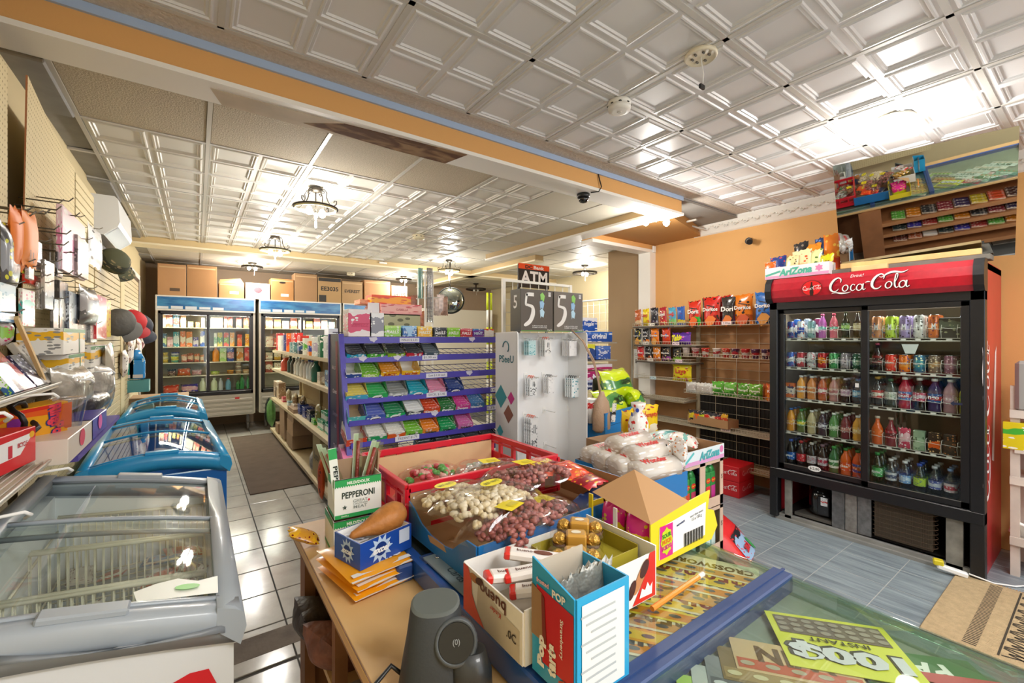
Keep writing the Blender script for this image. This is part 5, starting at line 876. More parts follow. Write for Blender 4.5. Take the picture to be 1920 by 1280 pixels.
# blue nut carton
b = MB(); w, d, h = .58, .34, .088; t_ = .004
b.box(0, w, 0, d, 0, t_, 1); b.box(0, w, -t_, 0, 0, h, 0); b.box(0, w, d, d + t_, 0, h + .02, 0); b.box(w, w + t_, -t_, d + t_, 0, h + .02, 0); b.box(t_, w - t_, .0005, .002, t_, h, 1); b.box(w - .002, w - .0005, 0, d, t_, h + .02, 1); b.box(0, w, d - .002, d - .0005, t_, h + .02, 1)
b.prism([(0, 0), (d, 0), (d, h), (d * .92, h * .9), (d * .78, h * .58), (d * .62, h * .44), (d * .42, h * .42), (d * .3, h * .5), (d * .2, h * .8), (d * .12, h), (0, h)], 'x', -t_, 0, 0)
b.prism([(d * .38, h * .30), (d * .62, h * .25), (d * .66, h * .4), (d * .6, h * .44), (d * .42, h * .45)], 'x', -t_ - .0008, -t_, 1)
b.obj('nut_carton', [M('#1b6fb2', .4, coat=.35), M('#b08a62', .8)], loc=(.494, .812, ZT), rot=.035, label='large blue carton with cut out end, heaped with nut bags on the counter', cat='carton')
for i, (x, y, z, rz, lab) in enumerate(((.90, .905, 1.0, .35, 'upper navy and white bar pack in the blue carton'), (.885, .875, .97, .3, 'lower navy and white bar pack in the blue carton'), (.985, .935, 1.0, .2, 'navy and pink bar pack against the right wall of the blue carton'))):
    b = MB(); b.box(-.055, .055, -.03, .03, 0, .026, 0, .003); o = b.obj('bar_pack', PK('#1f2f5a', '#dfe4ec', '#4a5a7a', i, lo=.2, hi=.62), loc=(x, y, z), rot=(.05, -.12, rz), label=lab, cat='pack')
bag((.90, 1.03, 1.075), .3, .13, .10, .03, PK('#e2501c', '#e8641e', '#c8201c', 1, r=.25), 'orange peanut butter cup bag lying in the blue carton', seed=2, tilt=-1.3, txts=(('Reese', '#f2d02a', .5, .7, 0),)); bag((.99, 1.0, 1.06), .1, .12, .10, .03, PK('#e8461c', '#d83a1a', '#f0a02a', 4, r=.25), 'second orange and red candy bag by the carton back wall', seed=1, tilt=-1.35); bag((1.0, .93, 1.05), .2, .12, .07, .02, PK('#b8242e', '#8a1a24', '#e8b02a', 4, r=.25), 'dark red candy pack tucked in by the yellow carton', seed=3, tilt=-1.4)
# chocolate bar carton (white and red)
WR = M('#f2f0ec', .45, coat=.2); RD_ = M('#dd2c20', .4, coat=.3); KRF = M('#c6b9a6', .7)
b = MB(); w, d, h = .345, .195, .092; t_ = .003
b.box(0, w, 0, d, 0, t_, 1); b.box(0, w, -t_, 0, 0, h, 0); b.box(w, w + t_, -t_, d + t_, 0, h + .012, 0); b.box(0, w, d, d + t_, 0, h, 0); b.prism([(0, 0), (d, 0), (d, h), (0, h * .95)], 'x', -t_, 0, 0); b.box(.14, .142, 0, d, 0, h - .01, 1)
kb = b.obj('chocolate_carton', [WR, KRF], loc=(.437, .572, ZT), label='white and red chocolate bar carton in front of the blue nut carton', cat='carton')
patch(kb, 'red_panel', RD_, (-t_ - .001, d * .9, .045), (0, -1, 0), (0, 0, 1), [(-.018, -.045), (.06, -.045), (.03, -.02), (.015, .0), (.012, .03), (.0, .046), (-.018, .046)]); patch(kb, 'grey_panel', M('#cfc6b8', .5), (-t_ - .0005, d * .5, .03), (0, -1, 0), (0, 0, 1), [(-.05, -.03), (.09, -.03), (.09, .025), (.03, .03), (-.04, .05)])
L(kb, 'bueno', M('#5a2a1e', .4), (-t_ - .002, d * .45, .072), (0, 1, 0), (0, 0, -1), .085, .022, bold=.02); L(kb, 'Kinder', M('#c8322a', .4), (-t_ - .002, d * .40, .052), (0, 1, 0), (0, 0, -1), .035, bold=.01); patch(kb, 'biscuit_print', M('#b0723a', .5), (-t_ - .0016, d * .78, .079), (0, -1, 0), (0, 0, 1), ell(.016, .008, 14)); patch(kb, 'biscuit_print', M('#4a2418', .5), (-t_ - .0018, d * .68, .081), (0, -1, 0), (0, 0, 1), ell(.014, .007, 14, a=.3)); L(kb, '.0C', M('#3a3230', .5), (-t_ - .002, d * .15, .035), (0, -1, 0), (0, 0, 1), .028)
patch(kb, 'red_panel', RD_, (w * .93, -t_ - .001, .04), (1, 0, 0), (0, 0, 1), [(-.05, -.038), (.023, -.038), (.023, .055), (.005, .055), (-.012, .01)]); patch(kb, 'bar_print', M('#c98a5a', .5), (w * .86, -t_ - .0016, .055), (1, 0, 0), (0, 0, 1), ell(.038, .011, 16, a=.95)); patch(kb, 'bar_print', M('#4a241c', .5), (w * .89, -t_ - .0022, .068), (1, 0, 0), (0, 0, 1), ell(.020, .011, 14, a=.95)); patch(kb, 'bar_print', M('#4a241c', .5), (w * .78, -t_ - .0018, .036), (1, 0, 0), (0, 0, 1), ell(.020, .009, 14, a=1.1)); patch(kb, 'milk_print', M('#f6f6f4', .5), (w * .93, -t_ - .002, .022), (1, 0, 0), (0, 0, 1), [(-.03, -.01), (.01, -.012), (.012, .012), (.004, .004), (-.004, .016), (-.012, .002), (-.022, .008)])
for i, (x, y, z, rz) in enumerate(((.50, .68, 1.035, .9), (.53, .655, 1.045, .75), (.555, .69, 1.05, .5), (.52, .62, 1.03, .6))):
    b = MB(); b.box(-.055, .055, -.016, .016, 0, .018, 0, .005); o = b.obj('chocolate_bar', M('#ece6e2', .3, coat=.4), loc=(x, y, z), rot=(0, .1 * (-1) ** i, rz - 1.2), label='white wrapped chocolate bar with red tips in the white carton, %s from the nut carton' % ORD[i], cat='candy bar')
    for s in (-1, 1): b = MB(); b.box(-.007, .007, -.016, .016, -.001, .014, 0, .003); b.obj('red_tip', RD_, o, loc=(s * .056, 0, .002))
    patch(o, 'biscuit_print', M('#6a3420', .4), (.015, 0, .0185), (1, 0, 0), (0, 1, 0), ell(.02, .009, 12)); L(o, 'bueno', M('#5a2a1e'), (-.022, 0, .0187), (1, 0, 0), (0, 1, 0), .032)
# gold chocolate packs in olive tray
b = MB(); b.box(-.09, .09, -.07, .07, 0, .003); b.box(-.09, .09, -.072, -.07, 0, .03); b.box(.09, .092, -.07, .07, 0, .035); b.box(-.092, -.09, -.07, .07, 0, .03); b.box(-.09, .09, .07, .072, 0, .03)
b.obj('olive_tray', M('#a89a30', .5), loc=(.685, .68, 1.018), rot=.0, label='olive gold tray of wrapped chocolates on the white carton', cat='tray')
GO = M('#d9a84a', .3, .6, bump=1., bs=90)
for i, (x, y, z) in enumerate(((.64, .66, 1.045), (.68, .70, 1.055), (.725, .735, 1.06))):
    t = T('gold_chocolate_pack', 'pack of three gold foil chocolates with paper band, %s from the sour candy carton' % ('third', 'second', 'first')[i], 'chocolates', (x, y, z), -.62 - .1 * i)
    for k in range(3):
        o = MB().loft([[(.0165 * r * math.cos(a), .0165 * r * math.sin(a), .0165 * h_) for a in [q * PI / 7 for q in range(14)]] for h_, r in ((-.95, .3), (-.6, .8), (0, 1), (.6, .8), (.95, .3))]).obj('gold_ball', GO, t, loc=(-.036 + .036 * k, 0, 0))
        MB().lathe([(.0155, -.012), (.018, -.004), (.0135, -.013)], n=14, cap0=False, cap1=False).obj('paper_cup', M('#5a3420', .6), t, loc=(-.036 + .036 * k, 0, 0))
    b = MB(); b.box(-.022, .022, -.0175, .0175, -.0175, .0175, 0, .004); o = b.obj('paper_band', M('#c9953a', .45, coat=.2), t); patch(o, 'oval_mark', M('#efe4cc', .5), (0, 0, .0182), (1, 0, 0), (0, 1, 0), ell(.011, .008, 14))
    b = MB(); b.box(-.058, .058, -.019, .019, -.018, .019, 0, .008); b.obj('clear_wrap', GL('#ffffff', .08), t)
# toaster pastry carton
b = MB(); w, d, h = .112, .098, .158; t_ = .003; SKY = M('#2ca3d6', .4, coat=.3)
b.box(0, w, 0, d, 0, t_, 1); b.box(0, w, -t_, 0, 0, h, 0); b.box(w, w + t_, -t_, d + t_, 0, h, 0); b.box(0, w, d, d + t_, 0, h + .012, 1); b.prism([(0, 0), (d, 0), (d, h + .025), (0, h)], 'x', -t_, 0, 0)
pt = b.obj('pastry_carton', [SKY, KRF], loc=(.449, .463, ZT), rot=0, label='blue and red toaster pastry carton standing open on the lottery display', cat='carton')
patch(pt, 'white_panel', M('#e9ebe9', .5), (w / 2, -t_ - .001, h * .48), (1, 0, 0), (0, 0, 1), rc(w * .84, h * .9))
for k in range(9): patch(pt, 'text_line', M('#b9bec2', .5), (w / 2 - .006 * (k % 3), -t_ - .0016, h * (.14 + .085 * k)), (1, 0, 0), (0, 0, 1), rc(w * (.5 + .08 * (k % 3)), .0035))
patch(pt, 'red_panel', M('#c41b26', .4), (-t_ - .001, .036, h * .52), (0, -1, 0), (0, 0, 1), [(-.035, -.055), (.0355, -.055), (.0355, .052), (-.05, .062)]); patch(pt, 'pastry_print', M('#9c7a58', .6), (-t_ - .0016, .078, h * .60), (0, -1, 0), (0, 0, 1), [(-.020, -.035), (.005, -.035), (.012, .0), (.006, .04), (-.020, .047)]); patch(pt, 'pastry_filling', M('#7a2a1e', .5), (-t_ - .0019, .066, h * .58), (0, -1, 0), (0, 0, 1), [(-.004, -.035), (.006, -.035), (.0, .04), (-.007, .042)])
L(pt, 'Pop', WHITE, (-t_ - .002, .072, h * .28), (0, 0, 1), (0, 1, 0), .05, .022, bold=.06); L(pt, 'tarts', WHITE, (-t_ - .002, .048, h * .27), (0, 0, 1), (0, 1, 0), .05, .020, bold=.06); L(pt, 'POP', WHITE, (-t_ - .002, .032, h * .93), (0, -1, 0), (0, 0, 1), .03, bold=.04); L(pt, 'frosted', M('#f2b8c0'), (-t_ - .002, .07, h * .97), (0, -1, 0), (0, .1, 1), .03, bold=.03); L(pt, 'Strawberry', WHITE, (-t_ - .002, .026, h * .55), (0, 0, -1), (0, -1, 0), .06, .009, bold=.02); patch(pt, 'berry_print', M('#b84a2a', .5), (-t_ - .002, .02, h * .14), (0, -1, 0), (0, 0, 1), [(-.012, -.02), (.014, -.02), (.016, .0), (.0, .006), (-.012, .0)])
for i in range(4): bag((.485 + .022 * i, .515 + .004 * (i % 2), ZT + .004), .2 - .1 * i, .075, .155, .016, M('#b9b4a8', .25, .6, bump=.5, bs=60), 'silver foil pastry pouch standing in the blue and red carton', seed=i, name='foil_pouch', cat='pouch', group='foil pouches in the pastry carton')
# sour candy carton (yellow)
YL_ = M('#e8d51e', .4, coat=.3); b = MB(); w, d, h = .265, .19, .125; t_ = .0035
b.box(0, w, 0, d, 0, t_, 1); b.box(w, w + t_, 0, d, 0, .06, 0); b.box(0, w, d, d + t_, 0, h * .8, 0)
b.prism([(0, 0), (w, 0), (w + .03, .03), (w + .012, .075), (w * .93, .085), (w * .97, h + .008), (w * .6, h), (0, h - .02)], 'y', -t_, 0, 0)
b.prism([(0, 0), (d, 0), (d, h), (d * .93, h), (d * .93, .04), (0, .04)], 'x', -t_, 0, 0); b.prism([(d * .50, .04), (d * .56, .04), (d * .56, h * .9), (d * .50, h * .9)], 'x', -t_, 0, 1)
b.add([(0, -t_, h - .02), (w * .6, -t_, h), (w * .34, d * .6, h + .065), (-.0, d * .95, h + .005)], [(0, 1, 2, 3)], 2)
sp_ = b.obj('sour_candy_carton', [YL_, M('#e6e2d8', .5), M('#b98f64', .8)], loc=(.858, .640, ZT), rot=.01, label='bright yellow sour candy carton with torn brown flap and white barcode label', cat='carton')
patch(sp_, 'white_panel', WHITE, (w * .53, -t_ - .001, .055), (1, 0, .0), (0, 0, 1), [(-.11, -.042), (.09, -.034), (.095, .052), (-.108, .034)]); patch(sp_, 'magenta_panel', M('#d81f8a', .4), (w * .225, -t_ - .0015, .052), (1, 0, 0), (0, 0, 1), rc(.052, .078)); patch(sp_, 'green_panel', M('#c8d81e', .4), (w * .225, -t_ - .002, .052), (1, 0, 0), (0, 0, 1), [(.024 * math.cos(a) * q, .034 * math.sin(a) * q) for a, q in zip([k * PI / 8 for k in range(16)], [1, .85] * 8)])
for k, s in enumerate(('SOUR', 'PATCH', 'KIDS')): L(sp_, s, M(('#3a8a2a', '#e0601a', '#c81a7a')[k], .4), (w * .225, -t_ - .0025, .066 - .014 * k), (1, 0, .08), (0, 0, 1), .036, .011, bold=.05)
for k in range(22): patch(sp_, 'barcode_line', M('#2a2a2a', .5), (w * .50 + .0042 * k, -t_ - .002, .033), (1, 0, 0), (0, 0, 1), rc(.0012 + .0012 * ((k * 7) % 3), .034))
L(sp_, 'sour then sweet', M('#555'), (w * .72, -t_ - .002, .088), (1, 0, .06), (0, 0, 1), .06); L(sp_, '12 x 150 g', M('#555'), (w * .72, -t_ - .002, .077), (1, 0, .06), (0, 0, 1), .045); L(sp_, 'MAYNARDS', M('#2a3a6a'), (w * .45, -t_ - .002, .08), (1, 0, .15), (0, 0, 1), .035, bold=.05)
for i, yy in enumerate((.135, .055)): bag((.89, .64 + yy, ZT + .004), -PI / 2, .075, .105, .05, PK('#e0208a', '#f0d81e', '#e8c01e', i, r=.25, lo=-1, hi=.5), 'magenta and yellow sour candy bag seen in the open end of the carton, %s one' % ('farther', 'nearer')[i], seed=i)
for i in range(3): bag((.95 + .05 * i, .74, ZT + .004), -PI / 2, .14, .105, .045, PK('#e0208a', '#c8d81e', '#e8c01e', i, r=.25, lo=.1, hi=.5), 'magenta and green sour candy bags packed inside the yellow carton', seed=i, group='sour candy bags inside the yellow carton')
# ================================================================ measuring helper: where a sight line meets a plane x=, y= or z=
def at(px, py, x=None, y=None, z=None):
    a, b = (px - 960) / 820, (634 - py) / 820; s, c = math.sin(TH), math.cos(TH); d = Vector((s + a * c, c - a * s, b))
    t = x / d.x if x is not None else y / d.y if y is not None else (z - 1.5) / d.z
    return Vector((0, 0, 1.5)) + d * t
def carton(name, loc, w, d, h, mats, lab, rot=0, cat='box', group=None, bev=.002, tx=None, tc='#ffffff', tw=.7, tz=.5, sh=0., tilt=0., th=None):
    """closed box, its printed face towards local -y"""
    o = OB(name, cached(('cm', round(w, 4), round(d, 4), round(h, 4), mats.name), lambda: MB().box(-w / 2, w / 2, 0, d, 0, h, 0, bev).mesh(name, mats)), None, loc, (tilt, 0, rot), label=lab, cat=cat, group=group)
    if tx: L(o, tx, M(tc, .5), (0, -.0008, h * tz), (1, 0, 0), (0, 0, 1), w * tw, th, bold=.03, shear=sh)
    return o
# ================================================================ purple candy rack
PUR = M('#4a3fb4', .4, coat=.3, bump=.15, bs=40, var=.1, vs=5); PURD = M('#2a1f4e', .4, coat=.2)
RK = [(3.0, 1.51), (2.96, 1.382), (2.92, 1.252), (2.88, 1.117), (2.84, .985), (2.80, .853), (2.76, .715), (2.72, .57)]
cr = T('candy_rack', 'purple metal gum and candy rack with seven price rails', 'rack', (1.45, 3.1, 0))
def lr(b): b.v = [(x - 1.45, y - 3.1, z) for x, y, z in b.v]; return b
b = MB(); b.prism([(3.28, 1.53), (3.0, 1.53), (2.66, .2), (2.66, 0), (3.28, 0)], 'x', .765, .778); sp = lr(b).obj('side_panel', PURD, cr)
b = MB(); b.prism([(3.02, 1.53), (2.995, 1.53), (2.652, .2), (2.652, 0), (2.70, 0), (2.70, .2)], 'x', .758, .790); b.box(.76, .785, 3.26, 3.29, 0, 1.53); lr(b).obj('side_edge', PUR, cr)
b = MB(); b.prism([(3.28, 1.53), (3.0, 1.53), (2.66, .2), (2.66, 0), (3.28, 0)], 'x', 2.42, 2.43); lr(b).obj('side_panel', PURD, cr)
for s, y, z, w, c in (('HALLS', 3.145, 1.30, .09, '#d8ccd8'), ('Clorets', 3.12, 1.14, .11, '#d8ccd8'), ('Dentyne', 3.11, .985, .12, '#8a7a98'), ('ice', 3.10, .91, .05, '#a89ab0'), ('Trident', 3.08, .765, .15, '#c8bcd0'), ('CADBURY', 3.06, .60, .14, '#c87a98')): L(sp, s, M(c, .5), (.7635 - 1.45, y - 3.1, z), (0, -1, 0), (0, 0, 1), w, bold=.04, shear=.15, sp=.95)
patch(sp, 'red_stripe', M('#8a1c3a', .5), (.7638 - 1.45, 0, 0), (0, -1, 0), (0, 0, 1), [(.08, .0), (.16, 0), (.05, 1.48), (.0, 1.48)])
patch(sp, 'round_mark', M('#d88a8a', .5), (.7630 - 1.45, 2.92 - 3.1, .57), (0, -1, 0), (0, 0, 1), ell(.025, .04, 18))
for k, (y, z) in enumerate(RK):
    b = MB(); b.box(.78, 2.42, y, y + .006, z - .045, z, 0, .002); rl = lr(b).obj('price_rail', PUR, cr)
    b = MB()
    for i in range(28 if k else 8): x = .80 + 1.6 * i / 27; b.tube([(x, y + .006, z - .03), (x + .001, 3.24, z + .03)], .0022, 4)
    b.tube([(.78, 3.24, z + .032), (2.42, 3.24, z + .032)], .004, 4); b.tube([(.78, 3.1, z + .005), (2.42, 3.1, z + .005)], .003, 4); lr(b).obj('wire_shelf', M('#3a3468', .4), rl)
for k, px, py, w, s in ((0, 768, 631, .15, 'HALLS $ 2.25'), (1, 806, 663, .12, '$1.99 ea'), (2, 819, 697, .17, 'Gum $ 1.50 each'), (3, 819, 732, .16, 'EXCEL $ 1.45'), (5, 764, 813, .17, 'TRIDENT $1.79'), (3, 925, 723, .05, '1.45'), (4, 921, 756, .08, '1.75')):
    p_ = at(px, py, y=RK[k][0] - .003); price(cr, s, (p_.x - 1.45, p_.y - 3.1, RK[k][1] - .022), (1, 0, 0), (0, 0, 1), w, .032, '#e8e8f2', '#6a6a80')
for k, px in ((0, 700), (1, 745), (1, 680), (4, 815), (0, 885), (2, 880)):
    p_ = at(px, 640, y=RK[k][0] - .002); patch(cr, 'torn_paper', M('#d8d6ec', .6), (p_.x - 1.45, p_.y - 3.1, RK[k][1] - .02), (1, 0, 0), (0, 0, 1), [(-.03, .015), (-.02, -.008), (-.004, -.012), (.004, -.02), (.016, -.006), (.03, .004), (.022, .018)])
def gum(px, k, w, c, top, tx, tc, lab, hf=.055, hb=.085, d=.15, full=True, inner='#f0eee8', m=None):
    """open display carton leaning back on a rack shelf, with packs inside"""
    y, z = RK[k]; p_ = at(px, 640, y=y + .012); mm = m or PK(c, top, '#f4f4f4', px % 17, lo=.55, hi=1.2, gloss=.3)
    me = cached(('gt', w, hf, hb, d, mm.name, inner), lambda: tray(w, d, hf, hb).mesh('gum_carton', [mm, M(inner, .6)]))
    o = OB('gum_carton', me, None, (p_.x, y + .010, z - .028), (.42, 0, R.uniform(-.03, .03)), label=lab, cat='carton')
    if tx: L(o, tx, M(tc, .5), (0, -.0025, hf * .52), (1, 0, 0), (0, 0, 1), w * .72, hf * .42, bold=.05, shear=.2)
    if full:
        for j in range(4):
            pk = cached(('gp', w, top), lambda: MB().box(-w * .46, w * .46, 0, d * .22, 0, .012, 0, .002).mesh('gum_pack', PK(top, top, '#f4f4f4' if tx is not None else '#9aa2a8', 3, gloss=.3)))
            OB('gum_pack', pk, None, Vector((p_.x, y + .010, z - .028)) + Vector((0, d * (.03 + .235 * j) * .913 - (hf * .86) * .4, d * (.03 + .235 * j) * .4 + hf * .80)), (.42, 0, 0), label='gum packs lying inside the %s' % lab.split(' carton')[0] + ' carton', cat='gum', group='packs in the %s' % lab.split(' carton')[0])
    return o
# cough drop cartons on the top rail
tp = [(687, 60, .20, '#f2e8ea', 'ZIPFIZZ', '#c8285a', 'white and crimson striped carton at the aisle end of the rack top', .185, '#d82a62'), (727, 60, .13, '#f0f0f2', None, '#888', 'white carton with small grey print beside the striped one on the rack top', .165, '#8a8a98'), (726, 0, .128, '#8ecb3a', 'HALLS', '#f4f8ee', 'first lime green cough drop carton on the rack top', .078, '#b8e06a'), (755, 0, .112, '#1c66b4', 'HALLS', '#e8f2fc', 'blue cough drop carton with pale chevron on the rack top', .078, '#8ac0ee'), (783, 0, .122, '#efb512', 'HALLS', '#f8f4d8', 'golden yellow cough drop carton on the rack top', .076, '#f6d04a'), (812, 0, .112, '#2b2f36', 'HALLS', '#f2f2f2', 'black cough drop carton on the rack top', .07, '#4a4f58'), (839, 0, .112, '#84cc2a', 'HALLS', '#f4f8ee', 'second lime green cough drop carton, beside the black one', .07, '#a8e05a'), (865, 0, .108, '#c4243c', 'HALLS', '#fbeef0', 'crimson cough drop carton on the rack top', .066, '#e07a88'), (890, 0, .108, '#6a2a9a', 'MINT', '#cfe0f8', 'purple cough drop carton with blue burst on the rack top', .064, '#4a8ad0'), (913, 0, .09, '#ece8e4', None, '#888', 'white and orange carton at the display end of the rack top', .066, '#e0601e')]
for i, (px, _, w, c, s, tc, lab, h, c2) in enumerate(tp):
    xx = (.90, 1.015, 1.128, 1.255, 1.375, 1.50, 1.615, 1.728, 1.838, 1.94)[i]; w = (.155, .10, .12, .108, .118, .112, .112, .108, .106, .09)[i]
    o = carton('cough_drop_carton' if i > 1 else 'candy_carton', (xx, 3.005, 1.512), w, .13, h, PK(c, c2, '#f4f4f4', i, lo=.78 if i > 1 else .2, hi=1.5 if i > 1 else .8, gloss=.3), lab, cat='carton', tx=s, tc=tc, tz=.42, tw=.75, sh=.15, th=.022 if i > 1 else None)
    if i == 3: patch(o, 'chevron_print', M('#a8d0f4', .4), (0, -.0012, h * .5), (1, 0, 0), (0, 0, 1), [(-.04, .03), (.04, .03), (.012, -.02), (.02, -.036), (-.02, -.036), (-.012, -.02)])
b = MB(); b.box(-.04, .04, 0, .003, 0, .075); b.obj('card_flap', M('#e8e4ea', .5), loc=(1.01, 3.06, 1.675), label='white folded card flap standing up from the small print carton', cat='card')
g5 = [(667, '#1a9cc8', 'blue'), (704, '#3fae2a', 'green'), (742, '#8ab82a', 'lime and red'), (776, '#c8243a', 'red')]
for i, (px, c, nm) in enumerate(g5):
    o = gum(px, 1, .125, c, '#3a3f46', None, '#e8e8e8', '%s sided carton of grey gum packs on the second rail' % nm, .045, .08); L(o, '5', M('#e4e8ea', .4), (.042, -.003, .022), (1, 0, 0), (0, 0, 1), .022, .034, bold=.05); L(o, 'RAIN', M('#c8ccd0', .4), (-.015, -.003, .02), (1, 0, 0), (0, 0, 1), .05, .010)
o = gum(808, 1, .12, '#4a5a68', '#6a7884', None, '#ddd', 'slate grey carton of gum packs on the second rail', .045, .08); L(o, '5', M('#c8d4dc', .4), (.04, -.003, .022), (1, 0, 0), (0, 0, 1), .022, .034, bold=.05)
for px, w, c, top, tx, tc, lab, full in ((662, .10, '#2a4a9a', '#e8ecf2', None, '', 'small blue and white carton at the aisle end of the third rail', False), (692, .125, '#86c832', '#6ab02a', 'TROPIC', '#e8f4c8', 'lime green carton of gum on the third rail', True), (730, .13, '#f0b418', '#d8901a', 'JUICY', '#a82a1a', 'yellow fruit gum carton with packs on the third rail', True), (769, .135, '#f0b81c', '#f0c83a', 'Juicy Fruit', '#b8321a', 'nearly empty yellow carton on the third rail', False)): gum(px, 2, w, c, top, tx, tc, lab, .055, .09, full=full)
def exg(px, k, c, top, lab, full=True, tx='excel'):
    o = gum(px, k, .135, c, top, None, '', lab, .045, .085, full=full); patch(o, 'oval_mark', M('#f2f4f4', .5), (0, -.0028, .020), (1, 0, 0), (0, 0, 1), ell(.036, .017, 16)); L(o, tx, M('#1c2a4a', .5), (0, -.0034, .020), (1, 0, .05), (0, 0, 1), .05, .016, bold=.05, shear=.3); return o
o = gum(668, 3, .14, '#4ab0d8', '#e8d86a', None, '', 'pale blue and yellow carton packed with slim gum on the fourth rail', .05, .085, inner='#e0c8a8')
exg(707, 3, '#2fae5a', '#3ab864', 'bright green gum carton on the fourth rail'); exg(745, 3, '#b9bdbd', '#8f9595', 'silver grey gum carton on the fourth rail'); exg(783, 3, '#22b4cc', '#1aa8c0', 'turquoise gum carton on the fourth rail'); exg(818, 3, '#eaa8c4', '#e490b4', 'pale pink gum carton on the fourth rail'); exg(853, 3, '#1d3a86', '#2a4a96', 'navy gum carton on the fourth rail')
gum(669, 4, .12, '#58c4c4', '#7ad4cc', None, '', 'small aqua gum carton at the aisle end of the fifth rail', .05, .09, full=False, inner='#d0b890'); exg(703, 4, '#3a5ab8', '#5a6ac0', 'medium blue gum carton on the fifth rail'); exg(740, 4, '#1fae62', '#2a8a5a', 'emerald gum carton on the fifth rail')
for px, c, nm in ((776, '#3a444c', 'charcoal'), (808, '#d84a1c', 'orange red'), (838, '#2a7a3a', 'forest green'), (866, '#d8409a', 'hot pink'), (893, '#3a78b0', 'steel blue')):
    gum(px, 4, .125, c, '#e8ecec' if nm == 'charcoal' else c, 'Dentyne', '#f2f4f4', '%s ice gum carton on the fifth rail' % nm, .055, .08, inner=c)
for px, c, nm, full, tx in ((668, '#e0502a', 'white and red', False, None), (706, '#2aa860', 'white and green', True, None), (742, '#e8641e', 'white and orange, torn open', True, None), (775, '#7cc43a', 'lime striped', True, 'Trident'), (806, '#ee8a24', 'orange striped', True, 'Trident'), (838, '#22a45c', 'deep green striped', True, 'Trident'), (871, '#e27ac0', 'lilac pink', True, 'Trident')):
    gum(px, 5, .125, c, c if tx else '#e8e8e0', tx, '#1c3a3a', '%s gum carton on the sixth rail' % nm, .05, .09, full=full)
o = open_carton(.28, .14, .05, [M('#b8844e', .7)] * 2, 'brown_tray', 'brown cardboard tray of round candy packs behind the red crate', (1.14, 2.79, .69), 0)
for i in range(4): p_ = MB().lathe([(.030, 0), (.030, .008), (.026, .010)], n=18).obj('round_candy', PK('#5a3a7a', '#e8c81e', '#c83a8a', i, lo=.3, hi=1.1), loc=(1.05 + .062 * i, 2.83, .74), rot=(.9, 0, 0), label='round purple and yellow candy pack in the brown tray, %s from the aisle' % ORD[i], cat='candy')
for i in range(5): gum(805 + 29 * i, 6, .13, ('#3aa0d0', '#3aa0d0', '#4ab03a', '#5ab83a', '#3a8ac0')[i], '#3a4046', None, '', '%s swoosh grey gum carton peeping over the red crate' % ('sky blue', 'blue', 'green', 'lime', 'azure')[i], .05, .08)
gum(660, 6, .11, '#e85a9a', '#f08ab8', None, '', 'pink round gum carton low on the rack at the aisle end', .06, .09)
# stacked cartons and lattice behind the rack top
ck2 = []
for px0, px1, py0, py1, yy, c, c2, nm, tx in ((697, 771, 556, 575, 3.55, '#e8501e', '#f0a82a', 'orange floral', None), (715, 791, 572, 590, 3.5, '#f0a8a8', '#f4b8b0', 'pink with red flowers', 'GABELLA'), (695, 715, 575, 592, 3.6, '#e87a70', '#f0a89a', 'small salmon', None), (675, 700, 562, 570, 3.6, '#e08a5a', '#f0a87a', 'narrow peach', None)):
    a_, c_ = at(px0, py1, y=yy), at(px1, py0, y=yy); carton('incense_carton', (a_.x / 2 + c_.x / 2, yy, min(a_.z, c_.z)), c_.x - a_.x, .16, abs(c_.z - a_.z), PK(c, c2, '#c8303a', int(px0), lo=.3, hi=.8), '%s carton stacked behind the purple rack' % nm, cat='carton', tx=tx, tc='#c86a6a', tw=.3)
a_, c_ = at(713, 612, y=3.5), at(788, 590, y=3.5)
b = MB(); b.box(a_.x, c_.x, 3.5, 3.7, 1.31, c_.z); b.obj('aquarium_box', PK('#b8b890', '#d0cca0', '#6a6a4a', 4, lo=.2, hi=.7), label='olive cream carton carrying the orange and pink cartons', cat='carton')
# ================================================================ white phone accessory display and what stands on it
pd = T('accessory_display', 'white pegboard display stand of phone accessories with printed side', 'display', (2.03, 2.42, 0)); YF_, YP, X0, X1 = 2.30, 2.50, 1.713, 2.342; WP = M('#f1f2f3', .35, coat=.2)
def lp(b): b.v = [(x - 2.03, y - 2.42, z) for x, y, z in b.v]; return b
b = MB(); b.box(X0, X1, YP, YP + .06, 0, 1.54); b.box(X0, X1, YF_, YP, 0, .25); lp(b).obj('back_board', WP, pd)
for xa, nm in ((X0 - .008, 'l'), (X1, 'r')):
    b = MB(); b.prism([(YF_, 0), (YP + .06, 0), (YP + .06, 1.54), (YF_ + .02, 1.545), (YF_ + .005, 1.54), (YF_, 1.525)], 'x', xa, xa + .008); sd = lp(b).obj('side_panel', WP, pd)
    if nm == 'l': sdl = sd
def sidep(name, mt, y, z, pts): return patch(sdl, name, mt, (X0 - .0095 - 2.03, y - 2.42, z), (0, -1, 0), (0, 0, 1), pts)
sidep('side_ground', M('#dfe1e4', .4), 2.43, .77, rc(.255, 1.53)); ex_ = X0 - .0105
for y, z, c, s in ((2.49, 1.10, '#3a8f98', .09), (2.40, .99, '#8a5a4a', .07), (2.37, 1.10, '#c83a8a', .05), (2.50, .86, '#4aa8b8', .05), (2.49, .62, '#8a5aa0', .05), (2.40, .62, '#2a8a98', .05), (2.45, .45, '#c8c8cc', .08)): patch(sdl, 'product_print', M(c, .4), (ex_ - 2.03, y - 2.42, z), (0, -1, 0), (0, 0, 1), [(0, -s * .9), (s * .8, 0), (0, s * .9), (-s * .8, 0)])
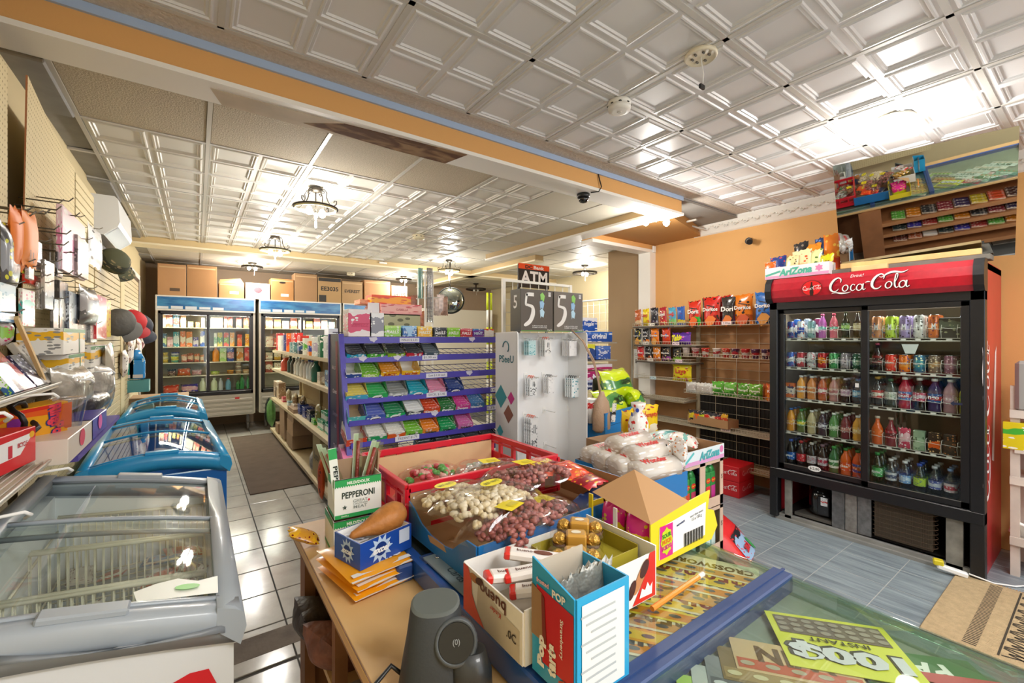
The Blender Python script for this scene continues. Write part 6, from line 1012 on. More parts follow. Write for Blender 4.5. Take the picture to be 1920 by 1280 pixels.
L(sdl, 'PSeeU', M('#1f6a7a', .4), (ex_ - 2.03, 2.425 - 2.42, 1.36), (0, -1, 0), (0, 0, 1), .17, .05, bold=.02)
b = MB(); b.tube([(ex_ - 2.03, 2.43 - 2.42 + .035 * math.cos(a), 1.44 + .04 * math.sin(a)) for a in [k * .5 for k in range(9)]], .004, 4); b.obj('swirl_mark', M('#1f6a7a', .4), sdl)
def phook(px, py, ln=.15):
    p_ = at(px, py, y=YP); b = MB(); b.tube([(p_.x - 2.03, YP - 2.42, p_.z), (p_.x - 2.03, YP - ln - 2.42, p_.z - .004), (p_.x - 2.03, YP - ln - .008 - 2.42, p_.z + .006)], .0035, 6); b.box(p_.x - 2.045, p_.x - 2.015, YP - 2.424, YP - 2.42, p_.z - .02, p_.z + .02); b.obj('peg_hook', WHITE, pd); return p_
def acc(px, py, n, w, h, c, c2, hc, lab, step=.022, txt=None):
    p_ = phook(px, py)
    for k in range(n):
        y = YP - .03 - step * k - .02; t = T('accessory_pack', lab, 'accessory', (p_.x, y, p_.z - h), 0, lab + ' group' if n > 1 else None)
        b = MB(); b.box(-w / 2, w / 2, 0, .014, -.01, h - .012, 0, .001); OB('pack', cached(('ap', w, h, c, c2), lambda: b.mesh('pack', PK(c, c, c2, int(px), lo=.2, hi=.6))), t)
        b = MB(); b.tube([(-.012, .004, h - .012), (-.010, .004, h), (0, .004, h + .006), (.010, .004, h), (.012, .004, h - .012)], .0025, 5); b.obj('hang_tab', M(hc, .4), t)
        if k == n - 1 and txt == 'cable':
            b = MB(); b.tube([(-.02 + .02 * math.cos(a) * 1 + .02, -.002, .02 + .018 * math.sin(a)) for a in [q * PI / 10 for q in range(11)]], .0022, 5); b.tube([(-.006, -.002, h * .45), (-.004, -.002, h * .72)], .0018, 4); b.tube([(.008, -.002, h * .45), (.008, -.002, h * .72)], .0018, 4); b.obj('cable_print', M('#4a4e54', .5), t)
acc(983, 635, 3, .065, .105, '#bfe0e4', '#4aa8b4', '#dfe8ea', 'round teal and clear accessory packs on the upper peg nearest the printed side'); acc(1012, 633, 3, .06, .125, '#eceded', '#8a8c90', '#f0643a', 'white cable boxes with orange tabs on the upper middle peg', txt='cable'); acc(1055, 636, 4, .075, .115, '#f4f4f6', '#e0e0e4', '#dcdce0', 'plain white accessory boxes on the upper peg at the far side')
acc(985, 704, 3, .06, .125, '#eceff0', '#6a6e74', '#f0643a', 'white cable boxes with orange tabs on the middle row peg', txt='cable'); acc(1018, 702, 3, .055, .12, '#f2f3f4', '#c8c8cc', '#55585c', 'narrow white boxes with grey tabs on the middle row', ); acc(1060, 704, 4, .08, .145, '#eef4f6', '#3a98a8', '#4a4c50', 'white and teal charger boxes with dark tabs on the middle row')
acc(983, 776, 4, .065, .21, '#f0f1f2', '#7a7e84', '#f0643a', 'tall white cable boxes with orange tabs on the lower row', txt='cable')
for q in ((1020, 768), (1068, 762), (1022, 833), (1068, 828), (1066, 765)): phook(*q, .12)
for i, (xa, lab) in enumerate(((1.90, 'black and grey gum case with a big white 5, nearer the candy rack'), (2.195, 'black and grey gum case with a big white 5, nearer the chip rack'))):
    o = carton('gum_case', (xa, 2.335, 1.548), .285, .12, .285, M(('#4a4c4e', '#6c6a67')[i], .3, coat=.5), lab, cat='carton')
    strokes(o, 'number_print', [[(.9, 2.5, .3), (.35, 2.5, .3), (.1, 2.45, .25)], [(.15, 2.55, .22), (.05, 1.7, .2), (.25, 1.62, .2), (.75, 1.45, .3), (.8, .9, .42), (.5, .3, .38), (.05, 0, .3), (-.15, -.05, .1)]], M('#eceae6', .4), (-.105, -.002, .045), (1, 0, 0), (0, 0, 1), .082)
    for q, (c, x_, z_) in enumerate((('#8fd06a', .045, .235), ('#9ac4e8', .04, .185), ('#b8dcf0', .042, .125))): patch(o, 'shard_print', M(c, .4), (x_, -.0015, z_), (1, 0, 0), (0, 0, 1), [(-.02, .02), (.0, .035), (.022, .01), (.012, -.03), (-.006, -.02), (-.014, -.035)])
    L(o, 'GUM FLAVOURED GUM', M('#e8e8e6'), (.02, -.0015, .038), (1, 0, 0), (0, 0, 1), .13, .008); L(o, 'GOMME AROMATISEE', M('#e8e8e6'), (.02, -.0015, .026), (1, 0, 0), (0, 0, 1), .13, .008); L(o, '12x15', M('#e8e8e6'), (.11, -.0015, .01), (1, 0, 0), (0, 0, 1), .04); patch(o, 'pack_print', M('#e8e8e8'), (.11, -.0015, .258), (1, 0, 0), (0, 0, 1), rc(.022, .03)); L(o, '12', M('#222'), (.11, -.002, .262), (1, 0, 0), (0, 0, 1), .014); patch(o, 'green_edge', M('#5aa83a'), (0, -.0015, .003), (1, 0, 0), (0, 0, 1), rc(.28, .004))
    if i == 0: L(o, '5', M('#e8e8e6'), (-.1435, .06, .2), (0, -1, 0), (0, 0, 1), .04, .09)
gw = T('lattice_panel', 'white wire lattice panel standing behind the gum cases', 'lattice', (2.3, 2.75, 0)); b = MB(); xa, xb, zt = 1.905, 2.60, 1.955
for x in (xa, xb): b.box(x - 2.312, x - 2.288, -.012, .012, .0, zt)
b.box(xa - 2.3, xb - 2.3, -.01, .01, zt - .02, zt); b.obj('frame', WIRE, gw); b = MB()
for k in range(1, 8): x = xa + (xb - xa) * k / 8 - 2.3; b.tube([(x, 0, .3), (x, 0, zt - .01)], .003, 4)
for k in range(14): b.tube([(xa - 2.3, 0, .5 + .1 * k), (xb - 2.3, 0, .5 + .1 * k)], .003, 4)
b.obj('wires', WIRE, gw)
sg = carton('atm_sign', (3.61, 4.5, 2.16), .52, .02, .30, M('#26201e', .4, coat=.2), 'black sign with orange strip reading ATM above the lattice panel', cat='sign', tx='ATM', tc='#f2ece6', tw=.86, tz=.45, th=.17)
patch(sg, 'orange_strip', M('#e8501e', .4), (0, -.001, .275), (1, 0, 0), (0, 0, 1), rc(.52, .07)); L(sg, 'DC', M('#241c1a'), (-.09, -.0016, .27), (1, 0, 0), (0, 0, 1), .12, .045, bold=.05); L(sg, 'Bank', M('#f4ece4'), (.08, -.0016, .27), (1, 0, 0), (0, 0, 1), .18, .045, bold=.03)
b = MB(); b.box(3.36, 3.39, 4.52, 4.54, 0, 2.2); b.box(3.83, 3.86, 4.52, 4.54, 0, 2.2); b.obj('sign_post', M('#2a2624', .5), sg, loc=-Vector((3.61, 4.5, 2.16)))
# ================================================================ long shelf unit along the aisle
gd = T('shelf_unit', 'long beige shelf unit facing the aisle and freezers', 'shelving', (1.25, 5.9, 0)); SH = M('#c7b693', .5, var=.06)
def lg(b): b.v = [(x - 1.25, y - 5.9, z) for x, y, z in b.v]; return b
b = MB(); b.box(1.40, 1.42, 3.65, 7.9, 0, 1.5); lg(b).obj('back_board', M('#9a8764', .7), gd)
for z, xf in ((1.31, .985), (1.03, .975), (.57, .96), (.09, .95)):
    b = MB(); b.box(xf, 1.41, 3.65, 7.85, z - .025, z); b.box(xf - .004, xf, 3.65, 7.85, z - .032, z + .004); o = lg(b).obj('shelf_board', SH, gd)
for y in (3.66, 5.0, 6.4, 7.84):
    b = MB(); b.box(1.37, 1.41, y - .015, y + .015, 0, 1.5); lg(b).obj('upright', M('#a8987a', .6), gd)
def gi(px, z, w, h, c, c2, nm, d=.10, x=1.02, kind='box', cat='box', tx=None):
    y = min(at(px, 640, x=x).y, 7.78); lab = nm
    if kind == 'box': return carton('grocery_box', (x, y, z + .001), w, d, h, PK(c, c2, '#f0ece4', px % 13, lo=.3, hi=.7), lab, -PI / 2, cat)
    if kind == 'bot': return bottle((x + .03, y, z + .001), M(c, .3, coat=.3), M(c2, .4), None, lab, None, h, w / 2)
    return bag((x + .05, y, z + .001), -PI / 2, w, h, .07, PK(c, c2, '#f0ece4', px % 13, lo=.3, hi=.7, r=.25), lab, seed=px)
S1 = 'on the top shelf facing the aisle'
for a_ in ((517, .16, .27, '#b8242e', '#c8303a', 'dark red cereal box'), (522, .10, .23, '#e4e2da', '#f0eee8', 'first white slim box'), (527, .10, .23, '#e8e6de', '#dcdad2', 'second white slim box'), (532, .08, .24, '#2f4a8a', '#3a5a9a', 'blue slim box'), (537, .06, .26, '#e8701e', '#c8402a', 'orange slim box'), (549, .26, .26, '#d8261c', '#e83a2a', 'large red cereal box'), (560, .20, .22, '#e0341c', '#f4f0e8', 'red and white cereal box')): gi(a_[0], 1.31, *a_[1:5], a_[5] + ' ' + S1, x=1.035)
for a_ in ((544, .12, .14, '#5a8a8a', '#7aa8a4', 'teal tin'), (549, .12, .14, '#4a7a7a', '#6a9a94', 'second teal tin'), (559, .12, .14, '#1f2430', '#3a5a9a', 'black and blue tub'), (569, .10, .19, '#e0e4d0', '#5ab03a', 'white bottle with green panel'), (578, .09, .16, '#e8801e', '#2a3a9a', 'orange bottle with blue foot'), (587, .13, .20, '#d8dcd4', '#b8a8b8', 'white floral bottle'), (598, .11, .22, '#1f5a3a', '#2a6a44', 'dark green bottle'), (609, .11, .21, '#e0e0da', '#c8ccc8', 'white tall bottle'), (617, .10, .21, '#22315a', '#3a4a7a', 'navy tall bottle')): gi(a_[0], 1.31, *a_[1:5], a_[5] + ' ' + S1, x=.99)
gi(612, 1.31, .2, .30, '#c8d0e4', '#8a86a0', 'pale lilac carton standing on the shelf unit top', x=1.2)
S2 = 'on the second shelf facing the aisle'
for a_ in ((532, .14, .20, '#c8503a', '#e8c8b0', 'red and cream jug', 'bot'), (540, .08, .22, '#2a4a44', '#3a5a50', 'dark green spray can', 'bot'), (546, .08, .21, '#3a3830', '#4a4a3a', 'black and olive can', 'bot'), (552, .08, .21, '#dcdeda', '#e8e8e4', 'first white shampoo bottle', 'bot'), (557, .08, .21, '#d4d8d6', '#e8e8e4', 'second white shampoo bottle', 'bot'), (563, .08, .21, '#e0e0dc', '#c8ccd0', 'third white shampoo bottle', 'bot'), (569, .07, .20, '#d8d4d4', '#c8a8a8', 'white pink capped bottle', 'bot'), (575, .07, .22, '#d0dce8', '#3a5a9a', 'pale blue bottle', 'bot'), (580, .07, .22, '#c8d4e0', '#2a4a9a', 'blue capped bottle', 'bot'), (587, .10, .22, '#1f6a5a', '#1f6a5a', 'deep teal bottle', 'bot'), (597, .12, .12, '#e0d8c8', '#c8b8a8', 'cream small carton', 'box'), (586, .10, .07, '#b8a8a4', '#8a7a78', 'short brown grey pack', 'box'), (600, .14, .09, '#e4e4e4', '#c8ccd0', 'white crumpled pack', 'bag'), (614, .22, .16, '#6aa8d8', '#2a4a8a', 'sky blue pack with navy curve', 'box')): gi(a_[0], 1.03, *a_[1:5], a_[5] + ' ' + S2, kind=a_[6])
S3 = 'on the third shelf facing the aisle'
for a_ in ((499, .10, .16, '#d85a2a', '#e8b82a', 'orange juice like carton', 'box'), (514, .55, .24, '#b39a80', '#c0a88c', 'tan carton with red label', 'box'), (534, .14, .20, '#d8ccb0', '#b8a888', 'cream cellophane bag', 'bag'), (546, .2, .20, '#c0ac88', '#8a7458', 'beige cellophane bag', 'bag'), (560, .15, .22, '#a89878', '#4a4038', 'brown and cream bag', 'bag'), (588, .16, .22, '#b8a878', '#8a8a4a', 'straw coloured bag', 'bag'), (602, .2, .20, '#8a8040', '#a89c58', 'olive bag', 'bag'), (529, .12, .07, '#d8506a', '#e8a0a8', 'pink tub', 'box'), (539, .12, .06, '#8ab8c8', '#d8e0e0', 'pale blue tub', 'box'), (548, .18, .07, '#e4dcd8', '#c8b8a8', 'white flat pack', 'box'), (560, .16, .12, '#2a3f8a', '#4a5fb0', 'first royal blue pack', 'box'), (569, .16, .12, '#34489a', '#2a3a7a', 'second royal blue pack', 'box'), (578, .16, .12, '#2c3348', '#44507a', 'navy and black pack', 'box'), (586, .14, .06, '#6ab83a', '#3a9a5a', 'lime green flat pack', 'box'), (600, .24, .10, '#2aa880', '#e0ece4', 'lower teal wipes pack', 'box'), (614, .22, .10, '#28a47c', '#e0ece4', 'teal wipes pack by the purple rack', 'box')): gi(a_[0], .57, *a_[1:5], a_[5] + ' ' + S3, kind=a_[6])
gi(607, .675, .24, .10, '#2fae86', '#e0ece4', 'upper teal wipes pack ' + S3)
KB = M('#a98c6e', .75, var=.06); KB2 = M('#9a8064', .75, var=.06)
for px, py, w, h, nm in ((530, 800, .40, .32, 'tall brown box under the third shelf'), (544, 868, .42, .17, 'lowest brown box of the near stack under the shelves'), (545, 836, .42, .17, 'middle brown box of the near stack under the shelves'), (546, 806, .42, .17, 'top brown box of the near stack under the shelves'), (520, 830, .25, .13, 'small brown box sticking out into the aisle')):
    p_ = at(px, py, x=.98 if py < 860 else .98); y = at(px, 640, x=.98).y; zz = {530: .30, 544: .11, 545: .28, 546: .45, 520: .11}[px] - (.0 if px != 530 else .0)
    carton('cardboard_box', (.97, y, zz if px != 530 else .12), w, .3, h if px != 530 else .42, KB if px % 2 else KB2, nm, -PI / 2, 'box')
carton('cardboard_box', (.98, 4.72, .091), .34, .22, .42, M('#9c8a60', .7), 'brown box with dark lettering near the purple rack under the shelves', -PI / 2, 'box', tx='Lysol', tc='#4a3c2a', tw=.6)
bag((1.02, 5.0, .091), -PI / 2, .2, .2, .1, M('#a8a49c', .3, .3, bump=.8, bs=30, var=.4, vs=20), 'grey crumpled plastic bag on the bottom shelf', seed=2)
o = bag((.93, 4.28, .03), -PI / 2, .10, .36, .06, PK('#c8521c', '#b8481a', '#5a2a1a', 2, r=.3), 'bright orange paper sack standing at the shelf end by the counter', seed=1, txts=(('GRILL', '#5a2412', .5, .6, 0),))
for i, (px, c, nm) in enumerate(((503, '#2f3a38', 'dark'), (508, '#5a8a4a', 'green'))): bag((.97, at(px, 640, x=.97).y, .10), -PI / 2, .3, .42, .12, M(c, .35, bump=.6, bs=20, var=.35, vs=12), '%s plastic bag at the far end below the shelf unit' % nm, seed=i)
# ================================================================ tall glass door fridges at the back
def fridge(x0, x1, lab, front):
    y = 8.2; t = T('glass_fridge', lab, 'fridge', ((x0 + x1) / 2, y, 0)); ox = (x0 + x1) / 2
    def lf(b): b.v = [(q[0] - ox, q[1] - y, q[2]) for q in b.v]; return b
    GC = M('#c9c4b6', .4); w = .035
    b = MB(); b.box(x0, x1, y + .72, y + .75, .29, 2.13); b.box(x0, x0 + w, y, y + .74, .29, 2.13); b.box(x1 - w, x1, y, y + .74, .29, 2.13); b.box(x0, x1, y, y + .74, 2.10, 2.135); b.box(x0 + w, x1 - w, y + .02, y + .72, .60, .66); b.box(x0 + w, x1 - w, y + .03, y + .72, 1.87, 1.9); lf(b).obj('cabinet', GC, t)
    b = MB(); b.box(x0 + w, x1 - w, y + .70, y + .715, .66, 1.88); b.box(x0 + w, x0 + w + .01, y + .05, y + .71, .66, 1.88); b.box(x1 - w - .01, x1 - w, y + .05, y + .71, .66, 1.88); lf(b).obj('white_lining', M('#f2eee2', .5), t)
    m_ = bpy.data.materials.get('sky_panel')
    if not m_:
        m_ = bpy.data.materials.new('sky_panel'); m_.use_nodes = True; tt = m_.node_tree; bs = tt.nodes['Principled BSDF']; tc = N(tt, 'ShaderNodeTexCoord'); mp = N(tt, 'ShaderNodeMapping'); mp.inputs['Scale'].default_value = (2, 1, 7); no = N(tt, 'ShaderNodeTexNoise'); no.inputs['Scale'].default_value = 2; no.inputs['Detail'].default_value = 5
        cr = N(tt, 'ShaderNodeValToRGB'); cr.color_ramp.elements[0].color = lin('#1560a0'); cr.color_ramp.elements[1].color = lin('#4a9ccc'); cr.color_ramp.elements[0].position = .4; cr.color_ramp.elements[1].position = .75
        tt.links.new(tc.outputs['Object'], mp.inputs[0]); tt.links.new(mp.outputs[0], no.inputs['Vector']); tt.links.new(no.outputs['Fac'], cr.inputs[0]); tt.links.new(cr.outputs[0], bs.inputs['Base Color']); bs.inputs['Roughness'].default_value = .25
    b = MB(); b.box(x0 + .02, x1 - .02, y - .012, y, 1.935, 2.115); hp = lf(b).obj('header_panel', m_, t); b = MB(); b.box(x0, x1, y - .010, y - .002, 1.91, 2.135); lf(b).obj('header_rim', M('#e4e2dc', .4), t)
    for k in range(5): patch(hp, 'ice_print', M('#dfe8f0', .4), (-.55 + .17 * k, -.0135, 1.955 + .004 * (k % 2)), (1, 0, 0), (0, 0, 1), rc(.14, .035 + .008 * (k % 3)))
    b = MB(); b.box(x0 + .03, x1 - .03, y - .006, y + .03, .62, .67, 0, .004); b.box(x0 + .03, x1 - .03, y - .006, y + .03, 1.865, 1.91); b.box(x0 + .03, x0 + .06, y - .006, y + .03, .62, 1.9); b.box(x1 - .06, x1 - .03, y - .006, y + .03, .62, 1.9); lf(b).obj('black_frame', M('#1d1c1e', .35), t)
    xm = (x0 + x1) / 2
    for xa, xb, yy in ((x0 + .055, xm + .02, y + .02), (xm - .02, x1 - .055, y - .002)):
        b = MB(); b.box(xa, xa + .03, yy, yy + .014, .665, 1.87); b.box(xb - .03, xb, yy, yy + .014, .665, 1.87); b.box(xa, xb, yy, yy + .014, .665, .69); b.box(xa, xb, yy, yy + .014, 1.85, 1.87); d = lf(b).obj('sliding_door', M('#2a2628', .3), t)
        b = MB(); b.box(xa + .03, xb - .03, yy + .005, yy + .008, .69, 1.85); lf(b).obj('glass_pane', GL('#f6faf6', .05), d)
    for k in range(4): b = MB(); b.box(x0 + .04, x1 - .04, y - .014, y, .30 + .068 * k, .345 + .068 * k, 0, .008); lf(b).obj('louvre', M('#b9b5aa', .45), t)
    b = MB(); b.box(x0 + .02, x1 - .02, y - .005, y + .02, .28, .61); lf(b).obj('lower_panel', M('#b2aea3', .45), t)
    for xx in (x0 + .1, x1 - .1):
        b = MB(); b.tube([(xx - .015, y + .05, .10), (xx + .015, y + .05, .10)], .06, 14); b.box(xx - .02, xx + .02, y + .03, y + .07, .12, .28); lf(b).obj('castor', M('#55524e', .5), t)
    b = MB(); b.box(xm + .35, xm + .41, y - .02, y - .012, .54, .565); lf(b).obj('display_light', M('#c8202a', .4), t)
    for z in (.927, 1.13, 1.37, 1.665):
        b = MB(); b.box(x0 + .04, xm - .01, y + .08, y + .68, z - .012, z); b.box(xm + .01, x1 - .04, y + .08, y + .68, z - .006, z + .006) if 0 else b.box(xm + .01, x1 - .04, y + .08, y + .68, z - .012, z); lf(b).obj('shelf', M('#e6dcc4', .5), t)
    area('fridge_light', (xm, y + .06, 1.85), (math.radians(-25), 0, 0), x1 - x0 - .2, .05, 16, (1, .96, .86)); area('fridge_light', (xm, y + .045, 1.3), (-PI / 2, 0, 0), .05, 1.1, 10, (1, .96, .88)); return t
fridge(-.483, .777, 'tall two door glass fridge with blue sky header nearest the freezers', 1); fridge(.83, 2.12, 'tall glass fridge with blue sky header, second from the freezers', 1); fridge(2.15, 3.42, 'tall glass fridge with blue sky header behind the candy rack', 0)
def fi(px0, px1, z, h, c, c2, nm, kind='box', y=8.33, cat='carton'):
    a_, b_ = at(290 + px0 / 7.11, 640, y=y).x, at(290 + px1 / 7.11, 640, y=y).x; w = b_ - a_; x = (a_ + b_) / 2; lab = nm + ', first back fridge'
    if kind == 'box': carton('food_carton', (x, y, z + .001), w * .93, .1, h, PK(c, c2, '#f4efe4', px0 % 11, lo=.25, hi=.65), lab, 0, cat)
    elif kind == 'bot': bottle((x, y + .04, z + .001), M(c, .2, coat=.4) if c[0] == '#' else PET(c[1:]), M(c2, .4), None, lab, None, h, w / 2, rot=0)
    elif kind == 'tub': MB().lathe([(w * .42, 0), (w * .48, h * .8), (w * .5, h * .82), (w * .5, h)], n=18).obj('food_tub', PK(c, c2, '#f8f4e8', px0 % 7, lo=.1, hi=.7), loc=(x, y + .05, z + .001), label=lab, cat='tub')
    else: bag((x, y + .05, z + .001), 0, w, h, .12, PK(c, c2, '#f4e8d8', px0 % 9, lo=.3, hi=.7, r=.3), lab, seed=px0)
Z_ = (1.666, 1.371, 1.131, .928, .662)
for r in ((100, 150, 0, .19, '#b89a78', '#e8d8c0', 'tan carton on the top shelf'), (150, 240, 0, .19, '#9a5a48', '#e8c8a8', 'brown red carton on the top shelf'), (245, 330, 0, .19, '#4a7a9a', '#c8504a', 'blue and red carton on the top shelf'), (345, 420, 0, .18, '#e0b088', '#f0e0c8', 'peach carton on the top shelf'), (440, 515, 0, .09, '#a89a58', '#d8c890', 'olive tub on the top shelf'), (545, 600, 0, .08, '#d87a4a', '#c8b050', 'orange tub on the top shelf'), (620, 670, 0, .16, '#e8e0dc', '#d8c8c0', 'white carton on the top shelf'), (740, 915, 0, .17, '#f0ece0', '#e8e4d8', 'large white carton on the top shelf'), (925, 970, 0, .18, '#c8685a', '#e8c0a0', 'salmon red bottle shaped pack on the top shelf'), (975, 1040, 0, .18, '#b84a38', '#e8a078', 'brick red jug on the top shelf'), (1085, 1160, 0, .17, '#c05a50', '#e0b090', 'rose red jug on the top shelf'), (1185, 1255, 0, .17, '#c8684a', '#d89a5a', 'rust jug on the top shelf'),
          (95, 160, 1, .20, '#4a6a8a', '#c8d8a0', 'blue green milk carton on the second shelf'), (165, 245, 1, .15, '#c8989a', '#e8c8d0', 'dusty pink carton on the second shelf'), (245, 330, 1, .225, '#4a98a8', '#d8e8ec', 'tall teal and white carton on the second shelf'), (340, 415, 1, .235, '#d87a5a', '#f0e0d0', 'coral and white carton on the second shelf'), (420, 505, 1, .23, '#e07a3a', '#f4e8d8', 'orange and white carton on the second shelf'), (510, 585, 1, .145, '#5a5ab8', '#e8e0f0', 'violet and white carton on the second shelf'), (605, 668, 1, .235, '#3a6ac8', '#e8f0f8', 'bright blue and white carton on the second shelf'), (790, 830, 1, .21, '#e8e8dc', '#8ab88a', 'pale green jug on the second shelf'), (835, 905, 1, .22, '#c8b83a', '#5a9a4a', 'lemon yellow and green carton on the second shelf'), (920, 990, 1, .22, '#d8502a', '#8aa83a', 'tomato red and green carton on the second shelf'), (1000, 1065, 1, .22, '#e89a2a', '#d8b88a', 'apricot carton on the second shelf'), (1100, 1165, 1, .19, '#d8482a', '#e8783a', 'vermilion carton on the second shelf'), (1205, 1268, 1, .20, '#e8a81e', '#d8861e', 'amber carton on the second shelf'),
          (865, 960, 2, .215, '#a8d07a', '#d8ecb8', 'light green pear juice carton on the third shelf'), (965, 1060, 2, .215, '#2f4a98', '#d8a0a8', 'indigo juice carton with pink fruit on the third shelf'), (1090, 1185, 2, .215, '#d8b88a', '#d8842a', 'beige orange juice carton on the third shelf'), (1195, 1270, 2, .22, '#d8383a', '#e87a6a', 'scarlet juice carton on the third shelf')):
    fi(r[0], r[1], Z_[r[2]], *r[3:])
for r in ((770, 865, 2, .23, '#e8901e', '#e8a83a', 'round orange juice jug on the third shelf', 'bot'), (95, 180, 2, .05, '#e8c83a', '#d8b02a', 'bottom yellow margarine tub on the third shelf', 'tub'), (215, 325, 2, .05, '#e8d83a', '#5ab0a0', 'bottom green and yellow tub on the third shelf', 'tub'), (350, 440, 2, .12, '#e08a7a', '#f0d0c0', 'pink food packet on the third shelf', 'bag'), (430, 520, 2, .14, '#a84a3a', '#e8c0a8', 'maroon food packet on the third shelf', 'bag'), (520, 600, 2, .13, '#d8704a', '#e8d0b0', 'terracotta food packet on the third shelf', 'bag'), (600, 660, 2, .11, '#e0a070', '#f0e0c8', 'peach food packet on the third shelf', 'bag'),
          (165, 290, 3, .10, '#3a3234', '#6a4a4a', 'black wrapped meat pack on the fourth shelf', 'bag'), (295, 480, 3, .11, '#e0702a', '#c84a2a', 'orange meat pack on the fourth shelf', 'bag'), (490, 630, 3, .08, '#e8c0c4', '#d89aa0', 'pale pink meat pack on the fourth shelf', 'bag'), (745, 870, 3, .05, '#9ac03a', '#c8d86a', 'green flat tub on the fourth shelf', 'tub'), (965, 1060, 3, .06, '#e8a83a', '#d8902a', 'golden tub on the fourth shelf', 'tub'), (1075, 1160, 3, .06, '#e8dcc8', '#c8a888', 'bottom cream tub of the small stack on the fourth shelf', 'tub'), (1175, 1265, 3, .06, '#d8a070', '#e8c8a0', 'tan tub on the fourth shelf', 'tub'),
          (100, 330, 4, .13, '#d8301e', '#e8604a', 'bright red bulk bag on the fridge floor', 'bag'), (345, 585, 4, .13, '#4a3a9a', '#e8b0c0', 'violet and pink bulk bag on the fridge floor', 'bag'), (595, 685, 4, .21, '#d8e0c0', '#e8f0e0', 'milk white jug with green label on the fridge floor', 'bot'), (750, 840, 4, .21, '#d0dcb8', '#e8f0e0', 'second milk white jug on the fridge floor', 'bot'), (850, 915, 4, .20, '#b8c0c8', '#e0e4e8', 'clear water bottle on the fridge floor', 'bot'), (945, 1020, 4, .20, '#6aa8c8', '#c8384a', 'blue bottle with red foot on the fridge floor', 'bot'), (1085, 1135, 4, .15, '#3a8a4a', '#2a7a3a', 'small green glass bottle on the fridge floor', 'bot'), (1135, 1200, 4, .24, '#2a8a48', '#1f7a3a', 'tall green glass bottle on the fridge floor', 'bot'), (1225, 1270, 4, .22, '#3a9a50', '#2a7a3a', 'green bottle by the fridge side wall', 'bot')):
    fi(r[0], r[1], Z_[r[2]], *r[3:])
for r in ((95, 180, .0525, '#e8cc4a', '#f0e0a0', 'middle yellow margarine tub on the third shelf'), (98, 178, .105, '#e8c83a', '#d8b02a', 'top yellow margarine tub on the third shelf'), (208, 325, .0525, '#7ac0a0', '#e8e04a', 'middle mint tub on the third shelf'), (212, 328, .105, '#3a4aa0', '#e8e8f0', 'top blue and white tub on the third shelf')): fi(r[0], r[1], Z_[2] + r[2], .05, *r[3:], 'tub')
for k in (1, 2): fi(1078, 1155, Z_[3] + .0625 * k, .06, '#e8e0d0', '#b8a090', '%s cream tub of the small stack on the fourth shelf' % ('middle', 'top')[k - 1], 'tub')
# second fridge, mostly hidden by the shelf unit
for i, z in enumerate(Z_[:4]):
    for k in range(9):
        c = ('#c8a070', '#d89a5a', '#e8dcc8', '#b86a4a', '#c8c0b0', '#d8b04a', '#a85a4a', '#e8e0d8', '#7a9aa8')[(k + 2 * i) % 9]
        carton('food_carton', (.93 + .065 + .125 * k, 8.35, z + .001), .10, .1, .19 - .03 * ((k + i) % 3), PK(c, '#f0e8d8', '#b84a3a', k + i, lo=.3, hi=.6), '%s carton in the second back fridge, %s shelf, %s from the first fridge' % (('tan', 'apricot', 'cream', 'brick', 'stone', 'mustard', 'brown red', 'ivory', 'grey blue')[(k + 2 * i) % 9], sn[i], ORD[k]), 0, 'carton')
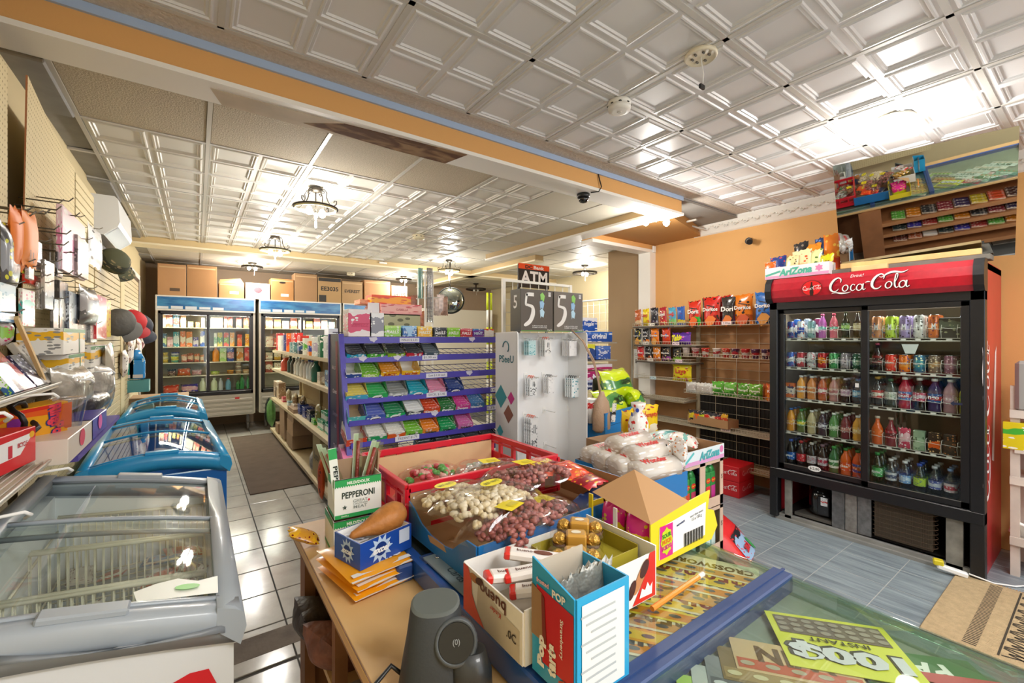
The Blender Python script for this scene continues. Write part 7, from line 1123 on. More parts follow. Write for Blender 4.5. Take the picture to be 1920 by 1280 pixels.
# cardboard boxes along the fridge tops
BX = [(295, 349, 497, .34, '#b98d62', 'tall brown box with small stamp at the wall end of the fridge tops', None), (350, 407, 500, .36, '#a87c50', 'second tall brown taped box on the fridge tops', None), (410, 458, 530, .3, '#b58858', 'low brown box with raised flaps on the fridge tops', None), (460, 507, 530, .3, '#cdb9a4', 'low whitish printed box with red crest on the fridge tops', None), (508, 551, 522, .3, '#b5824e', 'brown box with a hand hole on the fridge tops', None), (552, 595, 513, .3, '#a8845f', 'plain grey brown box beside the hand hole box', None), (596, 640, 520, .3, '#b49468', 'brown and black printed box reading EE3035', 'EE3035'), (641, 680, 527, .3, '#b09068', 'brown box with a black EVEREST logo', 'EVEREST'), (683, 732, 526, .3, '#b88a60', 'large plain brown box past the EVEREST box', None), (734, 764, 535, .3, '#c4a070', 'brown box with large number 34105', '34105')]
for i, (pa, pb, pt, d, c, lab, tx) in enumerate(BX):
    a_, b_ = at(pa, pt, y=8.24), at(pb, pt, y=8.24); zt = max(a_.z, b_.z) - (0 if i < 2 else .02); z0 = 2.137; w = b_.x - a_.x
    o = carton('cardboard_box', ((a_.x + b_.x) / 2, 8.24, z0), w * .985, d, min(zt - z0, .5), M(c, .75, var=.06, vs=3), lab, 0, 'box', bev=.004, tx=tx, tc='#2a2622', tw=.75, tz=.55)
    patch(o, 'tape_strip', M('#c8a87c', .4), (0, -.001, (zt - z0) * .9), (1, 0, 0), (0, 0, 1), rc(w * .9, .02)); 
    if i in (0, 4, 2): patch(o, 'stamp_print', M('#5a4634', .6) if i == 0 else M('#e4e0d8', .6), (w * .1, -.0012, .09), (1, 0, 0), (0, 0, 1), rc(.12, .045))
    if i == 4: patch(o, 'hand_hole', M('#2a2018', .8), (0, -.0013, .3), (1, 0, 0), (0, 0, 1), ell(.05, .018, 14))
    if i == 6: patch(o, 'black_print', M('#2c2a28', .5), (-w * .3, -.0012, .07), (1, 0, 0), (0, 0, 1), rc(w * .3, .12)); patch(o, 'black_print', M('#2c2a28', .5), (0, -.0012, zt - z0 - .04), (1, 0, 0), (0, 0, 1), rc(w * .95, .06))
    if i == 3: patch(o, 'white_print', M('#e8e4e0', .5), (0, -.0012, .13), (1, 0, 0), (0, 0, 1), rc(w * .8, .17)); patch(o, 'red_print', M('#c84a50', .5), (0, -.0018, .15), (1, 0, 0), (0, 0, 1), ell(.06, .05, 9))
    if i == 2: b = MB(); b.add([(-w / 2, 0, zt - z0), (w / 2, 0, zt - z0), (w / 2 - .05, .05, zt - z0 + .09), (-w / 2 + .02, .09, zt - z0 + .06)], [(0, 1, 2, 3)]); b.obj('open_flap', M('#c8a070', .7), o)
# round convex mirror, white cupboard, poles at the back
t = T('convex_mirror', 'round convex security mirror hanging in the back shop', 'mirror', at(866, 562, y=6.0)); rr = .205
cm = bpy.data.materials.new('convex'); cm.use_nodes = True; q = cm.node_tree.nodes['Principled BSDF']; q.inputs['Metallic'].default_value = 1; q.inputs['Roughness'].default_value = .03; q.inputs['Base Color'].default_value = (.35, .38, .36, 1)
t = T('convex_mirror', 'round convex security mirror hanging in the back shop', 'mirror', tuple(t.location)) if 0 else t
b = MB(); b.loft([[(rr * r * math.cos(a), -h_, rr * r * math.sin(a)) for a in [k * PI / 14 for k in range(28)]] for r, h_ in ((1, 0), (.9, .03), (.7, .06), (.4, .08), (.1, .088))], 0, True, True); b.obj('mirror_face', cm, t, rot=(-.15, 0, -.5)); t.location = at(845, 563, y=6.0)
b = MB(); b.tube([(rr * math.cos(a), .0, rr * math.sin(a)) for a in [k * PI / 16 for k in range(33)]], .008, 5); b.obj('rim', M('#2a2c2a', .4), t, rot=(-.15, 0, -.5)); b = MB(); b.tube([(0, .02, .1), (0, .02, .66)], .008, 6); b.obj('hanger', IRON, t)
carton('white_cupboard', (4.75, 8.75, .2), 1.7, .35, 1.95, M('#d6d0c0', .5), 'wide white panelled cupboard against the far back wall', 0, 'cupboard')
for k in range(2):
    t = T('warning_pole', 'white and yellow banded pole leaning by the back wall, %s one' % ('first', 'second')[k], 'pole', (3.84 + .07 * k, 6.0, 0))
    for j in range(8): MB().lathe([(.018, 0), (.018, .28)], z=.28 * j, n=8).obj('band', M(('#e8e6dc', '#c8d81e')[j % 2], .5), t)
# hanging bead strings on a white wire stand
t = T('wire_stand', 'white wire stand holding hanging bead strings behind the rack', 'stand', (2.1, 4.6, 0)); b = MB()
for px in (784, 797, 811): x = at(px, 560, y=4.6).x; b.box(x - 2.108, x - 2.092, -.008, .008, 0, at(px, 508, y=4.6).z)
for py in (512, 560): a_, b_ = at(780, py, y=4.6), at(826, py, y=4.6); b.tube([(a_.x - 2.1, 0, a_.z), (b_.x - 2.1, 0, b_.z + .02)], .005, 5)
b.obj('wires', WIRE, t)
for px, c, nm, w in ((789, '#2a7a6a', 'teal green', 3), (805, '#2a2220', 'black and brown', 4)):
    b = MB(); a_ = at(px, 503, y=4.58); e_ = at(px, 560 if w == 3 else 605, y=4.58)
    for s in range(w):
        n = 26 if w == 3 else 42
        for k in range(n): b.box(a_.x - .03 + .018 * s, a_.x - .018 + .018 * s, 4.57, 4.585, a_.z - (a_.z - e_.z) * k / n - .008, a_.z - (a_.z - e_.z) * k / n + .004)
    b.obj('bead_strings', M(c, .3, coat=.5), label='%s bead strings hanging from the white wire stand' % nm, cat='beads', kind='stuff')
for i, (px, py) in enumerate(((775, 570), (818, 572), (826, 568), (833, 572), (788, 600))):
    p_ = at(px, py, y=4.62); bag((p_.x, p_.y, p_.z - .12), 0, .10, .22, .05, M(('#8a5a4a', '#c8b8b0', '#d8c8c4', '#9a7a6a', '#a8684a')[i], .4, bump=.8, bs=40, var=.4, vs=30), '%s trinket bundle hanging on the wire stand' % ('brown', 'silvery pink', 'pale silver', 'tan', 'rust')[i], seed=i, cat='trinket', name='trinket_bundle')
# paper goods beyond the display
t = T('lattice_panel', 'white wire lattice on the side passage wall behind the paper towels', 'lattice', (5.2, 4.9, 0)); b = MB(); zt = 2.11
for k in range(9): y = 4.3 + .13 * k; b.tube([(0, y - 4.9, 0), (0, y - 4.9, zt)], .004, 4)
for k in range(12): b.tube([(0, 4.3 - 4.9, .6 + .13 * k), (0, 5.35 - 4.9, .6 + .13 * k)], .004, 4)
b.tube([(0, -.62, zt), (0, .46, zt)], .012, 6); b.obj('wires', WIRE, t)
for px0, px1, py0, py1, xx, c, c2, tx, nm in ((1088, 1120, 596, 620, 4.6, '#1a55b0', '#e8eef8', 'Royale', 'large blue bathroom tissue pack with white top'), (1098, 1148, 622, 641, 4.5, '#1c50a8', '#3a70c8', 'original', 'wide blue tissue pack with a pale top'), (1118, 1145, 648, 674, 4.5, '#3a62b8', '#5a82d0', 'Royale', 'twin pack of blue tissue boxes'), (1100, 1116, 645, 672, 4.45, '#244a8a', '#d8d83a', None, 'blue and yellow floral tissue box'), (1100, 1148, 682, 694, 4.4, '#b8286a', '#e8e4ee', None, 'upper white and magenta diaper pack'), (1100, 1150, 694, 722, 4.3, '#c8d4e8', '#a8246a', 'Mum', 'lower white and magenta diaper pack'), (1094, 1120, 716, 732, 4.2, '#1c2a52', '#2a3a6a', 'Always', 'navy pack below the diaper packs')):
    a_, b_ = at(px0, py1, y=xx * .83), at(px1, py0, y=xx * .83); carton('paper_pack', ((a_.x + b_.x) / 2, a_.y, a_.z), b_.x - a_.x, .25, b_.z - a_.z, PK(c, c2, '#f0f0f4', px0 % 7, lo=.7 if 'blue' in nm else .4, hi=1.2, gloss=.4), nm + ' behind the white display', 0, 'pack', tx=tx, tc='#f0f4fa', tw=.55)
t = T('goods_shelf', 'grey wire shelf rack holding the blue paper packs', 'rack', (4.5, 3.75, 0)); b = MB()
for py in (641, 676, 724): a_, b_ = at(1090, py, y=3.72), at(1155, py, y=3.72); b.box(a_.x - 4.5, b_.x - 4.5, -.05, .3, a_.z - .02, a_.z - .005)
b.box(4.60 - 4.5, 4.62 - 4.5, -.05, -.03, 0, 1.62); b.obj('shelves', M('#a8a090', .5), t)
b = MB(); b.box(4.655, 4.659, 3.44, 3.72, .98, 1.36); o = b.obj('paper_notice', WHITE, label='handwritten white price notice taped to the tan wall corner', cat='notice'); L(o, 'Cashmere', M('#555'), (4.653, 3.60, 1.29), (0, -1, 0), (0, 0, 1), .2, bold=0); L(o, '$ 5.35', M('#444'), (4.653, 3.61, 1.20), (0, -1, 0), (0, 0, 1), .17, bold=0); L(o, 'mla', M('#555'), (4.653, 3.52, 1.12), (0, -1, 0), (0, 0, 1), .08, bold=0)
# ================================================================ bread and juice tower beside the counter
KD = M('#a98460', .75, var=.06); PB = M('#cdb09a', .7, var=.05)
carton('cardboard_box', (2.13, 1.29, 0), .42, .40, .34, KD, 'lowest brown carton of the juice tower standing on the slate floor', 0, 'box')
for z, lab, liq, lb in ((.345, 'lower pinkish display crate with cut out front in the juice tower', '#8fc8c0', 'mint'), (.60, 'upper pinkish display crate holding juice bottles below the iced tea carton', '#2a7a3a', 'green')):
    t = T('display_crate', lab, 'crate', (2.135, 1.27, z)); b = MB(); b.box(-.205, .205, 0, .36, 0, .006); b.box(-.205, .205, .355, .36, 0, .245); b.box(.199, .205, 0, .36, 0, .245); b.box(-.205, -.199, 0, .36, 0, .245)
    for xa, xb in ((-.205, -.17), (-.02, .03), (.175, .205)): b.box(xa, xb, -.004, .0, 0, .248)
    b.box(-.205, .205, -.004, 0, 0, .05); b.box(-.205, .205, -.004, 0, .232, .248); b.obj('panel', PB, t)
    L(t, 'S', M('#6a5448'), (.19, -.006, .15), (1, 0, 0), (0, 0, 1), .014)
    for k in range(6):
        x = (-.15, -.095, -.04, .05, .10, .15)[k]; c = ('#c8283a', '#c8402a', '#b83a5a', '#e8e0d8', '#d8283a', '#c03a8a')[k] if z > .5 else '#cfe4de'
        bt = T('juice_bottle', '%s tall juice pack in the %s display crate, %s from the counter' % ('green and red' if z > .5 else 'pale mint', 'upper' if z > .5 else 'lower', ORD[k]), 'bottle', (2.135 + x, 1.315, z + .007))
        MB().box(-.024, .024, -.024, .024, 0, .17, 0, .006).loft([[(-.022, -.022, .17), (.022, -.022, .17), (.022, .022, .17), (-.022, .022, .17)], [(-.012, -.012, .2), (.012, -.012, .2), (.012, .012, .2), (-.012, .012, .2)]]).obj('body', M('#2f8a44' if z > .5 and k != 3 else '#2a3a7a' if z > .5 else liq, .35, coat=.3), bt)
        MB().lathe([(.012, 0), (.012, .022)], z=.2, n=10).obj('cap', WHITE, bt); patch(bt, 'fruit_print', M(c, .4), (0, -.0245, .05), (1, 0, 0), (0, 0, 1), rc(.04, .09)); patch(bt, 'red_badge', M('#d8202a', .4), (0, -.025, .125), (1, 0, 0), (0, 0, 1), ell(.02, .014, 14)); L(bt, 'Del M', M('#f0e02a'), (0, -.0256, .125), (1, 0, 0), (0, 0, 1), .03)
az2 = open_carton(.40, .36, .075, [M('#dde9ee', .4, coat=.2), KD], 'drink_tray_carton', 'pink and pale blue iced tea tray carton on the juice tower', (2.135, 1.262, .852), 0)
L(az2, 'AriZona', M('#4aa8b0', .4), (.06, -.005, .04), (1, 0, .02), (0, 0, 1), .19, .045, bold=.05, shear=.2); patch(az2, 'pink_band', M('#d89ac8', .5), (0, -.0042, .012), (1, 0, 0), (0, 0, 1), rc(.4, .02)); patch(az2, 'teal_stripe', M('#58bcc0', .5), (-.13, -.0045, .04), (1, 0, .6), (0, 0, 1), rc(.1, .012)); patch(az2, 'pink_blossom', M('#d87ab0', .5), (.175, -.0045, .05), (1, 0, 0), (0, 0, 1), ell(.018, .02, 8))
for i, (x, y, z, rz, w, c, c2, lab) in enumerate(((2.02, 1.42, .90, .2, .22, '#d8e4e0', '#6ab0a8', 'clear and teal bread bag in the iced tea tray'), (2.20, 1.45, .90, -.3, .24, '#c8dcd8', '#4a9a98', 'teal striped clear bag at the far side of the iced tea tray'), (2.28, 1.38, .90, .5, .18, '#e8e4dc', '#7ab8b0', 'white and teal bag at the corner of the iced tea tray'))): bag((x, y, z), rz, w, .16, .08, PK(c, c2, '#d84a4a', i, r=.2, lo=.4, hi=.55), lab, seed=i, tilt=-1.35, cat='bag')
for i, (x, y, rz, lab) in enumerate(((2.20, 1.78, .15, 'yellow and maroon snack bag standing behind the bread'), (2.40, 1.82, -.2, 'second yellow and maroon snack bag behind the bread'))): bag((x, y, .86), rz, .22, .20, .07, PK('#e8c41e', '#e8e0c8', '#9a2a24', i, r=.25, lo=.1, hi=.35), lab, seed=i + 1, txts=(('Humpty', '#c8281e', .7, .6, .1),))
carton('cardboard_box', (2.28, 1.72, 0), .5, .28, .86, KD, 'tall brown carton under the yellow snack bags', 0, 'box')
b = MB(); b.prism([(1.655, 1.70), (1.66, 1.235), (1.93, 1.235), (1.93, 1.70)], 'z', 0, .66); b.obj('cardboard_box', KD, label='brown carton under the blue bread carton', cat='box')
bc = open_carton(.29, .47, .12, [M('#1f78bc', .4, coat=.3), KD], 'bread_carton', 'blue carton full of bagged bread beside the nut carton', (1.80, 1.235, .662 + .07), 0)
b = MB(); b.box(-.14, .14, .0, .46, 0, .07); b.obj('packing', KD, bc, loc=(0, 0, -.07))
BR = M('#a8704a', .6, bump=.3, bs=40)
def loaf(x, y, z, rz, lab, printc=True, ln=.30):
    t = T('bread_loaf', lab, 'bread', (x, y, z), rz); b = MB(); b.loft([[(ln * u, .052 * r * math.copysign(abs(math.cos(a)) ** .6, math.cos(a)), .045 + .045 * r * math.copysign(abs(math.sin(a)) ** .6, math.sin(a))) for a in [k * PI / 8 for k in range(16)]] for u, r in ((-.5, .75), (-.46, 1), (.44, 1), (.5, .8))]); b.obj('loaf', BR, t)
    b = MB(); b.loft([[(ln * u, .062 * r * math.cos(a), .050 + .056 * r * math.sin(a)) for a in [k * PI / 8 for k in range(16)]] for u, r in ((-.53, .5), (-.5, 1), (.48, 1), (.56, .6), (.62, .16), (.70, .5), (.74, .35))]); b.obj('clear_bag', PK('#ded6cc', '#c3b2a2', '#f0ece8', int(x * 50), r=.15, lo=.2, hi=.5, gloss=.6) if printc else GL('#fff', .1), t)
    L(t, 'Wonder', M('#c82a2a', .4), (-.02, -.018, .1045), (1, 0, 0), (0, 1, .35), .16, .034, bold=.05); 
    return t
for i, (x, y, z, rz) in enumerate(((1.78, 1.30, .82, -.12), (1.76, 1.41, .83, -.05), (1.77, 1.52, .83, .03), (1.79, 1.63, .83, .1), (1.82, 1.37, .88, .0), (1.84, 1.50, .90, .08))): loaf(x, y, z, rz, 'bagged bread loaf in the blue carton, %s from the near wall, %s layer' % (ORD[i % 4], 'lower' if i < 4 else 'upper'), True, .26)
for i, (x, y, z) in enumerate(((1.95, 1.32, .86), (1.99, 1.42, .88), (1.93, 1.26, .90), (2.0, 1.54, .87))): bag((x, y, z), .5 * i, .10, .11, .06, PK('#f0eeec', '#e0dcd8', '#d88a4a', i, r=.15, lo=.45, hi=.6), 'twisted white and orange printed bread bag end, %s from the near side' % ORD[i], seed=i, name='bread_bag_end', cat='bag')
t = T('bread_loaf', 'dotted red, yellow and blue wrapped bread loaf standing in the tower', 'bread', (2.12, 1.66, .87), -.3)
b = MB(); b.loft([[(.055 * r * math.copysign(abs(math.cos(a)) ** .7, math.cos(a)), .05 * r * math.copysign(abs(math.sin(a)) ** .7, math.sin(a)), h_) for a in [k * PI / 8 for k in range(16)]] for h_, r in ((0, .9), (.02, 1), (.13, 1), (.17, .8), (.20, .35), (.23, .7), (.25, .75))]); o = b.obj('wrapper', PK('#f0ece8', '#f0ece8', '#d83a3a', 3, r=.2), t)
for k in range(22): a = k * 2.4; h_ = .03 + .009 * k; patch(o, 'dot_print', M(('#d8302a', '#e8c01e', '#2a4ab0')[k % 3], .4), (.058 * math.cos(a) * (1 if h_ < .15 else .75), .053 * math.sin(a) * (1 if h_ < .15 else .75), h_), (-math.sin(a), math.cos(a), 0), (0, 0, 1), ell(.010, .013, 10))
# blue cartons with lime bags
carton('cardboard_box', (2.75, 2.30, 0), .62, .45, .74, KD, 'large brown carton under the blue bag cartons', .24, 'box'); 
for k, z in enumerate((.742, .845)): open_carton(.62, .40, .10, [M('#2a86cc', .4, coat=.3), KD], 'blue_carton', '%s bright blue carton of the pair by the display stand' % ('lower', 'upper')[k], (2.75, 2.29, z), .24)
LM = lambda s: PK('#c8e01e', '#4a8a48', '#dff07a', s, r=.22, gloss=.5, lo=.35, hi=.62)
for i, (px, py, yy, w, h, rz, tl, lab, tx) in enumerate(((1165, 735, 2.42, .44, .26, .2, -.35, 'crumpled lime green bag on top of the pile in the blue carton', 'GREEN'), (1158, 770, 2.34, .46, .26, .3, -.5, 'large lime green bag with black print lying in the blue carton', 'NCO'), (1200, 755, 2.38, .34, .20, .9, -.6, 'lime green bag end with black letters sticking out towards the chips', 'FR'))):
    p_ = at(px, py, y=yy); bag((p_.x, yy, p_.z - .06), rz, w, h, .17, LM(i + 2), lab, seed=i, tilt=tl, txts=((tx, '#1c2a1c', .5, .35, .2),))
for px, py, r_, h, c, c2, lab in ((1112, 770, .045, .17, '#e8e6e4', '#c8282a', 'white tub with red band in the blue carton'), (1133, 775, .06, .085, '#e8901e', '#f0c03a', 'orange yellow tub with white lid in the blue carton')):
    p_ = at(px, py, y=2.32); t = T('food_tub', lab, 'tub', (p_.x, 2.34, .86)); MB().lathe([(r_ * .85, 0), (r_, h)], n=20).obj('body', PK(c, c2, '#f4f0e8', 3, lo=.6 if h > .1 else .2, hi=.9), t); MB().lathe([(r_ * 1.05, 0), (r_ * 1.05, .012), (r_ * .9, .014)], z=h, n=20).obj('lid', WHITE, t)
bag((2.78, 2.62, .86), .3, .12, .30, .05, M('#2a2630', .4, bump=.5, bs=20), 'black folded umbrella cloth hanging behind the lime green bags', seed=2, cat='umbrella', name='folded_umbrella')
# hanging beige handbag
t = T('handbag', 'beige handbag with knotted strap hanging beside the white display', 'bag', (2.47, 2.27, .80)); BG = M('#b89a80', .5, bump=.3, bs=80)
b = MB(); b.loft([[(.085 * r * math.cos(a), .05 * r * math.sin(a), h_) for a in [k * PI / 9 for k in range(18)]] for h_, r in ((0, .7), (.02, 1), (.12, 1.02), (.22, .8), (.27, .35), (.30, .25))]); b.obj('body', BG, t)
b = MB(); b.tube([(-.02, 0, .28), (-.05, -.01, .38), (-.10, -.01, .52), (-.20, 0, .68), (-.26, .05, .76)], [.006, .005, .005, .005, .007], 6); b.tube([(.0, .01, .28), (-.035, 0, .40), (-.085, 0, .54), (-.19, .01, .69)], .006, 6); b.obj('strap', BG, t)
b = MB(); b.box(.03, .075, -.058, -.055, .08, .22); b.obj('printed_tag', PK('#e8e6e2', '#2a2a2a', '#2a2a2a', 2, lo=.42, hi=.58), t, rot=(0, .12, 0))
# red toy bag on the floor
t = T('candy_sack', 'red foil bag with blue label lying on the slate floor by the counter', 'bag', (2.93, 1.40, .0), .35); o = OB('foil', bag_mb(.42, .34, .14, 2).mesh('foil', M('#dc2a2e', .35, coat=.4)), t, (0, 0, .02), (-.75, 0, 0))
b = MB(); b.grid(lambda u, v: ((u - .5) * .24, -.074 - .004 + .02 * (2 * u - 1) ** 2, .05 + .17 * v), 6, 4); b.obj('blue_label', PK('#9ab8d8', '#2a2a30', '#d83a3a', 7, lo=.78, hi=1.3, r=.3), o); L(o, 'BRA', M('#c8242a'), (-.03, -.082, .11), (1, 0, 0), (0, 0, 1), .10, bold=.05); patch(o, 'leaf_print', M('#3a8a4a'), (.05, -.081, .10), (1, 0, .3), (0, 0, 1), ell(.02, .05, 10))
# woven entrance rug
rug = MB(); rug.box(3.02, 3.92, -.9, .60, 0, .014, 0, .004); ro = rug.obj('woven_rug', M('#c2a982', .95, bump=.8, bs=260, var=.12, vs=40), label='sandy woven rug with black zigzag pattern in front of the cooler', cat='rug')
BKR = M('#3d362c', .95); b = MB(); Zr = .0152
for yc in (.40, -.03):
    for k in range(46): x = 3.05 + .0185 * k; b.box(x, x + .007, yc, yc + .05, .0145, Zr)
for k in range(9):
    x = 3.06 + .098 * k
    for s in (-1, 1):
        for (xa, ya, xb, yb) in ((0, .0, .04, .11), (.04, .11, .08, 0), (.02, .0, .04, .06), (.04, .06, .06, 0), (.0, .13, .04, .03), (.04, .03, .08, .13)):
            y0_, y1_ = .19 + s * ya, .19 + s * yb; d = Vector((xb - xa, y1_ - y0_)).normalized() * 1; n = Vector((-d.y, d.x)) * .005
            b.add([(x + xa - n.x, y0_ - n.y, Zr), (x + xb - n.x, y1_ - n.y, Zr), (x + xb + n.x, y1_ + n.y, Zr), (x + xa + n.x, y0_ + n.y, Zr)], [(0, 1, 2, 3)])
    b.box(x + .085, x + .093, .06, .32, .0145, Zr)
b.box(3.05, 3.90, .325, .333, .0145, Zr); b.box(3.05, 3.90, .05, .058, .0145, Zr); b.obj('zigzag_pattern', BKR, ro); b = MB(); [b.box(3.92, 3.95, -.9 + .012 * k, -.895 + .012 * k, 0, .006) for k in range(125)]; b.obj('fringe', M('#a8865a', .9), ro, kind='stuff')
# adaptor and cable
t = T('night_light', 'white and yellow plug adaptor lying at the cooler base', 'adaptor', (3.87, .60, .05), -1.3); MB().box(-.08, .06, -.02, .02, -.03, .0, 0, .006).obj('body', WHITE, t, rot=(0, .15, 0)); MB().box(-.10, -.05, -.02, .025, 0, .035, 0, .006).obj('yellow_cap', M('#e0cc2a', .4), t)
b = MB(); b.tube([(3.885, .54, .04), (3.93, .44, .012), (4.0, .36, .007), (4.10, .30, .007), (4.0, .24, .007), (4.08, .2, .02), (4.2, .25, .007), (4.4, .2, .007)], .005, 6); b.obj('white_cable', WHITE, label='white cable running from the adaptor past the white stand', cat='cable')
# white wooden stand to the right of the cooler
t = T('white_stand', 'worn white wooden shelf stand to the right of the drinks cooler', 'stand', (4.2, .2, 0)); WW = M('#d8ccc0', .6, var=.15, vs=6); OX = Vector((4.2, .2, 0))
for x, y in ((4.19, .38), (4.5, .38), (4.19, -.4), (4.5, -.4)): b = MB(); b.box(x - 4.2, x - 4.165, y - .22, y - .18, 0, 1.2 if y > 0 else 1.2); b.obj('leg', WW, t)
for z in (.22, .60, 1.02): b = MB(); b.box(-.03, .33, -.62, .20, z, z + .02); b.box(-.035, -.02, -.62, .20, z - .02, z + .03); b.obj('shelf', WW, t)
b = MB(); b.box(-.04, .02, -.5, .18, 1.04, 1.36, 0, .02); b.obj('grey_bin', M('#9a9894', .5), loc=OX, label='grey plastic bin with a wooden edge on the white stand', cat='bin')
carton('drink_pack', (4.17, .28, .80), .30, .1, .17, PK('#e0cc1e', '#4ab03a', '#f4f4ec', 3, lo=.5, hi=.75), 'yellow and green iced tea pack on the white stand', -PI / 2, 'pack', tx='fuze', tc='#f4f8f0', tw=.4, tz=.62)
b = MB(); b.box(-.03, .33, -.6, .18, .78, .80); b.obj('shelf', WW, t); bottle((4.24, .28, .622), LQ('#4a0c18'), M('#3a0a10'), PK('#c8202a', '#e8d8d8', '#fff', 3), 'dark red bottle with red label on the lower white stand shelf', None, .17, .04); bottle((4.24, .36, .242), LQ('#1a1414'), M('#222'), PK('#8a2a2a', '#c8c0b8', '#fff', 4), 'dark bottle on the bottom of the white stand', None, .2, .035) if 0 else None
b = MB(); b.box(-.06, .06, -.09, .09, 0, .02, 0, .004); b.obj('white_adaptor', WHITE, loc=(4.22, .32, .27), rot=(.5, .9, .3), label='white folded adaptor leaning on the lowest board of the white stand', cat='adaptor')
# ================================================================ chest freezers along the left wall
def freezer(name, lab, xs, ys, z0, tilt, mats, yaw=0., logo=False, slant=.0, bars='y'):
    (xa, xb), (ya, yb) = xs, ys; w, l = xb - xa, yb - ya; t = T(name, lab, 'freezer', (xb, ya, 0), yaw); rimm, body, glm = mats
    zt = lambda x, y=0: z0 - tilt * x + slant * math.sin(PI * min(1, max(0, -x / w)))   # x runs 0..-w from the aisle edge
    bd = MB()
    for ya_, yb_ in ((.02, .05), (l - .05, l - .02)): bd.prism([(-w + .02, .05), (-.012, .05), (-.012, z0 - .07), (-w + .02, z0 + tilt * w - .07)], 'y', ya_, yb_)
    bd.box(-w + .02, -w + .05, .05, l - .05, .09, z0 + tilt * w - .07); bd.box(-.045, -.012, .05, l - .05, .09, z0 - .07)
    bd.box(-w + .02, -.012, .02, l - .02, .05, .09); bd.obj('body', body, t)
    li = MB(); li.box(-w + .05, -.045, .05, l - .05, .45, .46); li.obj('inner_floor', M('#d8dcd8', .5), t)
    rim = MB(); n = 8
    def P(x, y, dz=0): return (x, y, zt(x) + dz)
    X = [-w * k / n for k in range(n + 1)]
    for y0_, y1_, out in ((0, .055, -.012), (l - .055, l, .012)):
        rings = []
        for x in X:
            s = -1 if y0_ == 0 else 1; yo, yi = (y0_, y1_) if s < 0 else (y1_, y0_)
            rings.append([(x, yo - s * .006, zt(x) - .085), (x, yo + s * .004, zt(x) - .05), (x, yo + s * .006, zt(x) - .012), (x, yo - s * .012, zt(x)), (x, yi, zt(x) - .004), (x, yi, zt(x) - .04)])
        if y0_ != 0: rings = rings[::-1]
        rim.loft(rings, 0, True, True, True)
    for xo, xi in ((.0, -.045), (-w, -w + .045)):
        z_ = zt(xo); rings = [[(xo, y, z_ - .085), (xo + (.012 if xo == 0 else -.012), y, z_ - .045), (xo + (.006 if xo == 0 else -.006), y, z_ - .012), (xo + (-.01 if xo == 0 else .01), y, z_), (xi, y, zt(xi) + .002), (xi, y, z_ - .04)] for y in (-.006, l * .5, l + .006)]
        if xo == 0: rings = rings[::-1]
        rim.loft(rings, 0, True, True, True)
    rim.obj('rim', rimm, t)
    for k, (y0_, y1_, dz) in enumerate(((.05, l * .54, -.006), (l * .46, l - .05, -.016))):
        g = MB(); g.grid(lambda u, v: P(-.04 - (w - .08) * u, y0_ + (y1_ - y0_) * v, dz), 10, 2); o = g.obj('sliding_lid', glm, t)
        g = MB()
        for yy in (y0_, y1_): g.tube([P(-.04 - (w - .08) * u / 8, yy, dz + .002) for u in range(9)], .008, 4)
        for u in (0, 1): g.tube([P(-.04 - (w - .08) * u, y0_ + (y1_ - y0_) * q, dz) for q in (0, 1)], .007, 4)
        g.obj('lid_frame', rimm if k == 0 else M('#7f858a', .4), o)
    for yy in (.028, l - .028): g = MB(); x = -w * .48; g.box(-.07, .07, -.022, .022, -.006, .010, 0, .004); g.obj('lid_handle', rimm, t, loc=(x, yy, zt(x)), rot=(0, math.atan(tilt), 0))
    return t, zt, w, l
G1 = (M('#aab2ba', .35, coat=.25), M('#eceef0', .3, coat=.3), GL('#f0f6f2', .05))
fz, zt, w, l = freezer('ice_cream_freezer', 'large white and grey chest freezer with sloping glass lids nearest the camera', (-.47, .083), (1.19, 2.33), .88, .20, G1, 0, slant=.012)
RDL = M('#e0222c', .35, coat=.2); p_ = [(-.33, -.30), (.17, -.30), (.19, -.24), (.19, -.02), (.175, .02), (.14, .025), (-.1, -.04), (-.33, -.09)]
patch(fz, 'red_logo_panel', RDL, (-.235, .0185, .73), (1, 0, 0), (0, 0, 1), p_); patch(fz, 'white_heart_print', WHITE, (-.235, .0175, .60), (1, 0, 0), (0, 0, 1), [(.09 * math.sin(a) ** 3 - .12, .075 * math.cos(a) - .03 * math.cos(2 * a)) for a in [k * PI / 12 for k in range(24)]])
b = MB(); b.loft([[(-.03 - .36 * u, -.004 - .014 * math.sin(PI * u), zt(-.03 - .36 * u) - .035 - .02 * math.sin(PI * u)), (-.03 - .36 * u, -.010 - .016 * math.sin(PI * u), zt(-.03 - .36 * u) - .052), (-.03 - .36 * u, .0, zt(-.03 - .36 * u) - .06)] for u in [k / 8 for k in range(9)]], 0, True, True, True); b.obj('grip_recess', M('#8a8f94', .4), fz)
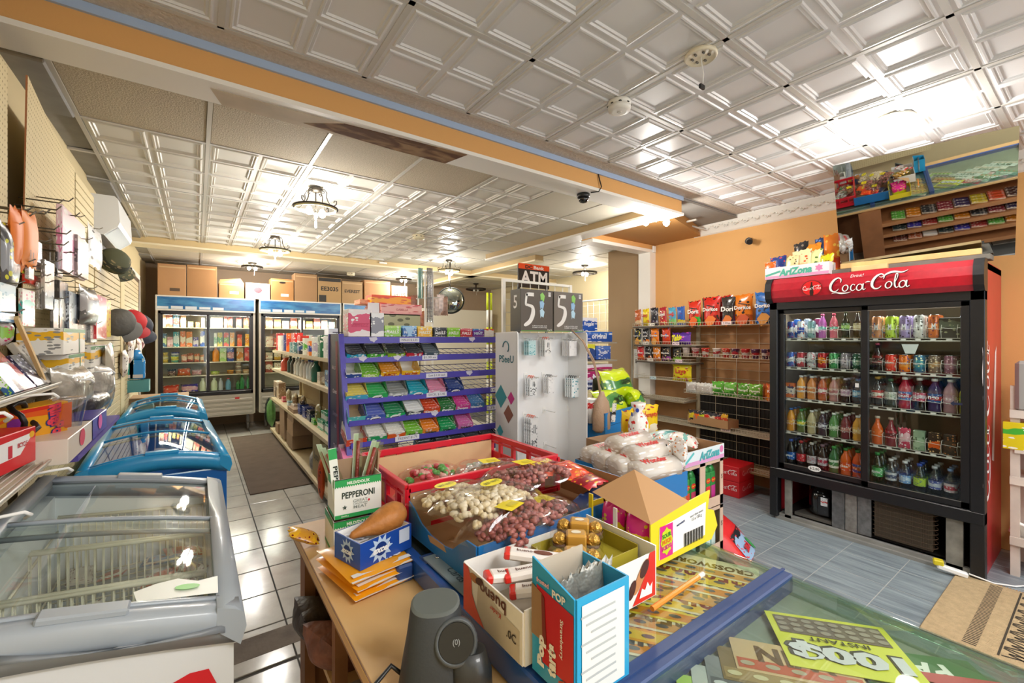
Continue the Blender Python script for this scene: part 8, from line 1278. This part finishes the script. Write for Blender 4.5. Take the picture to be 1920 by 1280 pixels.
# inside: wire baskets and ice cream
for k, (y0_, y1_) in enumerate(((.08, .40), (.42, .72), (.74, 1.06))):
    b = MB(); za, zb = .62, .80
    for y in (y0_, y1_):
        b.tube([(-.06, y, zb), (-.49, y, zb + .05)], .006, 5)
        for j in range(22): x = -.06 - .43 * j / 21; b.tube([(x, y, za), (x, y, zb + .05 * j / 21)], .0022, 4)
    for x in (-.06, -.49): b.tube([(x, y0_, zb), (x, y1_, zb)], .004, 4); b.tube([(x, y0_, za), (x, y1_, za)], .004, 4)
    for j in range(8): y = y0_ + (y1_ - y0_) * j / 7; b.tube([(-.06, y, za), (-.49, y, za)], .0025, 4)
    b.obj('wire_basket', M('#dcd6c0', .5), fz)
for i in range(26):
    x = -.02 - .39 * R.random(); y = 1.28 + .95 * R.random(); c = ('#b85a3a', '#c8b8a0', '#8a5a4a', '#d8d0c8', '#6a8ab0', '#a8a098', '#d8a8b0', '#4a3a3a')[i % 8]
    b = MB(); b.grid(lambda u, v: ((u - .5) * .13, (v - .5) * .07, .012 + .014 * (max(0, 1 - abs(2 * u - 1) ** 3) * max(0, 1 - abs(2 * v - 1) ** 3)) ** .5), 5, 5)
    OB('ice_cream_pack', b.mesh('ice_cream_pack', PK(c, '#e4dcd0', '#7a4a3a', i, r=.3)), None, (x, y, .625 + .0 * i), (R.uniform(-.4, .4), R.uniform(-.3, .3), R.uniform(0, 3)), label='wrapped ice creams scattered in the baskets of the nearest freezer', cat='ice cream', group='ice creams in the nearest freezer')
patch(fz, 'white_sticker', M('#eceee4', .4), (-.10, .115, zt(-.10) + .001), (1, 0, -.18), (0, 1, 0), [(-.09, -.05), (.06, -.055), (.062, .035), (.02, .02), (-.02, .045), (-.06, .03), (-.10, .0)]); patch(fz, 'green_mark', M('#6ac03a', .4), (-.10, .105, zt(-.10) + .004), (1, 0, -.18), (0, 1, 0), ell(.025, .014, 12)); 
G2 = (M('#2a9cd4', .3, coat=.5), M('#1668b8', .3, coat=.3), GL('#e8f4f4', .12))
freezer('ice_cream_freezer', 'bright blue chest freezer with glass lids behind the grey one', (-.46, .15), (2.88, 4.22), .85, .03, G2, .05, slant=.05)
freezer('ice_cream_freezer', 'farthest blue chest freezer with curved glass lids', (-.50, .07), (4.62, 5.75), .85, .02, (M('#2f9cd0', .3, coat=.5), M('#1668b8', .3), G2[2]), .02, slant=.07)
carton('cardboard_box', (-.38, 6.0, .55), .62, .4, .32, M('#a88560', .75), 'long low brown box behind the farthest freezer', 0, 'box', bev=.004); carton('cardboard_box', (-.38, 6.0, .0), .56, .4, .545, M('#9a7a58', .75), 'brown box carrying the long low box behind the freezers', 0, 'box')
# ================================================================ goods on the left wall
for z, xf, ya, yb, nm in ((1.34, -.40, .9, 3.2, 'upper'), (1.12, -.37, .9, 2.1, 'lower')):
    t = T('wall_shelf', '%s white wire shelf on the pegboard above the nearest freezer' % nm, 'shelf', (-.5, 1.8, z)); b = MB()
    for k in range(12): x = -.555 + (xf + .555) * k / 11; b.tube([(x + .5, ya - 1.8, -.004), (x + .5, yb - 1.8, -.004)], .0022, 4)
    b.tube([(xf + .5, ya - 1.8, 0), (xf + .5, yb - 1.8, 0)], .004, 4); b.obj('wires', WIRE, t); b = MB(); b.box(-.06, xf + .5 - .004, ya - 1.8, yb - 1.8, -.016, -.009); b.obj('shelf_board', M('#cfc6b0', .6), t)
    for y in (1.35, 1.75, 2.3, 2.85):
        if y > yb: continue
        b = MB(); b.prism([(-.06, -.012), (xf + .5 - .02, -.012), (-.06, -.14)], 'y', y - 1.803, y - 1.797); b.v = [(q[0], q[1], q[2]) for q in b.v]; b.obj('bracket', M('#b5a88a', .6), t)
        b = MB(); b.tube([(xf + .5, y - 1.76, -.004), (xf + .53, y - 1.76, .0), (xf + .565, y - 1.75, .0), (xf + .572, y - 1.735, -.012), (xf + .56, y - 1.72, -.022)], .004, 6); b.obj('hook', WHITE, t)
def wp(px, py, x=-.50): return at(px, py, x=x)
t = carton('playing_card_box', (-.42, 1.80, 1.128), .27, .10, .105, M('#d81e28', .4, coat=.3), 'red and white playing card box on the lower wall shelf', 1.40, 'box')
patch(t, 'white_panel', WHITE, (0, -.001, .062), (1, 0, 0), (0, 0, 1), [(-.135, -.03), (.05, -.025), (.11, .02), (.12, .028), (-.135, .02)]); L(t, 'BICYCLE', M('#b8242c'), (.06, -.0018, .065), (1, 0, 0), (0, 0, 1), .05, .014, bold=.03); patch(t, 'card_print', M('#c8283a'), (-.0, -.0016, .055), (1, 0, 0), (0, 0, 1), rc(.02, .035)); patch(t, 'yellow_print', M('#e8b01e'), (.11, -.0016, .085), (1, 0, 0), (0, 0, 1), ell(.014, .010, 12))
t = T('ring_candy_box', 'orange and yellow ring shaped candy box reading RingPop on the wall shelf', 'box', (-.445, 2.06, 1.15), .82); b = MB(); b.box(-.10, .12, 0, .06, 0, .125, 0, .002); b.obj('body', M('#f0a81e', .35, coat=.4), t, rot=(.12, -.08, 0))
f0 = t.children[0]; patch(f0, 'orange_swirl', M('#e8601e', .4), (-.02, -.001, .09), (1, 0, 0), (0, 0, 1), [(-.08, -.01), (-.03, .02), (.15, .03), (.15, -.06), (.13, -.06), (.10, .0), (-.02, .01)]); patch(f0, 'red_edge', M('#d8301e', .4), (-.02, -.0015, .118), (1, 0, 0), (0, 0, 1), rc(.20, .012)); L(f0, 'RingPop', M('#2a3a7a'), (.078, -.002, .06), (.12, 0, -1), (1, 0, .1), .128, .052, bold=.10); L(f0, 'RingPop', M('#f0485a'), (.080, -.0027, .061), (.12, 0, -1), (1, 0, .1), .125, .048, bold=.05)
for c, x, z, s in (('#8a2a9a', -.03, .085, .022), ('#d8302a', -.01, .04, .026), ('#6a2a8a', .0, .06, .008)): patch(f0, 'gem_print', M(c, .4), (x, -.002, z), (1, 0, 0), (0, 0, 1), ell(s, s * .75, 7))
t = T('clear_cup', 'clear plastic jar lying open on the wall shelf beside the ring candy box', 'jar', (-.36, 2.12, 1.20)); MB().lathe([(.035, 0), (.042, .09), (.046, .092)], n=20, cap1=False).obj('body', GL('#f0f0f4', .2), t, rot=(0, 0.1, .0)); b = MB(); b.tube([(.045 * math.cos(a), .045 * math.sin(a), .094) for a in [k * PI / 10 for k in range(21)]], .003, 5); b.obj('rim', GL('#ffffff', .5), t)
for nm, px0, px1, py0, py1, c, c2, lab in (('candy_carton', 128, 174, 776, 815, '#e8dccc', '#e8c81e', 'cream and yellow candy carton with pink ring print'), ('candy_carton', 172, 200, 760, 806, '#4a3aa8', '#5a4ac0', 'violet blue box with pink heart print')):
    a_, b_ = wp(px0, py1, -.33), wp(px1, py0, -.33); yy0, yy1 = sorted((a_.y, b_.y)); z0_ = min(a_.z, b_.z); o = carton(nm, (-.33, (yy0 + yy1) / 2, 1.10), yy1 - yy0, .1, max(.08, abs(b_.z - a_.z)), M(c, .4, coat=.3), lab + ' at the end of the wall shelf', PI / 2, 'carton')
    patch(o, 'pink_print', M('#e04a6a' if c[1] == 'e' else '#e86ab8', .4), (0, -.002, .05), (1, 0, 0), (0, 0, 1), ell(.045, .030, 16))
b = MB(); b.box(-.5, -.33, 2.1, 3.1, 1.075, 1.095); b.obj('wall_ledge', M('#5a4a9a', .5), label='violet edged ledge under the candy cartons on the wall', cat='ledge')
def hang(px0, px1, py0, py1, c, c2, c3, lab, x=-.47, th=.02, cat='pack', name='hanging_pack', n=1, kind='box', hook=True, tint=None):
    a_, b_ = wp(px0, py1, x), wp(px1, py0, x); yc = (a_.y + b_.y) / 2; w_ = max(.03, abs(b_.y - a_.y)); h_ = abs(wp((px0 + px1) / 2, py0, x).z - wp((px0 + px1) / 2, py1, x).z); z_ = wp((px0 + px1) / 2, py1, x).z
    m = M(c, .5) if c2 is None else PK(c, c2, c3, px0 % 13, r=.3, lo=.3, hi=.62, gloss=.3)
    if kind == 'box': o = carton(name, (x, yc, z_), w_, th, h_, m, lab, PI / 2, cat)
    else: o = bag((x, yc, z_), PI / 2, w_, h_, max(.03, th), m, lab, seed=px0, cat=cat, name=name)
    if hook: q = wp((px0 + px1) / 2, py0, x); b = MB(); b.tube([(th, 0, h_ - .01), (0, 0, h_ + .004), (-.11 if 0 else 0, XP - x + .0, h_ + .006)] if 0 else [(0, -.035, h_ + .012), (0, -.02, h_ + .002), (0, x - XP if x > XP else .02, h_ + .004)], .0022, 5); b.obj('peg_hook', M('#8a8478', .3, .8), o)
    return o
HG = [(0, 30, 420, 545, '#3a3c40', '#8a9098', '#d8d83a', 'black and grey blister tool pack with yellow tags at the wall corner', .04, 'bag'), (18, 46, 392, 505, '#ee7a04', None, '', 'orange rubber glove pack, one nearest the black tools', .03, 'bag'), (40, 68, 398, 500, '#f28606', None, '', 'orange rubber glove pack beside the white tag card', .03, 'bag'), (66, 79, 452, 505, '#e8e0ea', '#b8a8c8', '#6a5a8a', 'white card of small tools behind the orange gloves', .006, 'box'), (28, 48, 490, 510, '#f0e01e', '#e8d81e', '#333', 'small yellow card below the orange gloves', .005, 'box'), (54, 64, 500, 524, '#d8d0cc', '#b8b0b0', '#888', 'grey handled scissors pack', .01, 'box'), (56, 84, 518, 536, '#e0301e', '#e8402a', '#8a1a12', 'red handled screwdriver set on a wall peg', .02, 'box'), (72, 80, 530, 580, '#b0a898', '#8a8478', '#fff', 'steel screwdriver blades below the red handles', .008, 'box'), (84, 102, 490, 580, '#7a7670', '#c8c0b0', '#fff', 'bundle of long steel pliers hanging on a peg', .012, 'box'), (108, 118, 474, 520, '#2a2a2e', '#8a8a98', '#e8e8e8', 'black pen pack on a thin hook', .008, 'box'), (117, 160, 404, 516, '#f2d0dc', '#e88ab4', '#fbf2f4', 'long pink and white wrapped packet hanging high', .02, 'box'), (146, 166, 448, 520, '#8a7a78', '#4a4244', '#c8c0bc', 'row of grey brown sleeve packs beside the pink packet', .05, 'box'), (164, 190, 428, 500, '#eceef0', '#c8ccd0', '#3a3a3a', 'clear cap pack with green leaf print, upper', .04, 'bag'), (0, 30, 532, 586, '#bcd8e4', '#e8f0f0', '#8ab8c8', 'clear light blue carton hanging at the wall corner', .05, 'box'), (0, 28, 586, 604, '#2a8ac8', '#f0f4f8', '#1a5a98', 'blue and white card box under the clear carton', .03, 'box'), (0, 14, 600, 645, '#c8c0b8', '#8ac04a', '#c83a6a', 'clear bag of colourful toys at the wall corner', .04, 'bag'), (42, 66, 543, 612, '#e8e2d4', '#3aa8a0', '#d84a6a', 'cream and teal carded razor pack', .01, 'box'), (100, 110, 560, 618, '#4a4644', '#8a8480', '#ccc', 'dark hair clip card pack', .01, 'box'), (112, 128, 528, 625, '#3c3a3a', '#d8d4c8', '#6a6660', 'hair brush pack with black handle', .02, 'box'), (130, 146, 548, 620, '#8a94a0', '#c8d0d8', '#3a3c44', 'clear pack holding a dark blue comb', .03, 'box'), (148, 180, 540, 608, '#2e2c30', '#8a8688', '#b8b0b4', 'bundle of black plastic wrapped tools', .06, 'bag'), (146, 170, 606, 638, '#1c1c1e', '#3a3a3c', '#a8a4a0', 'black square fabric pack below the wrapped tools', .02, 'box'), (170, 182, 606, 642, '#9a9690', '#c8c4bc', '#666', 'grey wrapped strip pack', .02, 'box'), (181, 200, 555, 635, '#d01c24', '#d8242a', '#e8a0a0', 'red wrapped lighter strips hanging together', .03, 'box'), (199, 208, 562, 632, '#f2d01c', '#f0c81e', '#d83a1e', 'yellow wrapped lighter strip', .03, 'box')]
for i, r in enumerate(HG):
    o = hang(r[0], r[1], r[2], r[3], r[4], r[5], r[6], r[7] + ' on the pegboard wall' if len(r[7].split()) < 11 else r[7], x=-.48 + .012 * (i % 3), th=r[8], kind=r[9])
    if 'glove' in r[7]: L(o, '1', M('#3a2a14'), (0, -.03, .05), (1, 0, 0), (0, 0, 1), .008, .035, bold=.05)
b = MB()
for px, py in ((90, 375), (110, 372), (124, 400), (80, 425), (105, 434), (60, 395), (100, 455), (120, 470), (30, 398), (25, 388), (84, 388), (110, 510), (128, 516)): q = wp(px, py, -.48); b.tube([(XP, q.y + .02, q.z), (-.45, q.y + .01, q.z - .004), (-.435, q.y + .005, q.z + .012)], .0028, 5)
b.obj('peg_hooks', M('#6f6a60', .3, .8), label='empty steel peg hooks on the cream pegboard wall', cat='hooks', kind='stuff')
# caps
def cap(px, py, x, r_, mat, brim, lab, rz=0, rx=0):
    q = wp(px, py, x); t = T('peaked_cap', lab, 'cap', q, rz); t.rotation_euler = (rx, .6, rz)
    MB().loft([[(r_ * c_ * math.cos(a), r_ * 1.1 * c_ * math.sin(a), r_ * s_) for a in [k * PI / 9 for k in range(18)]] for c_, s_ in ((1, 0), (.97, .3), (.82, .65), (.5, .9), (.1, 1))]).obj('crown', mat, t)
    b = MB(); b.grid(lambda u, v: (r_ * (.85 + .75 * v) * math.cos((u - .5) * 1.6), r_ * (.95 + .3 * v) * math.sin((u - .5) * 1.7), -.1 * r_ * v - .25 * r_ * v * (2 * u - 1) ** 2), 8, 4); b.obj('brim', brim, t)
CAM = PK('#4d4f38', '#2f3226', '#8a7a58', 4, r=.8, lo=.25, hi=.6)
cap(211, 492, -.50, .10, CAM, CAM, 'camouflage cap hanging below the air conditioner', .3, .9); cap(222, 605, -.47, .10, M('#5a5854', .7, bump=.5, bs=20, var=.3, vs=6), M('#6a6864', .7), 'grey cap in a clear bag behind the lighter strips', .2, 1.2); cap(256, 612, -.42, .11, M('#1e2236', .7), M('#1a1e30', .7), 'navy cap with red trim hanging near the far wall', .3, .8); cap(246, 604, -.44, .10, M('#c8242a', .7), M('#a81c22', .7), 'red cap hanging just behind the navy one', .3, .8)
# leaning boxes on the upper wall shelf
for i, (px0, px1, py0, py1, c, c2, c3, lab, lean) in enumerate(((0, 36, 680, 740, '#1f5a94', '#e8f0f4', '#8ac83a', 'blue and white box leaning on the upper wall shelf', -.5), (12, 44, 650, 715, '#7a7478', '#b8b0b4', '#3a3038', 'clear pack of grey hair clips leaning on the upper wall shelf', -.5), (20, 60, 608, 706, '#a82a34', '#c83a44', '#2a1418', 'crimson knife box leaning on the upper wall shelf', -.6), (45, 82, 640, 712, '#2a2a44', '#4a4a68', '#d0d0e0', 'dark blue bladed kitchen knife pack leaning on the shelf', -.55), (62, 100, 612, 700, '#c8c4bc', '#8a8680', '#3a3632', 'clear carded cutlery set leaning on the shelf', -.5), (95, 116, 685, 708, '#e8e4dc', '#c8c0b8', '#888', 'white flat pack in front of the bandage boxes', -.4))):
    a_, b_ = wp(px0, py1, -.44), wp(px1, py0, -.44); h_ = abs(b_.z - a_.z) * 1.02; carton('leaning_pack', (-.42, (a_.y + b_.y) / 2, 1.343), max(.05, abs(b_.y - a_.y) * .55), .02, h_, PK(c, c2, c3, i, r=.25, gloss=.4), lab, PI / 2, 'pack', tilt=lean)
b = MB(); b.box(-.005, .005, -.008, .008, 0, .30); b.obj('wood_strip', M('#d8b478', .6), loc=(-.43, 2.2, 1.345), rot=(.75, -.1, .0), label='narrow pale wood strip leaning between the packs on the wall shelf', cat='strip')
for i, (px0, px1, py0, py1, lab, tx) in enumerate(((98, 152, 635, 672, 'upper yellow, white and green bandage box on the wall shelf', None), (110, 150, 668, 700, 'lower yellow, white and green bandage box on the wall shelf', None), (152, 208, 656, 688, 'green topped CURAD bandage box on the wall shelf', 'CURAD'))):
    a_, b_ = wp(px0, py1, -.42), wp(px1, py0, -.42); z_ = (1.438, 1.343, 1.343)[i]; h_ = (.10, .093, .12)[i]; w_ = abs(b_.y - a_.y) * .8
    o = carton('bandage_box', (-.40, (a_.y + b_.y) / 2, z_), w_, .12, h_, PK('#efece4', '#f0b81e', '#8a8a88', i, lo=.55, hi=.82), lab, PI / 2, 'box')
    patch(o, 'green_band', M('#2a7a3a', .4), (0, -.001, h_ * .92), (1, 0, 0), (0, 0, 1), rc(w_, h_ * .14)); patch(o, 'green_edge', M('#2a7a3a', .4), (w_ * .2, -.0012, h_ * .5), (1, 0, 0), (0, 0, 1), rc(.012, h_))
    if tx: L(o, tx, WHITE, (-w_ * .2, -.002, h_ * .88), (1, 0, 0), (0, 0, 1), w_ * .3, .014, bold=.04)
q = wp(60, 695, -.40); b = MB(); b.tube([(.05 * math.cos(a), .05 * math.sin(a), .01 * math.sin(a * 3)) for a in [k * .45 for k in range(30)]], .008, 6); b.obj('cable_coil', BLACK, loc=(-.44, 2.02, 1.25), rot=(0, 1.2, 0), label='coiled black cable under the upper wall shelf', cat='cable')
for i, (px, py, w_, h_, c, lab) in enumerate(((125, 728, .50, .18, '#9a9488', 'large pile of crumpled clear plastic bags above the ring candy box'), (178, 715, .42, .20, '#b0aaa0', 'clear crumpled bags hanging at the shelf end'), (165, 752, .5, .10, '#3a3a3e', 'black glossy bag under the clear bags'))):
    q = wp(px, py, -.42); bag((-.42, q.y, q.z - h_ / 2), PI / 2, w_, h_, .14, M(c, .3, coat=.5, bump=1., bs=22, var=.5, vs=16), lab, seed=i)
q = wp(203, 715, -.38); bag((-.38, q.y, q.z - .14), PI / 2, .2, .34, .05, M('#a8a090', .2, coat=.5, bump=.6, bs=20, var=.3), 'tall clear bag hanging before the green and blue cartons', seed=3)
# jug cartons and baskets further back
q = at(247, 700, x=-.30)
for i, (px, c, nm) in enumerate(((238, '#3aa89a', 'teal green'), (257, '#2a8ad0', 'bright blue'))):
    a_ = at(px, 690, y=5.95); t = T('juice_jug', '%s gable topped bag hanging above the basket' % nm, 'jug', (a_.x, 5.95, 1.08)); MB().box(-.065, .065, -.05, .05, 0, .2, 0, .01).loft([[(-.063, -.05, .2), (.063, -.05, .2), (.063, .05, .2), (-.063, .05, .2)], [(-.02, -.01, .30), (.02, -.01, .30), (.02, .01, .30), (-.02, .01, .30)]]).obj('body', PK(c, c, '#d8eeee', i, r=.25, gloss=.4), t); patch(t, 'red_label', M('#d8d0cc'), (0, -.051, .03), (1, 0, 0), (0, 0, 1), rc(.1, .035))
a_ = at(247, 730, y=5.9); open_carton(.27, .16, .12, [M('#5a9a98', .4)] * 2, 'plastic_basket', 'dusty teal plastic basket below the hanging jugs', (a_.x, 5.86, .95), 0, 'basket')
for k in range(6): bag((-.535 + .01 * (k % 2), 5.3 + .3 * k, 1.15 + .11 * (k % 3)), PI / 2, .2, .24, .06, PK(('#c8b8a8', '#a88a7a', '#d8c8b8', '#5a4a44', '#b89a8a', '#8a3a3a')[k], '#e0d8d0', '#4a3a3a', k), '%s household pack hanging on the far slotted wall' % ('sand', 'brown rose', 'ivory', 'dark brown', 'clay', 'maroon')[k], seed=k, cat='pack')
